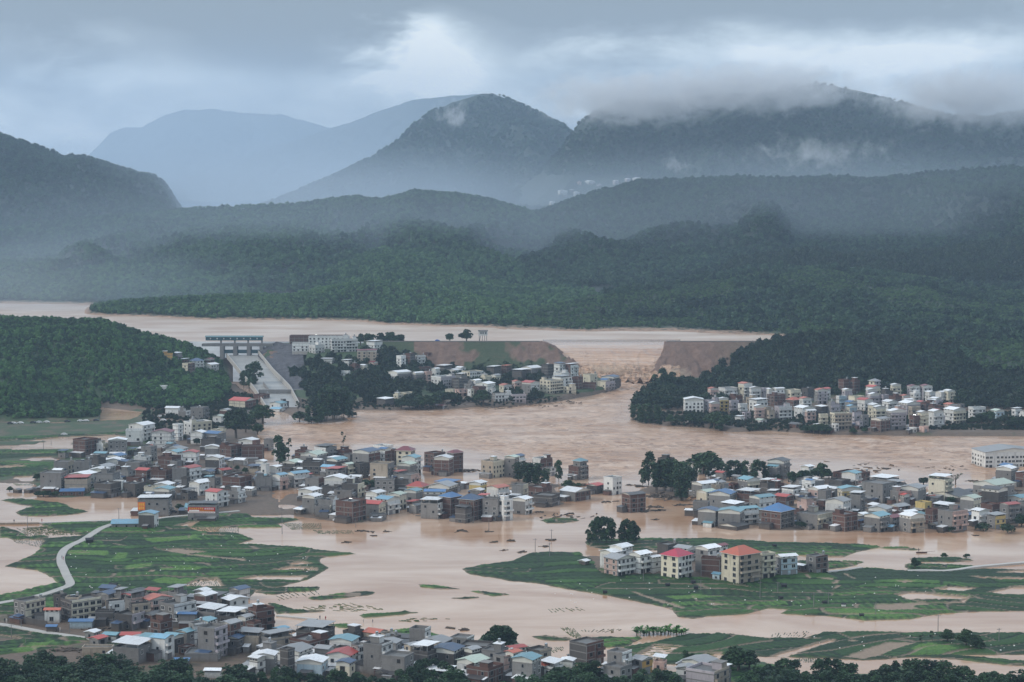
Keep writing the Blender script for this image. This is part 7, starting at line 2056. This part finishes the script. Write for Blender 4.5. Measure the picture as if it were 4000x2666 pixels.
# debris and floating wreckage: uncountable
M_DEBRIS = flat_mat('debris', (0.055, 0.042, 0.032), 0.9, 0.5, 0.6)
mb = MB()
DEB = [('B3', 1080, 695, 60, 12), ('B3', 1180, 710, 120, 30), ('B3', 1300, 800, 260, 50), ('B3', 1500, 820, 300, 60), ('B3', 1300, 900, 160, 30), ('B3', 1340, 930, 80, 20), ('B3', 1560, 880, 140, 34), ('B3', 1650, 920, 90, 24), ('B3', 500, 985, 400, 26), ('B3', 240, 945, 60, 8), ('B3', 520, 960, 80, 8), ('B3', 1320, 1012, 30, 5), ('B3', 640, 695, 120, 16), ('B3', 1210, 940, 90, 20), ('B3', 300, 1262, 60, 8), ('B3', 100, 1310, 80, 8), ('B3', 365, 1200, 34, 14), ('B3', 900, 850, 110, 8),
       ('B2', 1960, 560, 180, 40), ('B2', 980, 1120, 90, 14), ('B2', 1065, 1130, 30, 4), ('B2', 1200, 1127, 30, 5), ('B2', 1910, 1118, 180, 14), ('B2', 1075, 1162, 30, 4), ('B2', 860, 1225, 80, 6), ('B2', 2140, 1125, 40, 6), ('B2', 2190, 1220, 30, 4), ('B2', 2280, 1298, 30, 4), ('B2', 2345, 1205, 20, 8),
       ('B4', 1870, 660, 80, 14), ('B4', 1910, 1160, 40, 6), ('B4', 1000, 525, 700, 40), ('B4', 1600, 545, 400, 16), ('B4', 1600, 1130, 110, 14), ('B4', 2310, 760, 60, 6), ('B4', 1080, 545, 100, 10),
       ('A3', 900, 900, 320, 60), ('A3', 400, 1000, 500, 60), ('A3', 100, 1020, 300, 30), ('A2', 1700, 1040, 500, 50), ('A2', 2200, 1040, 300, 40), ('A3', 1130, 1160, 60, 8), ('C2', 1915, 930, 40, 14), ('C2', 1770, 918, 24, 4), ('C2', 340, 945, 40, 6), ('C1', 940, 930, 300, 20), ('C1', 1900, 800, 600, 20), ('C1', 620, 1130, 220, 26)]
for (p, cx_, cy_, w, n) in DEB:
    for i in range(n):
        x, Y = ground_at(*pan(p, cx_ + random.gauss(0, w / 4), cy_ + random.gauss(0, max(3, w / 28))), 0.0); x = float(x); Y = float(Y)
        z = max(float(gfast(np.array([x]), np.array([Y]))[0]), -.05)
        a = random.uniform(0, 6.28); l = random.uniform(.5, 2.4); t = random.uniform(.12, .5); h = random.uniform(.1, .55)
        dx, dy = math.cos(a) * l, math.sin(a) * l; nx, ny = -math.sin(a) * t, math.cos(a) * t
        mb.prism([(x - dx + nx, Y - dy + ny, z - .1), (x - dx - nx, Y - dy - ny, z - .1), (x + dx - nx, Y + dy - ny, z - .1), (x + dx + nx, Y + dy + ny, z - .1 + random.uniform(0, .3))], (nx * .5, 0, h))
o = mb.build('floating_debris', [M_DEBRIS]); tag(o, 'floating wreckage and driftwood scattered over the flood', 'debris', kind='stuff')
# white plastic bags and cover sheets in the fields
mb = MB()
for (p, x0, x1, y0, y1, n) in (('C1', 620, 2300, -20, 560, 46), ('C3', 300, 2300, 440, 700, 30), ('C4', 0, 1500, 420, 800, 24), ('C4', 400, 2300, 960, 1130, 20), ('C2', 0, 560, 200, 420, 8)):
    for i in range(n):
        x, Y = ground_at(*pan(p, random.uniform(x0, x1), random.uniform(y0, y1)), 0.8); x = float(x); Y = float(Y); q = random.uniform(.10, .26)
        mb.prism([(x - q, Y - q * .6, .7), (x + q, Y - q, .75), (x + q * .7, Y + q, .75), (x - q, Y + q * .8, .7)], (0, 0, q * 1.1))
o = mb.build('field_litter', [M_WHITE]); tag(o, 'white sacks and scraps of plastic dotted over the fields', 'litter', kind='stuff')
# field huts
M_HUT = flat_mat('hut_tarpaulin', (0.02, 0.022, 0.026), 0.7)
def hut(p, zx, zy, label, m=None, s=1.0):
    s *= .75
    hit = ground_at(*pan(p, zx, zy), 0.6); e = empty('field_hut', (float(hit[0]), float(hit[1]), .5), random.uniform(-.5, .5)); e.scale = (s,) * 3
    MB().box(-1.1, 1.1, -.8, .8, 0, 1.1).build('wall', [m or M_HUT], e); MB().prism([(-1.3, -1.0, 1.11), (1.3, -1.0, 1.11), (1.3, 0, 1.6), (-1.3, 0, 1.6)], (0, .05, .06)).prism([(-1.3, 1.0, 1.11), (1.3, 1.0, 1.11), (1.3, 0.06, 1.6), (-1.3, 0.06, 1.6)], (0, .0, .06)).build('roof', [M_HUT], e)
    tag(e, label, 'hut', 'field huts')
hut('C3', 1430, 525, 'small dark hut in the field before the crimson roof'); hut('C3', 1665, 498, 'dark hut nearest the orange roofed mansion'); hut('C3', 1690, 548, 'dark hut below the other two in the field'); hut('C3', 855, 590, 'dark hut on the river edge of the green island')
hut('C4', 118, 645, 'dark hut beside white sacks in the field'); hut('C4', 520, 685, 'pale roofed hut by the pole in the field'); hut('C4', 860, 805, 'dark hut on the bright green tip'); hut('C4', 695, 712, 'white framed hut in the brown plot', M_WHITE); hut('C4', 145, 535, 'dark hut among sacks below the blue sheds', s=1.3)
hut('C1', 825, 130, 'dark tarpaulin hut spanning the winding road', s=2.0); hut('C1', 1040, 545, 'small shrine like hut on the pale apron behind the village', s=1.8); hut('B4', 60, 1260, 'small grey hut on the long crop strip')

# ------------------------------------------------------------------ air
def vol_mat(name, density, color, emis=0.0, aniso=0.2):
    m = bpy.data.materials.new(name); m.use_nodes = True; t = m.node_tree; t.nodes.clear(); b = NB(t)
    out = b.n('ShaderNodeOutputMaterial'); pv = b.n('ShaderNodeVolumePrincipled')
    pv.inputs['Color'].default_value = c4(color); pv.inputs['Density'].default_value = density; pv.inputs['Anisotropy'].default_value = aniso
    b.link(pv.outputs[0], out.inputs['Volume'])
    return m, b, pv
m_haze, _, _ = vol_mat('haze_air', 0.68e-4, (0.56, 0.76, 1.0), aniso=0.0)
hz = MB().box(-5200, 5200, -80, 17600, -6, 1150).build('haze', [m_haze])
tag(hz, 'pale blue rain haze filling the valley air', 'haze', kind='stuff')

def ellipsoid(name, mat, c, r, label, kind='stuff', seg=2):
    bm = bmesh.new(); bmesh.ops.create_icosphere(bm, subdivisions=3, radius=1.0)
    me = bpy.data.meshes.new(name); bm.to_mesh(me); bm.free(); me.materials.append(mat)
    me.polygons.foreach_set('use_smooth', [True] * len(me.polygons))
    o = bpy.data.objects.new(name, me); o.location = c; o.scale = r; link(o)
    return tag(o, label, 'mist', kind=kind)
def wisp_mat(name, dens, scale, thr, seed, stretch=(1, 1, 1), amt=0.55, color=(0.93, 0.95, 0.98)):
    m, b, pv = vol_mat(name, 0.0, color, aniso=0.2)
    tc = b.n('ShaderNodeTexCoord'); O = tc.outputs['Object']
    n = b.noise(b.mapping(O, scale=stretch, loc=(seed, seed * .7, 0)), scale, 5.0, 0.62, 0.4)
    ln = b.n('ShaderNodeVectorMath', operation='LENGTH'); b.link(O, ln.inputs[0])
    fall = b.m('SUBTRACT', 1.0, ln.outputs['Value'], clamp=True)
    d = b.m('SUBTRACT', b.m('ADD', n, b.m('MULTIPLY', fall, amt)), thr, clamp=True)
    d = b.m('MULTIPLY', b.m('MULTIPLY', d, b.m('MINIMUM', b.m('MULTIPLY', fall, 3.0), 1.0)), dens)
    b.link(d, pv.inputs['Density']); return m
def veil_mat(dens, seed):
    """mist that thins out smoothly towards its edge"""
    m, b, pv = vol_mat('mist_veil', 0.0, (0.70, 0.83, 0.98), aniso=0.0)
    tc = b.n('ShaderNodeTexCoord'); O = tc.outputs['Object']
    ln = b.n('ShaderNodeVectorMath', operation='LENGTH'); b.link(O, ln.inputs[0])
    f = b.m('SUBTRACT', 1.0, b.m('MULTIPLY', ln.outputs['Value'], ln.outputs['Value']), clamp=True)
    n = b.noise(b.mapping(O, scale=(3, 1, 1), loc=(seed, 0, 0)), 1.0, 3.0, 0.6)
    b.link(b.m('MULTIPLY', b.m('MULTIPLY', b.m('MULTIPLY', f, f), b.m('MULTIPLY_ADD', n, 1.6, 0.2)), dens), pv.inputs['Density']); return m
def at_px(px, py, Y): return (float(x_at(px, py, Y)), float(Y), float(z_at(py, Y)))
def lens(px, py, Y, wpx, hpx, depth, dens, label, mat=None):
    s = FPX / Y
    return ellipsoid('mist', mat or veil_mat(dens, px * .01), at_px(px, py, Y), (wpx / s, depth, hpx / s), label)
lens(1250, 800, 4600, 1800, 300, 420, 1.5e-3, 'pale mist lying behind the long middle ridge')
lens(3000, 740, 4450, 1700, 220, 330, 0.9e-3, 'thin mist at the foot of the clouded mountain')
lens(900, 640, 8700, 1900, 560, 700, 1.3e-3, 'pale mist between the distant ridges')
lens(200, 1130, 2280, 1200, 260, 120, 2.2e-3, 'rain veil over the bright inlet of the reservoir')
lens(1100, 960, 3000, 2200, 360, 200, 2.0e-3, 'thin rain veil before the rounded wooded hills')
lens(3200, 820, 3050, 1800, 330, 160, 1.1e-3, 'faint blue veil before the dark ridge')
# low cloud caught on the mountain tops, and wisps rising from the woods
WM = [wisp_mat('low_cloud_%d' % i, 0.034, 3.2, 0.64, 3.1 * i + 1, (2.2, 1, .8)) for i in range(3)]
lens(2480, 385, 5250, 560, 150, 300, 0, 'low cloud pouring over the left shoulder of the mountain', WM[0])
lens(2950, 345, 5250, 620, 140, 300, 0, 'low cloud covering the middle of the mountain crest', WM[1])
lens(3800, 380, 5250, 560, 170, 300, 0, 'low cloud hiding the right end of the mountain', WM[2])
WS = [wisp_mat('wisp_%d' % i, 0.10, 3.6, 0.80, 5.0 * i + 2, (k_, 1, .7), 0.42) for i, k_ in enumerate((1, 3.0, 1.5))]
lens(1770, 440, 6500, 150, 150, 140, 0, 'bright wisp of mist on the shoulder of the peak', WS[0])
lens(3200, 600, 4300, 640, 150, 90, 0, 'torn white wisps rising from the dark blue ridge', WS[1])
lens(2640, 640, 4300, 150, 100, 60, 0, 'small wisp near the hillside hamlet', WS[2])
# spray thrown up in the breach
SP = wisp_mat('spray', 0.42, 2.4, 0.64, 4.0, (1.5, 1, 1), 0.5, (0.86, 0.72, 0.58))
m_ = SP.node_tree
ellipsoid('mist', SP, at_px(2370, 1452, 1660), (32, 14, 9), 'tan spray thrown up by the breach torrent')
ellipsoid('mist', SP, at_px(2640, 1460, 1650), (20, 10, 8), 'spray drifting below the right dam stump')
